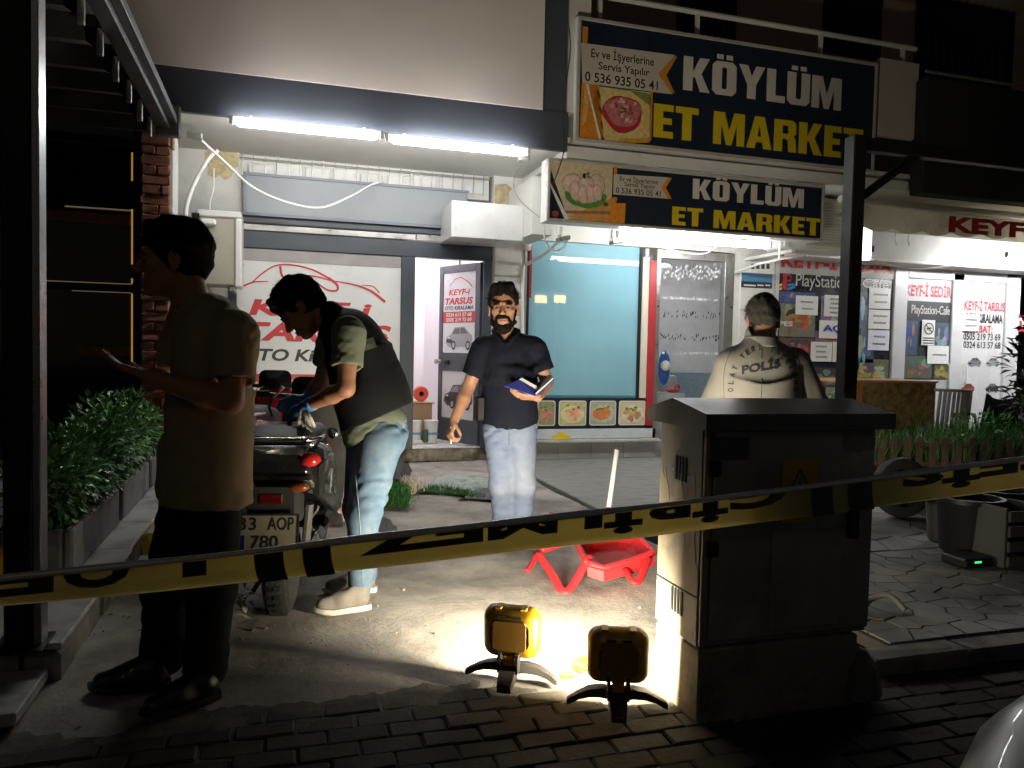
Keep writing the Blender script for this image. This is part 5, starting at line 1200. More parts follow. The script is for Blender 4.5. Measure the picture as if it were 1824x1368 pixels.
for a, b in ((452, 504), (538, 588), (1438, 1475), (1502, 1545)):
    m = MB(); x0 = fy(a, 1000, YT).x; x1 = fy(b, 1000, YT).x; z0a, z1a = tz(x0); z0b, z1b = tz(x1)
    for k in range(4):
        t0, t1 = k / 4, (k + 1) / 4; sh = lambda t: .014 * (1 - t) ** 2
        m.quad((x0 + sh(t0), YT - .007, z0a + (z1a - z0a) * t0), (x1 + sh(t0), YT - .007, z0b + (z1b - z0b) * t0), (x1 + sh(t1), YT - .007, z0b + (z1b - z0b) * t1), (x0 + sh(t1), YT - .007, z0a + (z1a - z0a) * t1))
    part('stripe', m, tp_k, tp)

# ================================================================ PLANTS
def leaf(mb, p, d, up, L, W):
    d = d.normalized(); s = d.cross(up); s = s.normalized() if s.length > 1e-4 else Vector((1, 0, 0)); n = s.cross(d)
    a = p; b = p + d * L * .45 + s * W * .5 + n * W * .12; c = p + d * L - n * L * .12; e = p + d * L * .45 - s * W * .5 + n * W * .12; mid = p + d * L * .5 - n * W * .05
    return mb.add([a, b, c, e, mid], [(0, 1, 4), (1, 2, 4), (2, 3, 4), (3, 0, 4)])
def shrub(name, label, blobs, nleaf, size, loc, group, mats=(leaf_m, leaf2_m)):
    t = thing(name, label, 'shrub', loc, 0, group); m = MB(); st_ = MB(); r = random.Random(int(loc[0] * 997 + loc[1] * 131))
    for (c, rad, n) in blobs:
        for k in range(n):
            v = Vector((r.gauss(0, 1), r.gauss(0, 1), r.gauss(0, 1))).normalized(); q = (.45 + .6 * r.random() ** .6)
            p = Vector(c) + Vector((v.x * rad[0], v.y * rad[1], v.z * rad[2])) * q
            d = (v + Vector((r.uniform(-.7, .7), r.uniform(-.7, .7), r.uniform(-.4, .6)))).normalized(); m.cur = 0 if r.random() < .7 else 1
            leaf(m, p, d, Vector((r.uniform(-.3, .3), r.uniform(-.3, .3), 1)), (lambda q: q)(size * r.choice((.45, .7, 1, 1.2, 1.5))), size * r.uniform(.35, .85))
        for k in range(5):
            e = Vector(c) + Vector((r.uniform(-.7, .7) * rad[0], r.uniform(-.7, .7) * rad[1], r.uniform(0, .6) * rad[2])); st_.tube([(loc[0] + r.uniform(-.08, .08), c[1] + r.uniform(-.05, .05), loc[2]), (e + Vector((loc[0], c[1], loc[2]))) / 2, e], .006, 5)
    part('leaves', m, mats, t, kind='stuff'); part('stem', st_, M('stem', (.06, .05, .025), .8), t, kind='stuff'); return t
def planter(y0, y1, label):
    x0, x1, z0, z1 = -3.17, -2.82, .146, .375; t = thing('planter', label, 'planter', ((x0 + x1) / 2, (y0 + y1) / 2, z0), 0, 'grey concrete planters along the terrace edge')
    for nm, a in (('side', (x1 - .045, x1, y0, y1)), ('side', (x0, x0 + .045, y0, y1)), ('side', (x0 + .046, x1 - .046, y0, y0 + .045)), ('side', (x0 + .046, x1 - .046, y1 - .045, y1))): part(nm, MB().box(*a, z0, z1, .012), cplant, t)
    part('soil', MB().box(x0 + .046, x1 - .046, y0 + .046, y1 - .046, z0, z1 - .05), soil, t); return t
for i, (y0, y1, l1, l2) in enumerate(((-4.47, -3.33, 'long grey concrete planter beside the black pergola post', 'leafy green shrub in the planter beside the pergola post'), (-3.22, -2.16, 'grey concrete planter in the middle of the terrace row', 'taller leafy green shrub in the middle terrace planter'), (-2.05, -1.5, 'short grey concrete planter next to the brick column', 'bushy green shrub beside the brick column'))):
    planter(y0, y1, l1); bl = []; n = max(2, int((y1 - y0) / .26))
    for k in range(n):
        yy = y0 + (k + .5) * (y1 - y0) / n; h = (.3, .36, .40)[i] * (1 + .38 * math.sin(k * 2.3 + i * 1.7) + random.uniform(-.1, .1)); bl.append(((-2.97 + random.uniform(-.03, .03), yy, .40 + h * .5), (.19, .19, h * .62), 430))
    shrub('shrub', l2, bl, 0, .06, (-2.99, (y0 + y1) / 2, .32), 'shrubs in the terrace planters')
t = thing('yellow_container', 'amber yellow plastic container on the terrace, partly behind the pergola post', 'container', tuple(gz(-10, 1040, .13)))
c = gz(-12, 1040, .13); m = MB(); m.box(c.x - .13, c.x + .10, c.y - .1, c.y + .1, .13, .30, .02); part('body', m, M('amber_plastic', (.5, .24, .01), .4), t); part('lid', MB().box(c.x - .135, c.x + .105, c.y - .105, c.y + .105, .301, .32, .008), M('amber_plastic'), t)
c = gz(262, 985); m = MB(); m.prism([(-.05, 0), (.05, 0), (.006, .12), (-.006, .12)], -.05, .05, 'x'); m.xf(Matrix.Translation(c) @ Matrix.Rotation(.6, 4, 'Z')); solo('evidence_marker', m, M('marker_yellow', (.6, .5, .01), .4), 'small yellow folded marker on the ground beside the marble kerb', 'marker')

# right-hand bed: picket fence, grasses, plants
fa, fb = Vector((4.1, -1.75, 0)), Vector((7.6, -3.0, 0)); fdir = (fb - fa).normalized(); fl = (fb - fa).length
pf = thing('picket_fence', 'low worn brown picket fence in front of the green planting bed', 'fence', tuple(fa)); wood = M('old_wood', (.16, .10, .07), .8, var=.35, vs=9, bump=.5, bs=40, stretch=(6, 6, 1))
ang = math.atan2(fdir.y, fdir.x); k = 0; s_ = 0
while s_ < fl:
    p = fa + fdir * s_; w = random.uniform(.032, .042); h = random.uniform(.36, .45)
    m = MB(); m.prism([(-w, 0), (w, 0), (w, h - .03), (0, h), (-w, h - .03)], -.009, .009); m.xf(Matrix.Translation(p + Vector((0, 0, .05))) @ Matrix.Rotation(ang, 4, 'Z') @ Matrix.Rotation(random.uniform(-.05, .05), 4, 'Y')); part('picket', m, wood, pf); s_ += .135
for zz in (.14, .34): m = MB(); m.box(0, fl, .011, .032, zz, zz + .045); m.xf(Matrix.Translation(fa) @ Matrix.Rotation(ang, 4, 'Z')); part('rail', m, wood, pf)
m = MB(); r = random.Random(5)
m.cur = 0
for k in range(5200):
    s_ = r.random() * fl * 1.0; o = r.uniform(.04, .75); p = fa + fdir * s_ + Vector((-fdir.y, fdir.x, 0)) * o; p.z = .1
    L = r.uniform(.3, .62) * (1 - .15 * math.sin(s_ * 3)); a = r.random() * 2 * PI; bd_ = r.uniform(.15, .7); d = Vector((math.cos(a) * bd_, math.sin(a) * bd_, 1)).normalized(); s2 = Vector((-math.sin(a), math.cos(a), 0)) * r.uniform(.004, .008)
    q = p + d * L * .6; e = p + d * L + Vector((math.cos(a), math.sin(a), 0)) * L * bd_ * .35 - Vector((0, 0, L * bd_ * .15)); m.cur = 0 if r.random() < .6 else 1
    m.add([p - s2, p + s2, q + s2 * .9, q - s2 * .9, e], [(0, 1, 2, 3), (3, 2, 4)])
solo('grass', m, [leaf_m, leaf2_m], 'long green grass blades growing behind the picket fence', 'grass', kind='stuff')
m = MB(); m.box(0, fl, .04, .8, .03, .12); m.xf(Matrix.Translation(fa) @ Matrix.Rotation(ang, 4, 'Z')); struct('garden_bed', m, soil)
bl = [((5.55, -2.0, .50), (.5, .2, .22), 300)]; shrub('shrub', 'low dark leafy shrub among the grasses behind the picket fence', bl, 0, .06, (5.55, -2.0, .15), 'shrubs in the planting bed')
c = dp(1850, 660, 6.4); dkl = M('dark_leaf', (.018, .03, .012), .45, var=.4)
shrub('tree', 'slender dark leaved young tree reaching in beside the cafe door', [((c.x, c.y, c.z), (.24, .24, .40), 210), ((c.x - .03, c.y, c.z + .3), (.13, .13, .2), 40), ((c.x, c.y, c.z - .25), (.24, .2, .14), 70)], 0, .095, (c.x + .12, c.y, .1), 'young tree by the cafe', (dkl, dkl))

# ================================================================ CAFE FURNITURE
Y = -1.45; A = fy(1492, 700, Y); B = fy(1535, 700, Y); C = fy(1664, 700, Y); zt = fy(1580, 677, Y).z
osb = M('osb_board', (.26, .17, .07), .7, var=.45, vs=22, bump=.2, bs=30, col2=(.14, .085, .03), c2s=14, c2lo=.45, c2hi=.6)
ct = thing('counter', 'chipboard sales counter with an orange brown end standing before the cafe', 'counter', ((A.x + C.x) / 2, Y, 0))
part('front_panel', MB().box(B.x, C.x, Y - .02, Y, .06, zt - .03), osb, ct); part('side_panel', MB().box(A.x, B.x - .003, Y - .012, Y + .01, .06, zt - .03), M('orange_wood', (.36, .15, .04), .5, var=.15, vs=6, stretch=(1, 1, 6)), ct)
part('side_panel', MB().box(C.x - .02, C.x, Y + .001, Y + .6, .06, zt - .03), osb, ct)
part('top', MB().box(A.x - .02, C.x + .02, Y - .04, Y + .62, zt - .029, zt, .005), M('counter_top', (.45, .24, .09), .4, var=.15), ct)
def chair(label, loc, rz, kind):
    t = thing('cafe_chair', label, 'chair', loc, rz, 'chairs in front of the cafe'); mt = M('grey_rattan', (.2, .195, .2), .6) if kind == 'ribbed' else M('black_mesh', (.012, .012, .013), .7)
    if kind == 'ribbed':
        for k in range(9):
            a0 = -.9 + k * .2; x = .24 * math.sin(a0); y = .22 - .1 * (1 - math.cos(a0)) * 2
            m = MB(); m.tube([(x, y, .47), (x * 1.04, y + .03, .7), (x * 1.02, y + .06, .93)], .026, 6, flat=.6); part('back_slat', m, mt, t, True, local=True)
        m = MB(); m.tube(spline([(.24 * math.sin(a) * 1.03, .28 - .2 * (1 - math.cos(a)), .94) for a in [-1.0 + .25 * i for i in range(9)]], 3), .02, 6); part('top_rail', m, mt, t, True, local=True)
    else:
        m = MB(); n = 6
        P = [[(-.25 - .0 * j + .5 * i / n, .22 + .09 * j / 4 - .04 * math.sin(PI * i / n), .46 + .44 * j / 4 - (.05 * math.sin(PI * i / n) if j == 4 else 0) + (.03 if j == 4 and i in (0, n) else 0)) for i in range(n + 1)] for j in range(5)]
        Q = [[(p[0], p[1] + .018, p[2]) for p in row] for row in P]
        for j in range(4):
            for i in range(n): m.quad(P[j][i], P[j][i + 1], P[j + 1][i + 1], P[j + 1][i]); m.quad(Q[j][i], Q[j][i + 1], Q[j + 1][i + 1], Q[j + 1][i])
        part('backrest', m, mt, t, True, local=True)
        for sx in (-1, 1): m = MB(); m.tube([(sx * .27, .24, .45), (sx * .29, .2, .68), (sx * .29, -.12, .66), (sx * .28, -.2, .44)], .014, 6); part('armrest', m, black_m, t, True, local=True)
    m = MB(); m.box(-.24, .24, -.24, .24, .42, .46, .015); part('seat', m, mt, t, local=True)
    for sx in (-1, 1):
        for sy in (-1, 1): m = MB(); m.tube([(sx * .21, sy * .2, .42), (sx * .24, sy * .24, 0)], .016, 6); part('leg', m, steel if kind == 'ribbed' else black_m, t, local=True)
    return t
c = fy(1687, 740, -1.5); chair('grey ribbed tub chair beside the chipboard counter', (c.x, -1.45, .0), R_(160), 'ribbed')
c = fy(1766, 745, -1.75); chair('black mesh armchair with its back to the planting bed', (c.x, -1.65, .0), R_(172), 'mesh')
c = fy(1800, 760, -1.2); tb = thing('cafe_table', 'small dark table behind the black mesh armchair', 'table', (c.x + .5, -1.1, 0)); part('top', MB().box(c.x + .1, c.x + .9, -1.4, -.75, .70, .73, .005), black_m, tb); part('pedestal', MB().tube([(c.x + .5, -1.08, 0), (c.x + .5, -1.08, .7)], .03, 8), black_m, tb)

# ================================================================ INSIDE THE RENTAL DOORWAY
c = fy(752, 712, .75); carton = M('carton', (.38, .25, .14), .8, var=.1)
b_ = thing('cardboard_box', 'brown carton standing inside the open rental doorway', 'box', (c.x, .75, .16)); part('body', MB().box(c.x - .14, c.x + .10, .62, .95, .163, .62, .004), carton, b_); part('flap', MB().box(c.x - .16, c.x + .13, .60, .97, .621, .632, .002), carton, b_)
c = fy(751, 693, .70); m = MB(); m.lathe([(.03, 0), (.085, 0), (.095, .03), (.095, .07), (.085, .1), (.03, .1), (.03, 0)], (0, 0, 0), 18, Matrix.Rotation(R_(90), 4, 'X')); m.xf(Matrix.Translation((c.x, .80, .732))); solo('cable_reel', m, M('red_orange', (.75, .10, .06), .4), 'bright red orange reel on top of the carton in the doorway', 'reel', 'auto')
for px, py, lab, s_ in ((768, 745, 'white bucket in front of the carton in the doorway', .085), (742, 750, 'smaller white paint tub beside the bucket in the doorway', .06)):
    c = fy(px, py, .45); t = thing('bucket', lab, 'bucket', (c.x, .45, .163)); m = MB(); m.lathe([(s_ * .85, 0), (s_, .24), (s_ * 1.06, .25), (s_ * 1.06, .27), (s_ * .2, .275)], (c.x, .45, .163), 16); part('body', m, whitep, t, 'auto'); m = MB(); m.lathe([(s_ * .97, .1), (s_ * .985, .13)], (c.x, .45, .163), 16); part('band', m, M('bucket_blue', (.2, .35, .5), .4), t)
m = MB(); m.box(-.36, -.25, .34, .42, .163, .21, .01); m.box(-.24, -.12, .36, .44, .163, .185, .005); solo('rag', m, whitem, 'crumpled white packaging on the doorway tiles', 'packaging')
m = MB(); m.box(fy(757, 742, .43).x - .03, fy(757, 742, .43).x + .03, .36, .40, .163, .33, .01); solo('bottle', m, M('green_dark', (.03, .09, .06), .4), 'small dark green bottle between the white tubs in the doorway', 'bottle')
# inside the market: blue apron with a round white badge
c = fy(1183, 655, .8); t = thing('apron', 'blue apron hanging inside the market entrance', 'apron', tuple(c)); m = MB(); m.ell((c.x, .8, c.z), (.09, .05, .24), 12); part('cloth', m, M('apron_blue', (.03, .12, .4), .7, bump=.3), t, True)
c = fy(1188, 652, .7); m = MB(); m.lathe([(.0, 0), (.075, 0), (.06, .03), (0, .035)], (0, 0, 0), 14, Matrix.Rotation(R_(90), 4, 'X')); m.xf(Matrix.Translation((c.x, .74, c.z))); solo('plate', m, whitep, 'round white dish hanging before the blue apron in the market', 'dish', True)
c = fy(1198, 695, .5); m = MB(); m.ell((c.x, .5, c.z), (.12, .06, .03), 10); m.tube(spline([(c.x + .02, .5, c.z + .02), (c.x + .07, .5, c.z + .08), (c.x + .1, .5, c.z + .03)], 4), .014, 6); solo('red_scoop', m, M('red_dark', (.4, .04, .03), .4), 'red handled object on the ledge inside the market glass', 'scoop', True)
m = MB(); m.box(2.62, 3.2, .35, .7, .05, c.z - .03); solo('display_ledge', m, M('counter_grey'), 'low pale ledge just inside the market entrance glass', 'ledge')

# ================================================================ TURF, DEBRIS
turf = M('turf_back', (.36, .40, .36), .9, var=.25, vs=14, bump=1, bs=60, col2=(.16, .22, .15), c2s=5); tgreen = M('turf_green', (.03, .13, .025), .8, var=.5, vs=20); greysheet = M('grey_sheet', (.13, .13, .13), .8, var=.25, bump=.5)
def tufts(mb, pts, n, L, w, r):
    for k in range(n):
        p = Vector(r.choice(pts)) + Vector((r.gauss(0, .03), r.gauss(0, .03), r.uniform(-.01, .01))); p.z = max(.002, p.z)
        d = Vector((r.uniform(-.7, .7), r.uniform(-.7, .7), r.uniform(.2, 1))).normalized(); s = d.cross(Vector((0, 0, 1))).normalized() * w; e = p + d * L * r.uniform(.5, 1.2); mb.add([p - s, p + s, e], [(0, 1, 2)])
def sheet(pix, nu, nv, bulge, seed):
    """crumpled sheet whose four corners lie on the ground at photo points"""
    c = [gz(*q) for q in pix]; g = []
    for i in range(nu + 1):
        row = []
        for j in range(nv + 1):
            u, v = i / nu, j / nv; p = c[0].lerp(c[1], u).lerp(c[3].lerp(c[2], u), v)
            z = bulge * (.35 + math.sin(PI * v) * (.6 + .5 * mnoise.noise((u * 4, v * 2, seed)))) + .03 * abs(mnoise.noise((u * 9, v * 6, seed + 3)))
            row.append((p.x + .03 * mnoise.noise((u * 6, v * 5, seed + 9)), p.y + .03 * mnoise.noise((u * 5, v * 7, seed + 5)), z * min(1, 6 * min(u, 1 - u) + .15) + .006))
        g.append(row)
    m = MB()
    for i in range(nu):
        for j in range(nv): m.quad(g[i][j], g[i + 1][j], g[i + 1][j + 1], g[i][j + 1])
    return m, g
m, g = sheet([(742, 878), (866, 893), (900, 862), (790, 850)], 26, 12, .07, 2); r = random.Random(9)
t = thing('turf_sheet', 'crumpled pale backed artificial turf sheet lying before the shop step', 'artificial turf', tuple(gz(810, 880))); part('backing', m, turf, t, True)
m = MB(); tufts(m, [g[i][0] for i in range(24)] + [g[i][1] for i in range(4, 20)], 900, .05, .004, r); part('pile', m, tgreen, t, kind='stuff')
m, g = sheet([(815, 893), (880, 895), (900, 878), (860, 872)], 12, 6, .05, 7); solo('rubber_sheet', m, greysheet, 'folded grey rubber sheet half under the turf beside the bearded man', 'sheet', True)
c = gz(703, 905); t = thing('turf_roll', 'bright green roll of artificial turf behind the man in the vest', 'artificial turf', tuple(c))
m = MB(); n = 14; R0 = [(c.x - .10, c.y + .16, .06), (c.x - .02, c.y + .1, .17), (c.x, c.y, .10), (c.x - .02, c.y - .08, .04)]
m.tube(spline([(c.x - .16, c.y + .12, .08), (c.x - .03, c.y + .05, .1), (c.x + .10, c.y - .02, .08)], 6), [.075] * 13, 12); part('backing', m, M('turf_dark', (.02, .06, .02), .9), t, True)
pts = []
for k in range(500):
    a = r.random() * 2 * PI; s_ = r.random(); pts.append((c.x - .16 + .26 * s_ + .0 * a, c.y + .12 - .14 * s_ + .08 * math.cos(a), .09 + .08 * math.sin(a)))
m = MB(); tufts(m, pts, 2600, .055, .004, r); part('pile', m, tgreen, t, kind='stuff')
m, g = sheet([(655, 860), (720, 868), (735, 842), (690, 830)], 12, 8, .16, 11); solo('rubber_sheet', m, M('dark_sheet', (.045, .045, .045), .8, bump=.5), 'dark grey stiff sheet standing up behind the green turf roll', 'sheet', True)
for (px, py, lab) in ((683, 890, 'frayed cloth bundle between the green turf roll and the pale jeans'), (733, 880, 'frayed cloth bundle between the green turf roll and the turf sheet')):
    c = gz(px, py); m = MB(); pts = []
    for k in range(60): pts.append((c.x + r.gauss(0, .04), c.y + r.gauss(0, .03), .03 + r.random() * .1))
    m.ell((c.x, c.y, .06), (.06, .05, .07), 10); tufts(m, pts, 260, .06, .006, r); solo('cloth_bundle', m, M('cloth_beige', (.55, .47, .38), .9), lab, 'cloth')
c = gz(600, 925); m, g = sheet([(585, 935), (612, 935), (615, 905), (590, 905)], 8, 8, .22, 21); solo('paper_bag', m, M('pink_paper', (.55, .42, .42), .8, var=.3, vs=14, col2=(.35, .1, .12), c2s=9), 'crumpled pinkish paper bag on the ground behind the scooter', 'bag', True)
c = gz(690, 945); m, g = sheet([(640, 965), (712, 950), (690, 925), (640, 935)], 8, 6, .05, 31); solo('rubber_sheet', m, M('dark_sheet'), 'dark flat rubber mat lying behind the man in the vest', 'sheet', True)
m = MB(); r = random.Random(77)
for k in range(260):
    px, py = (r.uniform(150, 520), r.uniform(1040, 1140)) if k < 150 else ((r.uniform(560, 860), r.uniform(815, 850)) if k < 200 else (r.uniform(500, 1150), r.uniform(960, 1230)))
    c = gz(px, py); s_ = r.uniform(.002, .006) if k % 9 else .011; m.ell((c.x, c.y, s_ * .3), (s_, s_ * r.uniform(.5, 1), s_ * .6), 6)
solo('debris', m, M('rubble', (.2, .18, .155), .9, var=.5, vs=30), 'small crumbs of rubble scattered over the concrete yard', 'rubble', kind='stuff')
m = MB(); r = random.Random(78)
for k in range(26):
    px, py = r.uniform(400, 450), r.uniform(1045, 1110); c = gz(px, py); leaf(m, c + Vector((0, 0, r.uniform(.01, .05))), Vector((r.uniform(-1, 1), r.uniform(-1, 1), r.uniform(-.2, .5))), Vector((r.uniform(-.4, .4), 0, 1)), r.uniform(.05, .1), r.uniform(.02, .045))
solo('dry_leaves', m, M('dry_leaf', (.3, .26, .2), .8, var=.4), 'dry pale leaves and scraps heaped beside the scooter wheel', 'dry leaves', kind='stuff')

# ================================================================ OVERTURNED RED CHAIR, WHITE POLE
red_p = M('red_plastic', (.55, .022, .026), .5, var=.1, spec=.3)
rc = thing('plastic_chair', 'overturned red plastic chair lying on the concrete', 'chair', tuple(gz(1040, 1040)))
def D3(a): return dp(a[0], a[1], a[2])
def bar(pts, r, flat=.55, nm='leg'): m = MB(); m.tube(spline([D3(p) for p in pts], 5), r, 8, flat=flat); return part(nm, m, red_p, rc, True)
bar([(958, 984, 4.42), (985, 1025, 4.2), (1003, 1053, 4.06), (1022, 1040, 4.1), (1050, 990, 4.22)], .027)
bar([(938, 1018, 4.22), (950, 1000, 4.35), (962, 978, 4.45)], .018)
bar([(984, 914, 4.7), (972, 950, 4.6), (962, 980, 4.46)], .024, .5, 'armrest')
bar([(962, 980, 4.46), (995, 968, 4.5), (1030, 958, 4.52)], .03, .9, 'armrest')
bar([(1115, 1014, 4.18), (1125, 1032, 4.08), (1138, 1034, 4.08), (1156, 990, 4.28)], .022)
bar([(1085, 905, 4.85), (1080, 935, 4.8), (1070, 958, 4.7)], .026, .8, 'leg'); bar([(1050, 915, 4.8), (1060, 935, 4.75), (1060, 958, 4.66)], .026, .8, 'leg')
m = MB(); F_ = [(1046, 1003, 4.16), (1075, 1012, 4.14), (1120, 1000, 4.2), (1165, 984, 4.3)]; Bk = [(1022, 957, 4.56), (1055, 948, 4.72), (1100, 944, 4.76), (1132, 950, 4.7)]
n = 9; rows = []
for j in range(n + 1):
    v = j / n; row = []
    for i in range(10):
        u = i / 9; k = u * 3; a = int(min(2, k)); f = k - a
        p = D3(F_[a]).lerp(D3(F_[a + 1]), f).lerp(D3(Bk[a]).lerp(D3(Bk[a + 1]), f), v); dip = .075 * (1 - max(abs(2 * u - 1), abs(2 * v - 1)) ** 6); row.append((p.x, p.y, p.z - dip))
    rows.append(row)
for j in range(n):
    for i in range(9): m.quad(rows[j][i], rows[j][i + 1], rows[j + 1][i + 1], rows[j + 1][i])
m2 = MB(); m2.v = [(v[0], v[1], v[2] - .012) for v in m.v]; m.add(m2.v, m.f[:]); part('seat', m, red_p, rc, True)
m = MB(); per = rows[0] + [r_[-1] for r_ in rows[1:]] + rows[-1][::-1][1:] + [r_[0] for r_ in rows[::-1][1:]]; m.tube(per, .019, 8); part('rim', m, red_p, rc, True)
m = MB()
for i in range(9):
    a, b = rows[0][i], rows[0][i + 1]; m.quad(a, b, (b[0], b[1] - .01, b[2] - .07), (a[0], a[1] - .01, a[2] - .07))
part('apron', m, red_p, rc, True)
wp_ = thing('broom_handle', 'white pole sticking up out of the overturned red chair', 'pole', tuple(dp(1084, 905, 4.86)))
part('pole', MB().tube([dp(1081, 925, 4.84), dp(1099, 801, 4.9)], .0155, 10), whitep, wp_, True); part('tip', MB().tube([dp(1099, 801, 4.9), dp(1099.4, 799, 4.9)], .012, 8), black_m, wp_)

# ================================================================ SCOOTERS
tyre_m = M('tyre', (.022, .021, .02), .8, var=.2, bump=1.2, bs=55); sc_blk = M('scooter_black', (.012, .012, .013), .22, var=.1, coat=.5); sc_gry = M('scooter_grey', (.028, .027, .026), .35, var=.1, coat=.3); chrome = M('chrome', (.6, .6, .6), .15, metal=1, var=.1)
tail_r = M('tail_red', (.55, .02, .02), .12, var=.1, coat=.6); orange_l = M('turn_orange', (.25, .05, .01), .15, coat=.5); plate_w = M('plate_white', (.36, .32, .24), .5, var=.08)
def scooter(label, loc, rz, body, plate):
    t = thing('scooter', label, 'scooter', loc, rz, 'scooters standing in front of the shops')
    def sec(y, w, z0, z1, r=.06, n=5): return [(p[0], y, p[1]) for p in rrect(0, (z0 + z1) / 2, w, z1 - z0, min(r, w * .45, (z1 - z0) * .45), n)]
    for nm, y, wd in (('rear_wheel', 0, .06), ('front_wheel', 1.27, .045)):
        R0 = .235; m = MB(); prof = [(R0 - .09, -wd * .7), (R0 - .05, -wd), (R0 - .015, -wd * .8), (R0, -wd * .3), (R0, wd * .3), (R0 - .015, wd * .8), (R0 - .05, wd), (R0 - .09, wd * .7)]
        Mx = Matrix.Translation((0, y, R0)) @ Matrix.Rotation(R_(90), 4, 'Y'); m.lathe(prof, (0, 0, 0), 36, Mx); w_ = part(nm, m, tyre_m, t, 'auto', local=True)
        m = MB(); m.lathe([(.03, -wd * .5), (R0 - .088, -wd * .62), (R0 - .088, wd * .62), (.03, wd * .5)], (0, 0, 0), 24, Mx); part('rim', m, M('rim_grey', (.2, .19, .17), .4, metal=.6), w_, 'auto', local=True)
        m = MB()
        for k in range(30):
            a = 2 * PI * k / 30
            for s in (-1, 1): m.box(-.012, .012, -wd * .55 * 1, wd * .0, R0 - .004, R0 + .004, .002, Mx @ Matrix.Rotation(a + (.1 if s > 0 else 0), 4, 'Z') @ Matrix.Rotation(R_(90), 4, 'X') @ Matrix.Scale(s, 4, (0, 1, 0)))
        part('tread', m, tyre_m, w_, local=True, kind='stuff')
    m = MB(); m.loft([sec(-.27, .30, .70, .80, .05), sec(-.22, .37, .62, .83), sec(-.05, .40, .58, .84), sec(.2, .42, .50, .80), sec(.45, .40, .42, .72), sec(.62, .30, .36, .62)], True, True); part('tail_body', m, body, t, 'auto', local=True)
    m = MB(); m.loft([sec(-.16, .26, .80, .86, .03), sec(-.05, .30, .80, .90, .04), sec(.3, .32, .78, .89, .04), sec(.62, .26, .72, .84, .04), sec(.72, .2, .70, .80, .04)], True, True); part('seat', m, M('seat_black', (.012, .012, .012), .6, bump=.3, bs=120), t, 'auto', local=True)
    m = MB(); m.tube(spline([(.17, .12, .85), (.19, -.1, .86), (.17, -.25, .865), (0, -.30, .868), (-.17, -.25, .865), (-.19, -.1, .86), (-.17, .12, .85)], 5), .014, 8, flat=.8); m.box(-.15, .15, -.29, -.18, .858, .872, .005); part('grab_rail', m, chrome, t, True, local=True)
    m = MB(); m.loft([sec(-.285, .34, .69, .705, .007), sec(-.26, .36, .685, .71, .01)], True, True); part('trim_strip', m, chrome, t, local=True)
    for s in (-1, 1):
        m = MB(); m.ell((s * .16, -.245, .775), (.05, .045, .034), 12, Matrix.Rotation(s * .5, 3, 'Z')); part('tail_light', m, tail_r, t, True, local=True)
        m = MB(); m.ell((s * .11, -.27, .655), (.055, .03, .022), 10); part('turn_signal', m, orange_l, t, True, local=True)
        x = s * .216; m = MB(); m.loft([[(x - s * .02, -.2, .60), (x, -.15, .58), (x + s * .012, .2, .44), (x, .6, .40), (x - s * .03, .62, .5), (x + s * .006, .25, .68), (x, -.1, .76), (x - s * .02, -.22, .74)], [(x - s * .05, -.19, .61), (x - s * .04, -.15, .60), (x - s * .04, .2, .46), (x - s * .04, .58, .42), (x - s * .06, .6, .5), (x - s * .04, .25, .66), (x - s * .04, -.1, .74), (x - s * .05, -.2, .73)]], True, True); sp = part('side_panel', m, sc_gry, t, local=True)
        if s > 0:
            m = MB(); text_uv(m, 'AIRT', .26, .1, lambda a, b: (x + .016, -.1 + a, .60 + b - .22 * a), bold=.01, shear=.1); part('lettering', m, M('badge_grey', (.5, .5, .5), .4), sp, local=True)
        m = MB(); m.tube([(s * .12, .95, .98), (s * .33, .82, 1.0)], .016, 8); hb = part('handlebar', m, black_m, t, local=True); m = MB(); m.tube([(s * .24, .87, 1.0), (s * .34, .81, 1.0)], .02, 8); part('grip', m, dark_g, hb, local=True)
    m = MB(); m.loft([sec(-.295, .2, .5, .66, .04), sec(-.2, .26, .48, .64, .04), sec(-.05, .2, .47, .6, .04)], True, True); part('under_tail', m, M('under_grey', (.03, .03, .03), .5), t, 'auto', local=True)
    m = MB(); m.box(-.05, .05, -.30, -.292, .585, .63, .004); part('reflector', m, M('reflector_red', (.10, .006, .008), .2, coat=.5), t, local=True)
    m = MB(); m.loft([[(-.06, -.27, .5), (.06, -.27, .5), (.06, -.255, .5), (-.06, -.255, .5)], [(-.07, -.34, .3), (.07, -.34, .3), (.07, -.325, .3), (-.07, -.325, .3)]], True, True); part('mudguard', m, black_m, t, local=True)
    T = Matrix.Translation((-.01, -.33, .465)) @ Matrix.Rotation(R_(-12), 4, 'X')
    m = MB(); m.box(-.135, .135, -.005, .0, -.08, .08, .002, T); lp = part('license_plate', m, plate_w, t, local=True)
    m = MB()
    for q in ((-.138, .138, .074, .083), (-.138, .138, -.083, -.074), (-.138, -.130, -.074, .074), (.130, .138, -.074, .074)): m.box(q[0], q[1], -.0075, -.0055, q[2], q[3], 0, T)
    part('plate_frame', m, blk_i, lp, local=True)
    if plate:
        m = MB(); f = lambda x0, z0: (lambda a, b: T @ Vector((x0 + a, -.0065, z0 + b)))
        text_uv(m, plate[0], .075, .055, f(-.118, .012), bold=.015); text_uv(m, plate[1], .112, .055, f(.004, .012), bold=.015); text_uv(m, plate[2], .118, .055, f(-.065, -.066), bold=.015); part('lettering', m, blk_i, lp, local=True)
        m = MB(); m.box(-.125, -.09, -.0068, -.006, -.072, -.01, 0, T); part('blue_band', m, M('plate_blue', (.01, .02, .12), .5), lp, local=True)
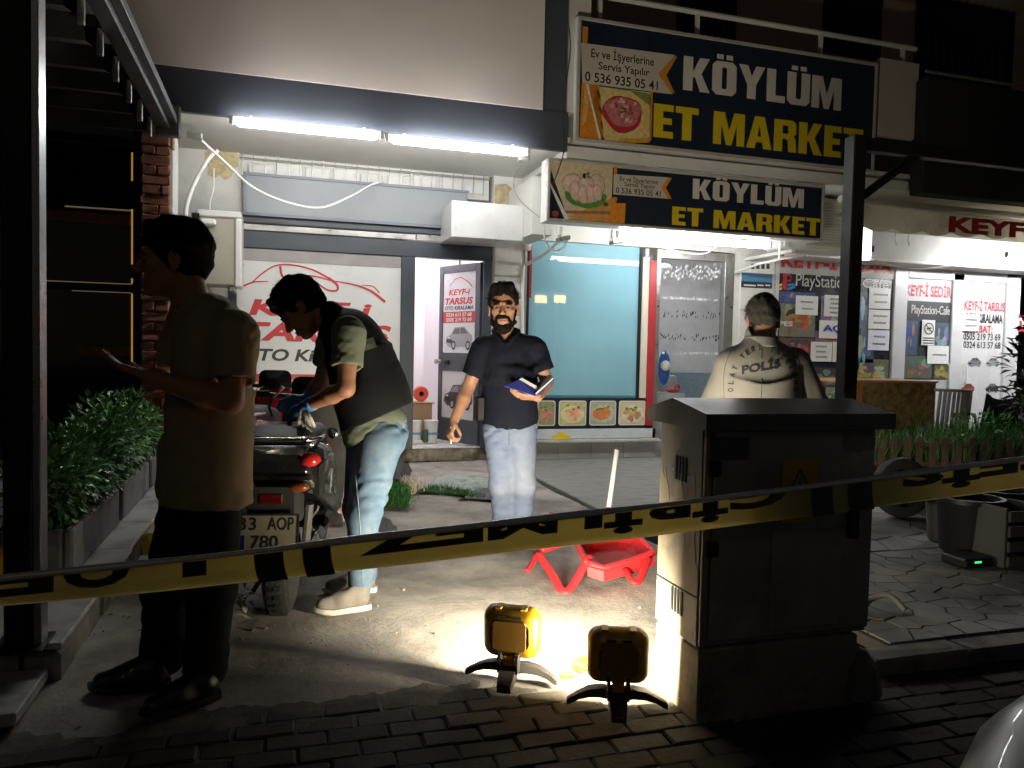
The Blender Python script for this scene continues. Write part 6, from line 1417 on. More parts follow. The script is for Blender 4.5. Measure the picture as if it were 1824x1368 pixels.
    m = MB(); m.tube(spline([(.13, .45, .2), (.16, .2, .22), (.17, -.05, .27), (.17, -.28, .32)], 4), [.03] * 4 + [.05] * 9, 12); part('exhaust', m, M('exhaust', (.1, .095, .09), .4, metal=.6), t, True, local=True)
    m = MB(); m.box(.07, .16, -.05, .4, .18, .34, .03); m.tube([(.11, -.02, .32), (.14, -.1, .55)], .02, 8); part('engine', m, M('engine_grey', (.12, .115, .11), .5, metal=.4, bump=.4), t, local=True)
    m = MB()
    for k in range(12): m.tube([(.15 + .02 * math.cos(k * .55), -.02, .36 + .014 * k), (.15 + .02 * math.cos(k * .55 + .27), -.02 + .02 * math.sin(k), .367 + .014 * k)], .006, 5)
    part('shock_spring', m, steel, t, local=True, kind='stuff')
    m = MB(); m.box(-.14, .14, .6, 1.0, .27, .34, .02); part('floorboard', m, black_m, t, local=True)
    m = MB(); m.loft([[(-.17, .98, .3), (.17, .98, .3), (.15, 1.04, .3), (-.15, 1.04, .3)], [(-.21, 1.0, .6), (.21, 1.0, .6), (.16, 1.09, .6), (-.16, 1.09, .6)], [(-.17, .94, .9), (.17, .94, .9), (.13, 1.06, .92), (-.13, 1.06, .92)], [(-.1, .93, .97), (.1, .93, .97), (.08, 1.0, .98), (-.08, 1.0, .98)]], True, True); part('leg_shield', m, sc_gry if body is sc_blk else body, t, 'auto', local=True)
    m = MB(); m.lathe([(0, 0), (.028, 0), (.034, .006), (.03, .014), (.015, .012), (0, .016)], (0, 0, 0), 16, Matrix.Translation((.12, .962, .76)) @ Matrix.Rotation(R_(90), 4, 'X')); part('ignition_lock', m, chrome, t, True, local=True)
    m = MB(); m.loft([sec(.86, .12, .96, 1.04, .04), sec(.93, .24, .94, 1.10, .05), sec(1.03, .2, .92, 1.06, .05), sec(1.1, .1, .9, 1.0, .03)], True, True); part('cowl', m, sc_blk, t, 'auto', local=True)
    m = MB(); m.ell((0, 1.09, .95), (.08, .05, .06), 12); part('headlight', m, glass_d, t, True, local=True)
    m = MB(); m.loft([sec(1.05, .1, .38, .5, .03), sec(1.2, .12, .42, .52, .03), sec(1.42, .1, .36, .47, .03), sec(1.5, .05, .3, .36, .02)], True, True); part('front_fender', m, body, t, 'auto', local=True)
    for s in (-1, 1): m = MB(); m.tube([(s * .075, 1.1, .62), (s * .075, 1.27, .235)], .018, 8); part('fork_leg', m, steel, t, local=True)
    m = MB(); m.tube([(-.08, .35, .2), (-.2, .3, .01)], .012, 6); part('side_stand', m, black_m, t, local=True)
    return t
p = gz(502, 1091); sx, sy = p.x, p.y
scooter('black scooter with a yellowish licence plate, a man in a vest leaning over it', (p.x, p.y, 0), R_(-10.5), sc_blk, ('33', 'AOP', '780'))
p = dp(412, 700, 4.75); scooter('red scooter mostly hidden behind the man in the tan shirt', (p.x, p.y, 0), R_(-16), M('scooter_red', (.33, .008, .012), .25, coat=.5), None)
p = gz(1612, 924, .05); m = MB(); Mx = Matrix.Translation((p.x, p.y + .05, .05 + .235)) @ Matrix.Rotation(R_(84), 4, 'X') @ Matrix.Rotation(R_(-8), 4, 'Y')
m.lathe([(.15, -.05), (.19, -.06), (.225, -.045), (.235, 0), (.225, .045), (.19, .06), (.15, .05), (.15, -.05)], (0, 0, 0), 30, Mx); solo('tyre', m, tyre_m, 'black scooter tyre standing on the paving behind the cabinet', 'tyre', 'auto')
p = gz(1678, 965, .05); t = thing('plant_pot', 'pale worn pot with a dark rim between the tyre and the crate', 'pot', tuple(p)); m = MB(); m.lathe([(.07, 0), (.09, .02), (.115, .28), (.10, .28), (.08, .05)], tuple(p), 20); part('body', m, M('pot_clay', (.075, .065, .055), .8, var=.3, vs=8, bump=.4), t, 'auto'); m = MB(); m.lathe([(.115, .27), (.13, .275), (.13, .315), (.105, .315), (.105, .27)], tuple(p), 20); part('rim', m, black_m, t, 'auto')
for q, lab in ((gz(1722, 985, .05), 'black plastic tub between the worn pot and the crate'), (gz(1775, 965, .05), 'black plastic tub behind the worn crate, below the fence')):
    t = thing('plastic_tub', lab, 'tub', tuple(q)); m = MB(); m.lathe([(.12, 0), (.16, .02), (.19, .36), (.17, .36), (.14, .04)], tuple(q), 20); part('body', m, M('tub_black', (.012, .012, .012), .85, var=.3, spec=.2), t, 'auto'); m = MB(); m.lathe([(.19, .33), (.205, .335), (.205, .365), (.18, .365), (.18, .33)], tuple(q), 20); part('rim', m, black_m, t, 'auto')
m = MB(); q = gz(1705, 925, .05); q = dp(1707, 836, 6.1); m.ell(tuple(q), (.16, .09, .035), 12); solo('cushion', m, M('pink_cloth', (.4, .28, .3), .8), 'small pale pink cushion on the ledge in front of the pickets', 'cushion', True)
m = MB(); m.box(q.x - .3, q.x + .35, q.y - .12, q.y + .16, .045, q.z - .03, .01); solo('bench', m, M('bench_dark', (.03, .026, .023), .7, var=.3), 'dark low wooden box bench under the pink cushion', 'bench')
for (px, py, w, h, d, lab, mt) in ((1792, 1000, .32, .36, .3, 'worn dark slatted crate in shadow below the picket fence', M('crate_grey', (.035, .032, .03), .7, var=.3)),):
    c = gz(px, py, .05); t = thing('crate', lab, 'crate', tuple(c))
    for k in range(4): part('slat', MB().box(c.x - w / 2, c.x + w / 2, c.y - d / 2, c.y - d / 2 + .02, c.z + .01 + k * h / 4, c.z + (k + .82) * h / 4, .004), mt, t)
    for s in (-1, 1): part('side', MB().box(c.x + s * w / 2 - .012, c.x + s * w / 2 + .012, c.y - d / 2 + .021, c.y + d / 2, c.z, c.z + h, .004), mt, t)
    part('base', MB().box(c.x - w / 2 + .013, c.x + w / 2 - .013, c.y - d / 2 + .021, c.y + d / 2, c.z, c.z + .02), mt, t)
c = gz(1735, 1012, .05); t = thing('black_box', 'low black box with a small green light on the crazy paving', 'box', tuple(c)); part('body', MB().box(c.x - .09, c.x + .13, c.y - .02, c.y + .16, .055, .11, .01), black_m, t)
m = MB(); m.box(c.x - .02, c.x + .03, c.y - .024, c.y - .021, .085, .096, .001); part('indicator', m, M('green_led', (.1, .8, .2), .5, var=0, emit=(.05, 1, .25), es=.9), t)
c = gz(1560, 1088, .05); m = MB(); m.tube(spline([(c.x - .15, c.y, .06), (c.x, c.y + .03, .10), (c.x + .08, c.y, .12), (c.x + .13, c.y - .05, .06)], 5), .014, 6); solo('hose', m, M('hose_grey', (.16, .15, .13), .7), 'short bent grey hose lying beside the electrical cabinet', 'hose', True)

# ================================================================ PARKED CAR AT THE KERB
car_m = M('car_silver', (.2, .205, .21), .35, metal=.2, var=.03, coat=.25); car_g = M('car_glass', (.01, .012, .014), .05, var=0)
pc = thing('parked_car', 'silver car parked at the kerb with only its rounded corner showing', 'car', (2.2, -8.0, 0))
ox, oy = -1.035, -7.62
def csec(x, hw, z0, z1, cr, n=6):
    return [(x, p[0], p[1]) for p in rrect(0, (z0 + z1) / 2, hw * 2, z1 - z0, cr, n)]
st_ = [(-.02, .55, .36, .60, .1), (.02, .68, .28, .69, .14), (.08, .76, .24, .75, .15), (.18, .81, .22, .80, .16), (.35, .84, .2, .845, .17), (.6, .855, .2, .89, .18), (1.1, .86, .2, .92, .2), (2.6, .88, .2, .95, .2), (3.6, .86, .2, .95, .2), (4.1, .8, .25, .9, .2), (4.25, .6, .35, .8, .15)]
Tc = Matrix.Translation((ox, oy - .85, 0))
m = MB(); m.loft([csec(*s) for s in st_], True, True); m.xf(Tc); body = part('body', m, car_m, pc, 'auto')
m = MB(); m.loft([csec(1.15, .7, .9, .95, .02), csec(1.8, .64, .9, 1.38, .12), csec(2.9, .62, .9, 1.42, .14), csec(3.7, .6, .9, 1.3, .12), csec(4.05, .55, .88, .95, .03)], True, True); m.xf(Tc); part('cabin', m, car_g, pc, 'auto')
m = MB(); m.loft([csec(1.75, .6, 1.37, 1.40, .012), csec(2.9, .6, 1.41, 1.45, .012), csec(3.6, .56, 1.32, 1.35, .012)], True, True); m.xf(Tc); part('roof', m, car_m, pc, 'auto')
for x in (.85, 3.4):
    for s in (-1, 1):
        m = MB(); m.lathe([(.2, -.1), (.3, -.09), (.315, 0), (.3, .09), (.2, .1)], (0, 0, 0), 28, Tc @ Matrix.Translation((x, s * .80, .315)) @ Matrix.Rotation(R_(90), 4, 'X')); w_ = part('wheel', m, tyre_m, pc, 'auto'); m = MB(); m.lathe([(0, -.08), (.2, -.085), (.2, .085), (0, .08)], (0, 0, 0), 20, Tc @ Matrix.Translation((x, s * .80, .315)) @ Matrix.Rotation(R_(90), 4, 'X')); part('rim', m, steel, w_)
for s in (-1, 1): m = MB(); m.ell((.1, s * .58, .60), (.1, .14, .07), 14); m.xf(Tc); part('headlight', m, car_g, pc, True)
m = MB(); m.box(-.06, -.02, -.35, .35, .4, .5, .01); m.xf(Tc); part('grille', m, black_m, pc)
m = MB(); m.tube(spline([(.2, .70, .755), (.6, .72, .84), (1.1, .72, .925)], 6), .006, 6); m.xf(Tc); part('bonnet_seam', m, black_m, pc)
# ================================================================ PEOPLE
from mathutils.bvhtree import BVHTree
RT = Vector((math.cos(R_(17)), -math.sin(R_(17)), 0)); FW = _FW.copy(); UP = Vector((0, 0, 1))
def sdf_cyl(s, a, b, ra, rb, k=.01, op='u'):
    """tapered round bar with flat ends"""
    a = np.array(a, float); b = np.array(b, float); m = max(ra, rb) + k + 3 * s.h; sl, c = s.win(np.minimum(a, b) - m, np.maximum(a, b) + m)
    if sl is None: return
    ba = b - a; L = np.linalg.norm(ba); u = ba / L; p = [c[i] - a[i] for i in range(3)]; q = p[0] * u[0] + p[1] * u[1] + p[2] * u[2]
    rad = np.sqrt(np.maximum(0, p[0] ** 2 + p[1] ** 2 + p[2] ** 2 - q * q)); d = np.maximum(rad - (ra + (rb - ra) * np.clip(q / L, 0, 1)), np.abs(q - L / 2) - L / 2)
    s.merge(sl, d, k, op)
def axes(r, f, u): return np.array([list(r), list(f), list(u)]).T
def nrm(v): return Vector(v).normalized()
def basis(f, up):
    f = nrm(f); r = nrm(f.cross(Vector(up))); return r, f, nrm(r.cross(f))
class Head:
    def __init__(s, c, f, up, sc=1.0): s.c = Vector(c); s.r, s.f, s.u = basis(f, up); s.sc = sc; s.A = axes(s.r, s.f, s.u)
    def P(s, x, y, z): return s.c + (s.r * x + s.f * y + s.u * z) * s.sc
    def E(s, S, p, r, k=.015, op='u', A=None): S.ell(s.P(*p), [q * s.sc for q in r], s.A if A is None else A, k, op)
    def C(s, S, a, b, ra, rb=None, k=.01, op='u'): S.cap(s.P(*a), s.P(*b), ra * s.sc, (rb if rb is not None else ra) * s.sc, k, op)
    def build(s, S):
        s.E(S, (0, -.012, .035), (.072, .092, .084)); s.E(S, (0, .03, -.03), (.058, .062, .082), .03); s.E(S, (0, .045, -.082), (.043, .046, .034), .03)
        for x in (-1, 1):
            s.C(S, (x * .045, .0, -.06), (x * .02, .07, -.098), .018, .016, .02); s.E(S, (x * .042, .062, -.018), (.02, .018, .016), .02); s.C(S, (x * .045, .074, .02), (x * .012, .088, .024), .009, .010, .012)
        s.E(S, (0, .082, -.1), (.017, .014, .014), .014)
        for x in (-1, 1): s.E(S, (x * .031, .094, .004), (.017, .014, .011), .01, 's')
        s.C(S, (0, .086, .014), (0, .112, -.026), .0085, .0125, .01); 
        for x in (-1, 1): s.E(S, (x * .011, .101, -.031), (.009, .009, .008), .006)
        s.C(S, (-.018, .087, -.06), (.018, .087, -.06), .0075, None, .008); s.C(S, (-.016, .087, -.071), (.016, .087, -.071), .008, None, .008); s.C(S, (-.02, .097, -.0655), (.02, .097, -.0655), .003, None, .004, 's')
        for x in (-1, 1): s.E(S, (x * .078, -.008, -.006), (.010, .020, .033), .006); s.E(S, (x * .084, -.002, -.006), (.006, .011, .02), .005, 's'); s.E(S, (x * .078, -.004, -.036), (.008, .010, .010), .005)
    def face_parts(s, t, hair):
        for x in (-1, 1):
            m = MB(); m.ell(tuple(s.P(x * .031, .082, .004)), (.0118 * s.sc,) * 3, 14); e = part('eye', m, M('eye_white', (.2, .185, .17), .3), t, True)
            m = MB(); m.ell(tuple(s.P(x * .031, .0905, .003)), (.0068 * s.sc, .0042 * s.sc, .0068 * s.sc), 10); part('iris', m, M('iris', (.02, .012, .008), .15), e, True)
            m = MB(); m.tube(spline([s.P(x * .013, .096, .0215), s.P(x * .03, .097, .0245), s.P(x * .05, .085, .019)], 4), [.0036 * s.sc] * 13 + [.0025 * s.sc] * 4, 6, flat=.7); part('eyebrow', m, hair, t, True)
            m = MB(); m.tube(spline([s.P(x * .016, .094, .008), s.P(x * .03, .0965, .0135), s.P(x * .046, .089, .006)], 4), .0052 * s.sc, 6); m.tube(spline([s.P(x * .017, .090, .000), s.P(x * .031, .0925, -.0065), s.P(x * .046, .085, -.001)], 4), .0034 * s.sc, 6); part('eyelid', m, M('skin_lid', (.27, .14, .09), .7), t, True)
        m = MB(); m.tube(spline([s.P(-.022, .086, -.066), s.P(-.01, .0965, -.0605), s.P(0, .0975, -.063), s.P(.01, .0965, -.0605), s.P(.022, .086, -.066)], 4), [.002] + [.0062 * s.sc] * 15 + [.002], 6, flat=.75); m.tube(spline([s.P(-.02, .087, -.068), s.P(0, .097, -.0735), s.P(.02, .087, -.068)], 5), [.002] + [.0072 * s.sc] * 9 + [.002], 6); part('lips', m, M('lips', (.42, .19, .15), .5), t, True)
def hand(S, w, d, n, side, sc=1.0, curl=.5, grow=0.0, spread=.0, thumb=.6):
    """w wrist, d towards the fingers, n the way the palm faces, side towards the thumb"""
    w = Vector(w); d = nrm(d); n = nrm(Vector(n) - d * d.dot(Vector(n))); side = nrm(Vector(side) - d * d.dot(Vector(side)) - n * n.dot(Vector(side)))
    g = grow
    for i, (o, ln, rr) in enumerate(((.028, .073, .0088), (.0095, .081, .0092), (-.0095, .075, .0088), (-.027, .058, .0078))):
        b = w + (d * (.088 - abs(o) * .15) + side * o) * sc; S.cap(w + (d * .018 + side * o * .55) * sc, b, .0125 * sc + g, .0115 * sc + g, .012)
        p = b; a = .0; dv = nrm(d + side * o * spread * 18)
        for seg, q in ((0, .45), (1, .31), (2, .24)):
            a += curl * (.75, 1.0, .7)[seg]; dr = dv * math.cos(a) + n * math.sin(a); e = p + dr * ln * q * sc; S.cap(p, e, rr * sc * (1 - .08 * seg) + g, rr * sc * (.93 - .08 * seg) + g, .002); p = e
    b = w + (d * .03 + side * .024 + n * .006) * sc; S.cap(w + d * .012 * sc, b, .014 * sc + g, .014 * sc + g, .01)
    d1 = nrm(d * .62 + side * (.78 - thumb * .4) + n * thumb * .55); e = b + d1 * .042 * sc; S.cap(b, e, .0125 * sc + g, .0105 * sc + g, .006); d2 = nrm(d1 + d * .35 + n * thumb * .5 - side * thumb * .4); S.cap(e, e + d2 * .03 * sc, .010 * sc + g, .0085 * sc + g, .003)
def bounds(pts, m): P = np.array([list(p) for p in pts]); return P.min(0) - m, P.max(0) + m
def shoe(t, heel, toe, mat, solemat, w=.047, lace=None):
    heel = Vector((heel[0], heel[1], 0)); toe = Vector((toe[0], toe[1], 0)); d = nrm(toe - heel); L = .285; toe = heel + d * L; r = d.cross(UP); A = axes(r, d, UP)
    lo, hi = bounds([heel, toe, heel + UP * .14], .09); S = SDF(lo, hi, .0055)
    S.cap(heel + d * .055 + UP * .052, heel + d * .15 + UP * .05, .042, .044, .02); S.cap(heel + d * .15 + UP * .05, heel + d * .235 + UP * .042, .044, .034, .02); S.cap(heel + d * .06 + UP * .05, heel + d * .055 + UP * .105, .040, .038, .02); S.cap(heel + d * .1 + UP * .09, heel + d * .16 + UP * .06, .032, .03, .025)
    S.plane(heel + UP * .02, -UP); S.plane(heel + UP * .125, UP); S.rough(.0025, 60, 3); V, F = S.mesh(); sh = npart('shoe', V, F, mat, t)
    m = MB(); rings = []
    for (z, k) in ((.0, .96), (.012, 1.0), (.026, .98)):
        rings.append([tuple(heel + d * (x * L + (.0 if z else 0)) + r * (y * k) + UP * (z + (.018 * max(0, x - .75) / .25 if z < .02 else .012 * max(0, x - .75) / .25))) for x, y in ((.0, 0), (.03, .03), (.15, .041), (.45, .044), (.68, .05), (.85, .042), (.96, .022), (1.0, 0), (.96, -.022), (.85, -.042), (.68, -.05), (.45, -.044), (.15, -.041), (.03, -.03))])
    m.loft(rings, True, True); part('sole', m, solemat, sh, 'auto')
    if lace is not None:
        m = MB()
        for k in range(5): q = heel + d * (.13 + k * .018) + UP * (.106 - k * .0075); m.tube([q - r * .022 - UP * .006, q + UP * .004, q + r * .022 - UP * .006], .003, 5)
        part('laces', m, lace, sh)
def arm(S, sh, el, wr, sc=1.0, g=0.0): S.cap(sh, el, .05 * sc + g, .040 * sc + g, .02); S.cap(el, Vector(el).lerp(Vector(wr), .35), .040 * sc + g, .042 * sc + g, .015); S.cap(Vector(el).lerp(Vector(wr), .35), wr, .042 * sc + g, .027 * sc + g, .015)
def leg(S, h, k, a, g=0.0): S.cap(h, k, .078 + g, .054 + g, .03); S.cap(k, Vector(k).lerp(Vector(a), .35), .054 + g, .056 + g, .02); S.cap(Vector(k).lerp(Vector(a), .35), a, .056 + g, .037 + g, .02)
skin = M('skin', (.40, .21, .135), .55, var=.1, vs=30, subs=.1, bump=.08, bs=200); skin_d = M('skin_tan', (.36, .17, .10), .55, var=.1, vs=30, subs=.1, bump=.08, bs=200)
hair_m = M('hair_black', (.009, .0075, .0065), .9, var=.3, vs=60, bump=.6, bs=160, spec=.08)
jean_m = M('jeans_light', (.155, .195, .30), .85, var=.14, vs=7, bump=.25, bs=260, col2=(.26, .29, .37), c2s=3, c2lo=.45, c2hi=.7); jean_d = M('jeans_blue', (.085, .14, .21), .85, var=.2, vs=9, bump=.3, bs=260, col2=(.17, .22, .28), c2s=4, c2lo=.42, c2hi=.7)
def cloth(name, S, mat, t, fold=0, freq=26, seed=1, dirs=None, label=None):
    mat.node_tree.nodes['Principled BSDF'].inputs['Specular IOR Level'].default_value = .12
    if fold: S.rough(fold, freq, seed, dirs)
    V, F = S.mesh(); return npart(name, V, F, mat, t, True, label), V, F
def tufts_hair(t, hd, S, n, L, seed, mat, zone):
    """short strands standing out of the hair mass"""
    r = random.Random(seed); m = MB()
    for k in range(n):
        v = Vector((r.gauss(0, 1), r.gauss(0, 1), r.gauss(0, 1))).normalized()
        if not zone(v): continue
        p = hd.P(v.x * .083, -.012 + v.y * .103, .037 + v.z * .097); d = nrm(hd.r * v.x + hd.f * (v.y + .25) + hd.u * (v.z + .2) + Vector((r.gauss(0, .35), r.gauss(0, .35), r.gauss(0, .35)))); s_ = nrm(d.cross(Vector((r.random(), r.random(), r.random())))) * .0018; q = p - d * .012; e = p + d * L * r.uniform(.4, 1) * hd.sc; m.add([q - s_, q + s_, e], [(0, 1, 2)])
    part('hair_tufts', m, mat, t, kind='stuff')
def hair_cap(hd, S, thick, front, side, line=-.055):
    hd.E(S, (0, -.018, .042), (.074 + thick * .7, .094 + thick, .086 + thick * 1.2), .02); hd.E(S, (0, -.06, -.02), (.062, .05, .06), .03)
    hd.E(S, (0, front, line), (.11, .10, .105), .012, 's')
    for x in (-1, 1): hd.E(S, (x * .09, .005, -.03), (.03, .035, .045), .008, 's')

def seam(V, F, pix, D, mat, parent, r=.0022, name='seam'):
    bv = BVHTree.FromPolygons([tuple(v) for v in V], [tuple(int(i) for i in q) for q in F]); pts = []
    for p in spline([Vector((a, b, 0)) for a, b in pix], 6):
        o = dp(p.x, p.y, D - .6); d = (o - CAMP).normalized(); h = bv.ray_cast(o, d)
        if h[0] is not None: pts.append(h[0] - d * .001)
    if len(pts) > 2: m = MB(); m.tube(pts, r, 5); part(name, m, mat, parent, True)
# ---------------------------------------------------------------- man in the tan shirt, phone at his ear
def man_tan():
    D = 2.72; f = nrm(-RT * .95 - FW * .3); r, f, u = basis(f, UP); G = gz
    t = thing('person', 'dark haired man in a tan t-shirt and black trousers gesturing with one hand', 'person', tuple(G(335, 1240)))
    hd = Head(dp(310, 463, D), nrm(f * 1 - UP * .06), UP, 1.08); nk = dp(352, 565, D); ch = dp(378, 640, D); pv = dp(368, 850, D)
    Ls, Le, Lw = dp(418, 592, 2.60), dp(412, 715, 2.52), dp(268, 672, 2.46); Rs, Re, Rw = dp(345, 600, 2.87), dp(298, 640, 2.93), dp(318, 545, 2.85)
    Lh, Lk, La = dp(385, 880, 2.66), dp(376, 1050, 2.66), G(366, 1236) + UP * .10; Rh, Rk, Ra = dp(335, 880, 2.80), dp(298, 1050, 2.78), G(290, 1212) + UP * .10
    A = axes(r, f, u); pts = [hd.c + UP * .15, Lw + (Lw - Le) * .9, La - UP * .1, Ra - UP * .1, Re, Le, Ls, Rs, pv]
    lo, hi = bounds(pts, .2); S = SDF(lo, hi, .0065); hd.build(S); S.cap(nk - UP * .03, hd.P(0, -.035, -.05), .062, .056, .025)
    S.ell(ch, (.165, .11, .2), A, .05); S.ell(ch.lerp(pv, .5), (.14, .105, .2), A, .05); S.ell(pv, (.155, .11, .14), A, .05); arm(S, Ls, Le, Lw); arm(S, Rs, Re, Rw); leg(S, Lh, Lk, La); leg(S, Rh, Rk, Ra)
    hand(S, Lw, Lw - Le + UP * .02, UP * .8 - RT * .2, -FW * -1 + UP * .1, 1.0, .22, 0, .15, .2); hand(S, Rw, UP * .9 + RT * .1, -FW, -RT, 1.0, .5)
    V, F = S.mesh(); npart('body', V, F, skin_d, t)
    S = SDF(lo, hi, .0075)
    S.ell(ch + UP * .01, (.18, .13, .22), A, .06); S.ell(ch.lerp(pv, .45) + r * .0, (.16, .13, .25), A, .06); sdf_cyl(S, ch.lerp(pv, .3), pv - UP * .12, .135, .152, .05)
    S.cap(Ls.lerp(Rs, .1), Rs.lerp(Ls, .1), .075, None, .05); e = Ls.lerp(Le, .72); sdf_cyl(S, Ls, e, .075, .074, .03); S.cap(Ls, Ls.lerp(Le, .2), .074, .074, .03); e2 = Rs.lerp(Re, .8); sdf_cyl(S, Rs, e2, .074, .072, .03)
    S.cap(nk - UP * .03, nk + (hd.c - nk) * .12, .075, .07, .03); S.cap(Lh + UP * .16, Lh - UP * .04, .106, .108, .05); S.cap(Rh + UP * .16, Rh - UP * .04, .106, .108, .05); S.plane(pv - UP * .085, -UP); S.cap(nk + (hd.c - nk) * .1, hd.c, .063, None, .004, 's')
    sdf_cyl(S, e - (Le - Ls).normalized() * .015, e + (Le - Ls).normalized() * .03, .064, .062, .0, 's')
    cloth('shirt', S, M('tan_cotton', (.34, .265, .17), .9, var=.1, vs=5, bump=.3, bs=180), t, .0042, 40, 3, [(0, 0, 1), tuple(r + UP * .6), tuple(f + UP * .7)])
    S = SDF(lo, hi, .0075); S.ell(pv - UP * .03, (.145, .115, .13), A, .05)
    for h, k, a in ((Lh, Lk, La), (Rh, Rk, Ra)): S.cap(h, k, .088, .082, .04); S.cap(k, a + (k - a) * .2, .082, .074, .03); S.cap(a + (k - a) * .2, a + UP * .0, .074, .078, .02)
    S.plane(pv + UP * .02, UP); cloth('trousers', S, M('black_trousers', (.012, .012, .013), .9, var=.2, bump=.3, bs=150), t, .005, 42, 5, [tuple(UP), tuple(UP + RT * .5)])
    S = SDF(*bounds([hd.c], .2), .006); hair_cap(hd, S, .017, .085, 0); hd.C(S, (-.045, .06, .102), (.045, .065, .104), .022, .024, .03); S.rough(.006, 110, 4); V, F = S.mesh(); npart('hair', V, F, hair_m, t)
    tufts_hair(t, hd, S, 2600, .034, 4, hair_m, lambda v: v.z > .05 and v.z - v.y * .4 > .05)
    hd.face_parts(t, hair_m); blk = M('shoe_black', (.012, .012, .012), .35, var=.1, coat=.3)
    h1 = G(305, 1222); shoe(t, h1, h1 + (G(180, 1232) - h1).normalized() * .3, blk, blk); h2 = G(392, 1238); shoe(t, h2, h2 + (G(300, 1268) - h2).normalized() * .3, blk, blk)
    m = MB(); c = Rw + UP * .10 - FW * .03; m.box(-.036, .036, -.005, .005, -.075, .075, .004, Matrix.Translation(c) @ Matrix.Rotation(R_(-17), 4, 'Z') @ Matrix.Rotation(R_(15), 4, 'Y')); solo('mobile_phone', m, black_m, 'dark mobile phone held to the ear of the man in tan', 'phone')
man_tan()

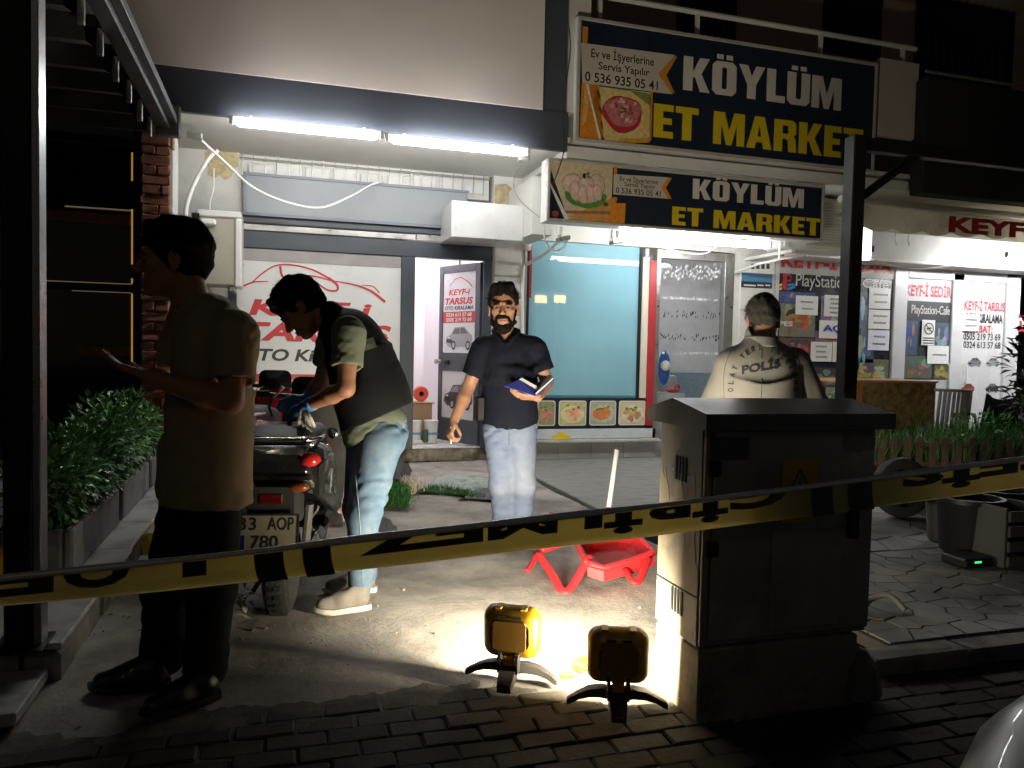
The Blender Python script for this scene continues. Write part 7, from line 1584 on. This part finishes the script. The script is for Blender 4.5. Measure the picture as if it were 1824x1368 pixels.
# ---------------------------------------------------------------- man in the black vest bending over the scooter
def man_vest():
    D = 3.74; f = nrm(-RT * 1.0 + FW * .1); r = nrm(f.cross(UP)); G = gz
    t = thing('person', 'man in a black vest and pale jeans bending over the scooter in blue gloves', 'person', tuple(G(625, 1075)))
    hd = Head(dp(537, 549, D), nrm(-RT * .62 - UP * .72 - FW * .12), nrm(-RT * .72 + UP * .66), 1.08); nk = dp(592, 572, D); ch = dp(640, 632, D); pv = dp(668, 765, D); up = nrm(nk - pv); fb = nrm(r.cross(up)); fb = nrm(up.cross(r)); A = axes(r, fb, up)
    Ls, Le, Lw = dp(622, 590, 3.55), dp(616, 692, 3.48), dp(549, 722, 3.70); Rs, Re, Rw = dp(596, 596, 3.93), dp(572, 682, 4.0), dp(548, 712, 3.98)
    Lh, Lk, La = dp(676, 790, 3.64), dp(648, 915, 3.60), G(640, 1080) + UP * .10; Rh, Rk, Ra = dp(656, 790, 3.84), dp(640, 905, 3.84), G(652, 1052) + UP * .10
    pts = [hd.c + UP * .16 - RT * .1, Lw - RT * .2, La - UP * .1, Ra - UP * .1, Re, Le, Ls, Rs, pv + RT * .12]; lo, hi = bounds(pts, .2); S = SDF(lo, hi, .0065); hd.build(S); S.cap(nk, hd.P(0, -.04, -.05), .06, .056, .025)
    S.ell(ch, (.165, .11, .2), A, .05); S.ell(ch.lerp(pv, .55), (.14, .105, .2), A, .05); S.ell(pv, (.155, .115, .14), A, .05); arm(S, Ls, Le, Lw); arm(S, Rs, Re, Rw); leg(S, Lh, Lk, La); leg(S, Rh, Rk, Ra)
    hl = (Lw, nrm(-RT * .8 - UP * .45 + FW * .15), nrm(-UP * .6 + FW * .5), nrm(UP * .4 - RT * .4 + FW * .2)); hr = (Rw, nrm(-RT * .95 - UP * .12 - FW * .1), nrm(-FW * .7 - UP * .6), nrm(UP * .8 - RT * .2))
    hand(S, *hl, 1.0, .42); hand(S, *hr, 1.0, .5); V, F = S.mesh(); npart('body', V, F, skin_d, t)
    gm = M('glove_blue', (.06, .22, .50), .45, var=.2, vs=40, bump=.4, bs=70)
    for hh, el, cu in ((hl, Le, .42), (hr, Re, .5)):
        S = SDF(*bounds([hh[0]], .24), .0055); hand(S, *hh, 1.0, cu, .0035); sdf_cyl(S, hh[0] + (el - hh[0]).normalized() * .05, hh[0] - (el - hh[0]).normalized() * .03, .036, .031, .012); S.rough(.002, 120, 2); V, F = S.mesh(); npart('glove', V, F, gm, t)
    S = SDF(lo, hi, .0075); shm = M('tee_greygreen', (.165, .185, .14), .9, var=.12, vs=6, bump=.3, bs=150)
    S.ell(ch, (.18, .125, .2), A, .05); S.ell(pv + up * .0, (.182, .158, .17), A, .05); S.cap(Ls.lerp(Rs, .1), Rs.lerp(Ls, .1), .07, None, .05)
    for a, b in ((Ls, Le), (Rs, Re)): e = a.lerp(b, .62); sdf_cyl(S, a, e, .072, .072, .03); S.cap(a, a.lerp(b, .15), .07, .07, .03); q = (b - a).normalized(); sdf_cyl(S, e - q * .015, e + q * .03, .062, .062, .0, 's')
    S.plane(dp(668, 776, D), RT * .41 - UP * .91); cloth('shirt', S, shm, t, .0032, 60, 8, [tuple(UP), tuple(up)])
    S = SDF(lo, hi, .0075); vm = M('vest_black', (.009, .009, .011), .8, var=.15, vs=6, bump=.3, bs=120)
    S.ell(ch + up * .02, (.185, .145, .215), A, .06); sdf_cyl(S, ch, pv + up * .02 + RT * .03, .155, .19, .06); S.ell(ch.lerp(pv, .5) + RT * .02, (.19, .165, .2), A, .06); S.cap(Ls.lerp(Rs, .25), Rs.lerp(Ls, .25), .072, None, .05); S.cap(nk + up * -.03, nk + up * .03, .075, .07, .03)
    S.cap(nk, hd.c, .062, None, .004, 's'); S.plane(dp(668, 745, D), RT * .41 - UP * .91)
    for a, b in ((Ls, Le), (Rs, Re)): S.cap(a + (a - nk).normalized() * .005, b, .071, .075, .012, 's')
    ob, V, F = cloth('vest', S, vm, t, .003, 36, 12, [tuple(up), tuple(r)])
    bv = BVHTree.FromPolygons([tuple(v) for v in V], [tuple(int(i) for i in q) for q in F]); m = MB(); gp_ = []
    for i in range(15):
        row = []
        for j in range(3):
            q = dp(628 + i * 2.6 + j * 3.5, 612 - i * .85 + j * 9, 3.0); d = (q - CAMP).normalized(); h = bv.ray_cast(q, d); row.append(h[0] - d * .004 if h[0] is not None else None)
        gp_.append(row)
    for i in range(14):
        for j in range(2):
            c4 = (gp_[i][j], gp_[i + 1][j], gp_[i + 1][j + 1], gp_[i][j + 1])
            if all(x is not None for x in c4) and max((a - b).length for a in c4 for b in c4) < .09: m.quad(*[tuple(x) for x in c4])
    if m.f: part('reflective_strip', m, M('strip_grey', (.11, .105, .09), .5), ob)
    S = SDF(lo, hi, .0075); S.ell(pv - UP * .02 + RT * .02, (.16, .135, .14), A, .05)
    for h, k, a in ((Lh, Lk, La), (Rh, Rk, Ra)): S.cap(h, k, .108, .079, .04); S.cap(k, k.lerp(a, .5), .079, .066, .03); S.cap(k.lerp(a, .5), a + UP * -.01, .066, .056, .02)
    S.plane(pv + up * .10, up); ob, V, F = cloth('jeans', S, jean_d, t, .0058, 52, 9, [tuple(UP), tuple(UP + RT * .4), tuple(UP - RT * .3)])
    sm_ = M('seam_pale', (.22, .28, .34), .8)
    seam(V, F, [(628, 790), (634, 850), (640, 920), (645, 990), (646, 1040)], D, sm_, ob);
    S = SDF(*bounds([hd.c], .21), .006); hair_cap(hd, S, .02, .10, 0); hd.C(S, (-.04, .07, .10), (.04, .07, .10), .022, None, .03); S.rough(.007, 120, 6); V, F = S.mesh(); npart('hair', V, F, hair_m, t)
    tufts_hair(t, hd, S, 3000, .038, 6, hair_m, lambda v: v.z > -.1 and v.z - v.y * .5 > .0); hd.face_parts(t, hair_m)
    sm = M('shoe_grey', (.17, .15, .13), .8, var=.2, vs=20, bump=.5, bs=90); sw = M('sole_white', (.5, .46, .4), .7, var=.2, vs=30)
    h1 = G(662, 1082); shoe(t, h1, h1 + (G(570, 1094) - h1).normalized() * .3, sm, sw, lace=blk_i); h2 = G(672, 1052); shoe(t, h2, h2 + (G(588, 1058) - h2).normalized() * .3, sm, sw, lace=blk_i)
    c = Lw + hl[1] * .03; m = MB(); rr = random.Random(4)
    for k in range(7): a = -.6 + .2 * k; q = dp(536 + k * 1.5, 730, 3.62); e = dp(530 + k * 5, 765 + 6 * math.sin(k * 1.7), 3.60); m.tube([q, q.lerp(e, .5) + FW * .01 * math.sin(k), e], [.006, .012, .009], 6)
    solo('spare_glove', m, M('glove_white', (.6, .58, .54), .8), 'crumpled white glove tucked under the blue gloved hand', 'glove', True)
    m = MB(); pts_ = [dp(a, b, 3.9) for a, b in ((505, 690), (492, 703), (480, 722), (486, 742))]; m.tube(spline(pts_, 4), [.016] * 13, 8, flat=.5); solo('swab_bag', m, M('olive_plastic', (.16, .17, .09), .5), 'olive green pouch in the gloved hands over the scooter', 'pouch', True)
man_vest()

# ---------------------------------------------------------------- bearded man with a notebook
def man_polo():
    D = 4.88; f = -FW; r, f, u = basis(f, UP); G = gz; K = 1.0
    t = thing('person', 'bearded man in a navy polo and light jeans holding an open notebook', 'person', tuple(G(912, 966)))
    hd = Head(dp(897, 549, D), nrm(f + RT * -.04 - UP * .03), UP + RT * -.03, 1.17); nk = dp(901, 600, D + .02); ch = dp(908, 652, D + .02); pv = dp(908, 752, D + .02); A = axes(r, f, u)
    Rs, Re, Rw = dp(862, 620, D + .02), dp(834, 690, D + .02), dp(809, 750, D - .12); Ls, Le, Lw = dp(951, 620, D + .02), dp(975, 680, D + .0), dp(958, 708, D - .24)
    Rh, Rk, Ra = dp(888, 775, D), dp(894, 862, D - .02), G(897, 964) + UP * .10; Lh, Lk, La = dp(930, 775, D), dp(931, 862, D - .02), G(930, 966) + UP * .10
    pts = [hd.c + UP * .2, Rw - UP * .15 - RT * .1, Ra - UP * .1, Lw - FW * .2, Le, Re, Ls, Rs, pv - FW * .1]; lo, hi = bounds(pts, .2); S = SDF(lo, hi, .0065); hd.build(S); S.cap(nk - UP * .04, hd.P(0, -.03, -.05), .062, .06, .025)
    S.ell(ch, (.17, .11, .2), A, .05); S.ell(ch.lerp(pv, .5), (.15, .11, .2), A, .05); S.ell(pv, (.155, .11, .14), A, .05); arm(S, Ls, Le, Lw, 1.02); arm(S, Rs, Re, Rw, 1.05); leg(S, Lh, Lk, La); leg(S, Rh, Rk, Ra)
    hR = (Rw, nrm(Rw - Re + UP * -.05), nrm(RT * .75 + FW * .4), nrm(-FW * .9 + RT * .2)); hL = (Lw, nrm(-RT * .92 - FW * .2 + UP * .05), nrm(UP * .8 + FW * .3 - RT * .1), nrm(-FW * .8 + UP * .2)); hand(S, *hR, 1.08, 1.0, 0, 0, .9); hand(S, *hL, 1.08, .32, 0, .1, .4)
    V, F = S.mesh(); npart('body', V, F, skin, t)
    S = SDF(lo, hi, .0075); pm = M('navy_cotton', (.010, .012, .022), .85, var=.1, vs=6, bump=.25, bs=170)
    S.ell(ch + UP * .02, (.195, .135, .20), A, .06); S.ell(ch.lerp(pv, .5), (.178, .135, .22), A, .06); S.ell(pv + UP * .03, (.182, .14, .14), A, .06); S.cap(Ls.lerp(Rs, .08) + UP * .0, Rs.lerp(Ls, .08), .07, None, .05)
    for a, b in ((Ls, Le), (Rs, Re)): e = a.lerp(b, .70); sdf_cyl(S, a, e, .075, .073, .03); S.cap(a, a.lerp(b, .2), .074, .074, .03); q = (b - a).normalized(); sdf_cyl(S, e - q * .015, e + q * .03, .064, .062, .0, 's')
    S.cap(nk - UP * .03, nk + UP * .03, .082, .072, .03); S.cap(nk + UP * .0 + f * .015, nk + UP * .12, .062, .066, .004, 's'); S.cap(nk + f * .09 - UP * .05, nk + f * .06 + UP * .08, .016, .045, .01, 's'); S.plane(pv - UP * .03, -UP)
    ob, V, F = cloth('polo_shirt', S, pm, t, .0042, 44, 14, [tuple(UP), tuple(RT + UP * .6), tuple(RT - UP * .5)])
    m = MB()
    for s in (-1, 1):
        pc_ = spline([nk + r * s * .0 - f * .078 + UP * .055, nk + r * s * .06 - f * .03 + UP * .055, nk + r * s * .078 + f * .02 + UP * .035, nk + r * s * .045 + f * .085 - UP * .005, nk + r * s * .012 + f * .115 - UP * .05], 5); m.tube(pc_, [.012] * 8 + [.016] * 13, 8, flat=.6)
    part('collar', m, pm, ob, True)
    S = SDF(lo, hi, .0075); S.ell(pv - UP * .02, (.168, .122, .14), A, .05)
    for h, k, a in ((Lh, Lk, La), (Rh, Rk, Ra)): S.cap(h, k, .092, .077, .035); S.cap(k, k.lerp(a, .5), .077, .069, .03); S.cap(k.lerp(a, .5), a - UP * .03, .069, .066, .02)
    S.plane(pv + UP * .06, UP); ob, V, F = cloth('jeans', S, jean_m, t, .005, 50, 15, [tuple(UP), tuple(UP + RT * .5), tuple(UP - RT * .5)])
    m = MB(); m.tube(spline([pv + f * .128 + UP * -.0, pv + f * .132 - UP * .07, pv + f * .11 - UP * .13], 5), .004, 5); part('fly_seam', m, M('seam', (.15, .19, .28), .8), ob, True)
    S = SDF(*bounds([hd.c], .22), .006); hair_cap(hd, S, .014, .088, 0, -.036); hd.C(S, (-.04, .05, .115), (.045, .055, .112), .024, None, .03); S.rough(.006, 110, 8); V, F = S.mesh(); npart('hair', V, F, hair_m, t)
    tufts_hair(t, hd, S, 2600, .026, 8, hair_m, lambda v: v.z > .12 and v.z - v.y * .35 > .1)
    S = SDF(*bounds([hd.c], .22), .0055)
    for s in (-1, 1): hd.C(S, (s * .062, .010, -.015), (s * .052, .034, -.075), .009, .012, .012); hd.C(S, (s * .052, .034, -.078), (s * .02, .075, -.108), .017, .022, .02); hd.C(S, (s * .03, .080, -.055), (s * .036, .070, -.085), .011, .014, .012); hd.C(S, (s * .028, .090, -.051), (s * .004, .101, -.047), .008, .008, .008)
    hd.E(S, (0, .072, -.112), (.034, .03, .03), .02); hd.C(S, (-.012, .089, -.066), (.012, .089, -.066), .0135, None, .005, 's'); S.rough(.003, 160, 3); V, F = S.mesh(); npart('beard', V, F, hair_m, t); hd.face_parts(t, hair_m)
    sm = M('shoe_dark', (.05, .05, .05), .7); h1 = G(900, 957); shoe(t, h1, h1 - FW * .3 - RT * .06, sm, sm); h2 = G(934, 958); shoe(t, h2, h2 - FW * .3 + RT * .06, sm, sm)
    m = MB(); c = dp(853, 722, D - .05); m.box(c.x - .025, c.x + .035, c.y - .04, c.y + .04, c.z - .10, c.z + .06, .012); part('holster', m, black_m, t)
    # notebook lying open on his palm
    nb = thing('notebook', 'open blue covered notebook in the hand of the bearded man', 'notebook', tuple(dp(945, 700, D - .28)))
    def q(px, py, d): return dp(px, py - 2.5, d - .012)
    def slab(c4, th, nm, mt):
        n = nrm((c4[1] - c4[0]).cross(c4[3] - c4[0])); n = n if n.z > 0 else -n; m = MB(); m.loft([[tuple(p) for p in c4], [tuple(p + n * th) for p in c4]], True, True); return part(nm, m, mt, nb)
    slab([q(899, 690, D - .34), q(953, 707, D - .36), q(963, 698, D - .30), q(926, 678, D - .28)], -.006, 'cover', M('cover_blue', (.05, .065, .36), .5)); slab([q(924, 680, D - .28), q(960, 700, D - .305), q(963, 695, D - .295), q(929, 676, D - .27)], .006, 'pages', whitem)
    slab([q(954, 706, D - .36), q(987, 678, D - .33), q(979, 671, D - .26), q(957, 698, D - .29)], -.005, 'cover', M('cover_blue')); slab([q(955, 705, D - .357), q(986, 677, D - .327), q(979, 670, D - .262), q(958, 697, D - .292)], .006, 'pages', whitem)
    m = MB(); a = dp(803, 766, D - .17); m.tube([a + UP * .02, a - UP * .085 + RT * .004], .0045, 8); solo('pen', m, whitep, 'white pen pointing down from the fist of the bearded man', 'pen', True)
man_polo()

# ---------------------------------------------------------------- officer seen from behind
def officer():
    D = 3.92; f = FW.copy(); r, f, u = basis(f, UP); G = gz
    t = thing('person', 'officer in an off white forensic jacket seen from behind the electrical cabinet', 'person', tuple(dp(1355, 1085, D).xy) + (0,))
    hd = Head(dp(1358, 572, D + .04), nrm(f - UP * .42), nrm(UP + f * .42), 1.0); nk = dp(1357, 616, D - .035); ch = dp(1353, 672, D - .02); pv = dp(1352, 800, D + .03); up = nrm(nk - pv); fb = nrm(up.cross(r)); A = axes(r, fb, up)
    Ls, Le, Lw = dp(1303, 650, D), dp(1276, 722, D + .04), dp(1300, 745, D + .28); Rs, Re, Rw = dp(1416, 648, D), dp(1449, 725, D + .04), dp(1420, 745, D + .28)
    def gd(px, d): p = dp(px, 900, d); p.z = 0; return p
    Lh, Lk, La = dp(1325, 815, D), dp(1322, 940, D + .04), gd(1322, D) + UP * .1; Rh, Rk, Ra = dp(1385, 815, D), dp(1388, 940, D + .04), gd(1390, D) + UP * .1
    pts = [hd.c + UP * .16 + f * .1, La - UP * .1, Ra - UP * .1, Lw + f * .2, Le, Re, Ls, Rs, pv]; lo, hi = bounds(pts, .22); S = SDF(lo, hi, .008); hd.build(S); S.cap(nk, hd.P(0, -.035, -.05), .062, .056, .025); S.ell(ch, (.17, .11, .2), A, .05); S.ell(pv, (.155, .115, .2), A, .05); arm(S, Ls, Le, Lw); arm(S, Rs, Re, Rw); leg(S, Lh, Lk, La); leg(S, Rh, Rk, Ra)
    hand(S, Lw, f * .8 + r * .4, -UP, r, 1.0, .5); hand(S, Rw, f * .8 - r * .4, -UP, -r, 1.0, .5); V, F = S.mesh(); npart('body', V, F, skin, t)
    S = SDF(lo, hi, .0065); jm = M('jacket_offwhite', (.235, .225, .205), .75, var=.06, vs=5, bump=.15, bs=200)
    S.ell(ch + up * .0, (.195, .145, .20), A, .06); S.ell(ch.lerp(pv, .6), (.205, .165, .24), A, .06); sdf_cyl(S, ch, pv - up * .10, .17, .19, .05); S.cap(Ls, Rs, .075, None, .05); S.cap(nk - UP * .03, nk + UP * .05 + f * .02, .085, .075, .03)
    for a, b, w in ((Ls, Le, Lw), (Rs, Re, Rw)): S.cap(a, b, .085, .082, .03); S.cap(b, w, .080, .055, .02)
    S.cap(nk + up * .02, nk + up * .14, .064, .07, .004, 's'); S.plane(pv - up * .08, -up)
    ob, V, F = cloth('jacket', S, jm, t, .0062, 24, 27)
    sj = M('jacket_seam', (.12, .115, .105), .8)
    for pix in ([(1300, 628), (1292, 650), (1289, 675), (1290, 712)], [(1414, 630), (1424, 650), (1430, 675), (1431, 712)], [(1357, 622), (1356, 640)], [(1357, 674), (1356, 712)]): seam(V, F, pix, D, sj, ob, .0018)
    bv = BVHTree.FromPolygons([tuple(v) for v in V], [tuple(int(i) for i in q) for q in F])
    def on_back(mb):
        bm = bmesh.new(); vs = [bm.verts.new((v[0], v[1], 0)) for v in mb.v]
        for fc in mb.f:
            try: bm.faces.new([vs[i] for i in fc])
            except ValueError: pass
        x0 = min(v[0] for v in mb.v); x1 = max(v[0] for v in mb.v); y0 = min(v[1] for v in mb.v); y1 = max(v[1] for v in mb.v)
        for c in np.arange(x0, x1, 4): bmesh.ops.bisect_plane(bm, geom=bm.verts[:] + bm.edges[:] + bm.faces[:], plane_co=(c, 0, 0), plane_no=(1, 0, 0))
        for c in np.arange(y0, y1, 4): bmesh.ops.bisect_plane(bm, geom=bm.verts[:] + bm.edges[:] + bm.faces[:], plane_co=(0, c, 0), plane_no=(0, 1, 0))
        o = MB(); ok = {}; bm.verts.index_update()
        for v in bm.verts:
            p = dp(v.co.x, v.co.y, D - .6); h = bv.ray_cast(p, (p - CAMP).normalized())
            if h[0] is not None: ok[v.index] = len(o.v); o.v.append(tuple(h[0] - FW * .0035))
        for fc in bm.faces:
            if all(v.index in ok for v in fc.verts): o.f.append(tuple(ok[v.index] for v in fc.verts)); o.m.append(0); o.c.append((1, 1, 1))
        bm.free(); return o
    S = SDF(*bounds([nk], .22), .006); S.cap(nk - UP * .015, nk + UP * .045 + f * .012, .090, .084, .02); S.cap(nk - UP * .06, nk + UP * .12 + f * .02, .070, .070, .004, 's'); S.plane(nk - UP * .005, -UP); S.plane(nk + UP * .05, UP); V2, F2 = S.mesh(); npart('collar', V2, F2, jm, ob)
    inkj = M('jacket_ink', (.035, .035, .045), .7)
    m = MB(); text_uv(m, 'POLİS', 68, 15, lambda a, b: (1321 + a, 667 - b - a * .17, 0), bold=.03); part('lettering', on_back(m), inkj, ob)
    # arched line: each letter set on a half ellipse
    txt = 'OLAY YERİ İNCELEME'; m = MB(); n = len(txt); cx, cy, rx, ry = 1358, 690, 52, 66
    for i, chh in enumerate(txt):
        if chh == ' ': continue
        a = PI * 1.02 - (PI * 1.04) * i / (n - 1); px = cx + rx * math.cos(a) * (1 if a > PI / 2 else 1.05); py = cy - ry * math.sin(a); tx, ty = math.sin(a) * rx, math.cos(a) * ry; l = math.hypot(tx, ty); tx /= l; ty /= l
        w = 2.4 if chh in 'İI' else 6.6
        text_uv(m, chh, w, 10, lambda p_, b: (px + (p_ - w / 2) * tx + b * ty, py + (p_ - w / 2) * ty - b * tx, 0), bold=.02)
    part('lettering', on_back(m), inkj, ob)
    S = SDF(lo, hi, .009); S.ell(pv, (.17, .125, .15), A, .05)
    for h, k, a in ((Lh, Lk, La), (Rh, Rk, Ra)): S.cap(h, k, .09, .072, .035); S.cap(k, a, .072, .06, .03)
    S.plane(pv + UP * .08, UP); cloth('trousers', S, M('black_trousers'), t, .005, 26, 2)
    hair_g = M('hair_greying', (.04, .036, .032), .9, var=.5, vs=80, bump=.6, bs=160, spec=.1); S = SDF(*bounds([hd.c], .2), .006); hair_cap(hd, S, .012, .07, 0); S.rough(.004, 130, 9); V, F = S.mesh(); npart('hair', V, F, hair_g, t); tufts_hair(t, hd, S, 2500, .016, 9, hair_g, lambda v: v.z > -.2 and v.y < .75); hd.face_parts(t, hair_m)
    sm = M('shoe_dark', (.05, .05, .05), .7)
    for px in (1322, 1390): h = gd(px, D - .08); shoe(t, h, h + FW * .3, sm, sm)
officer()
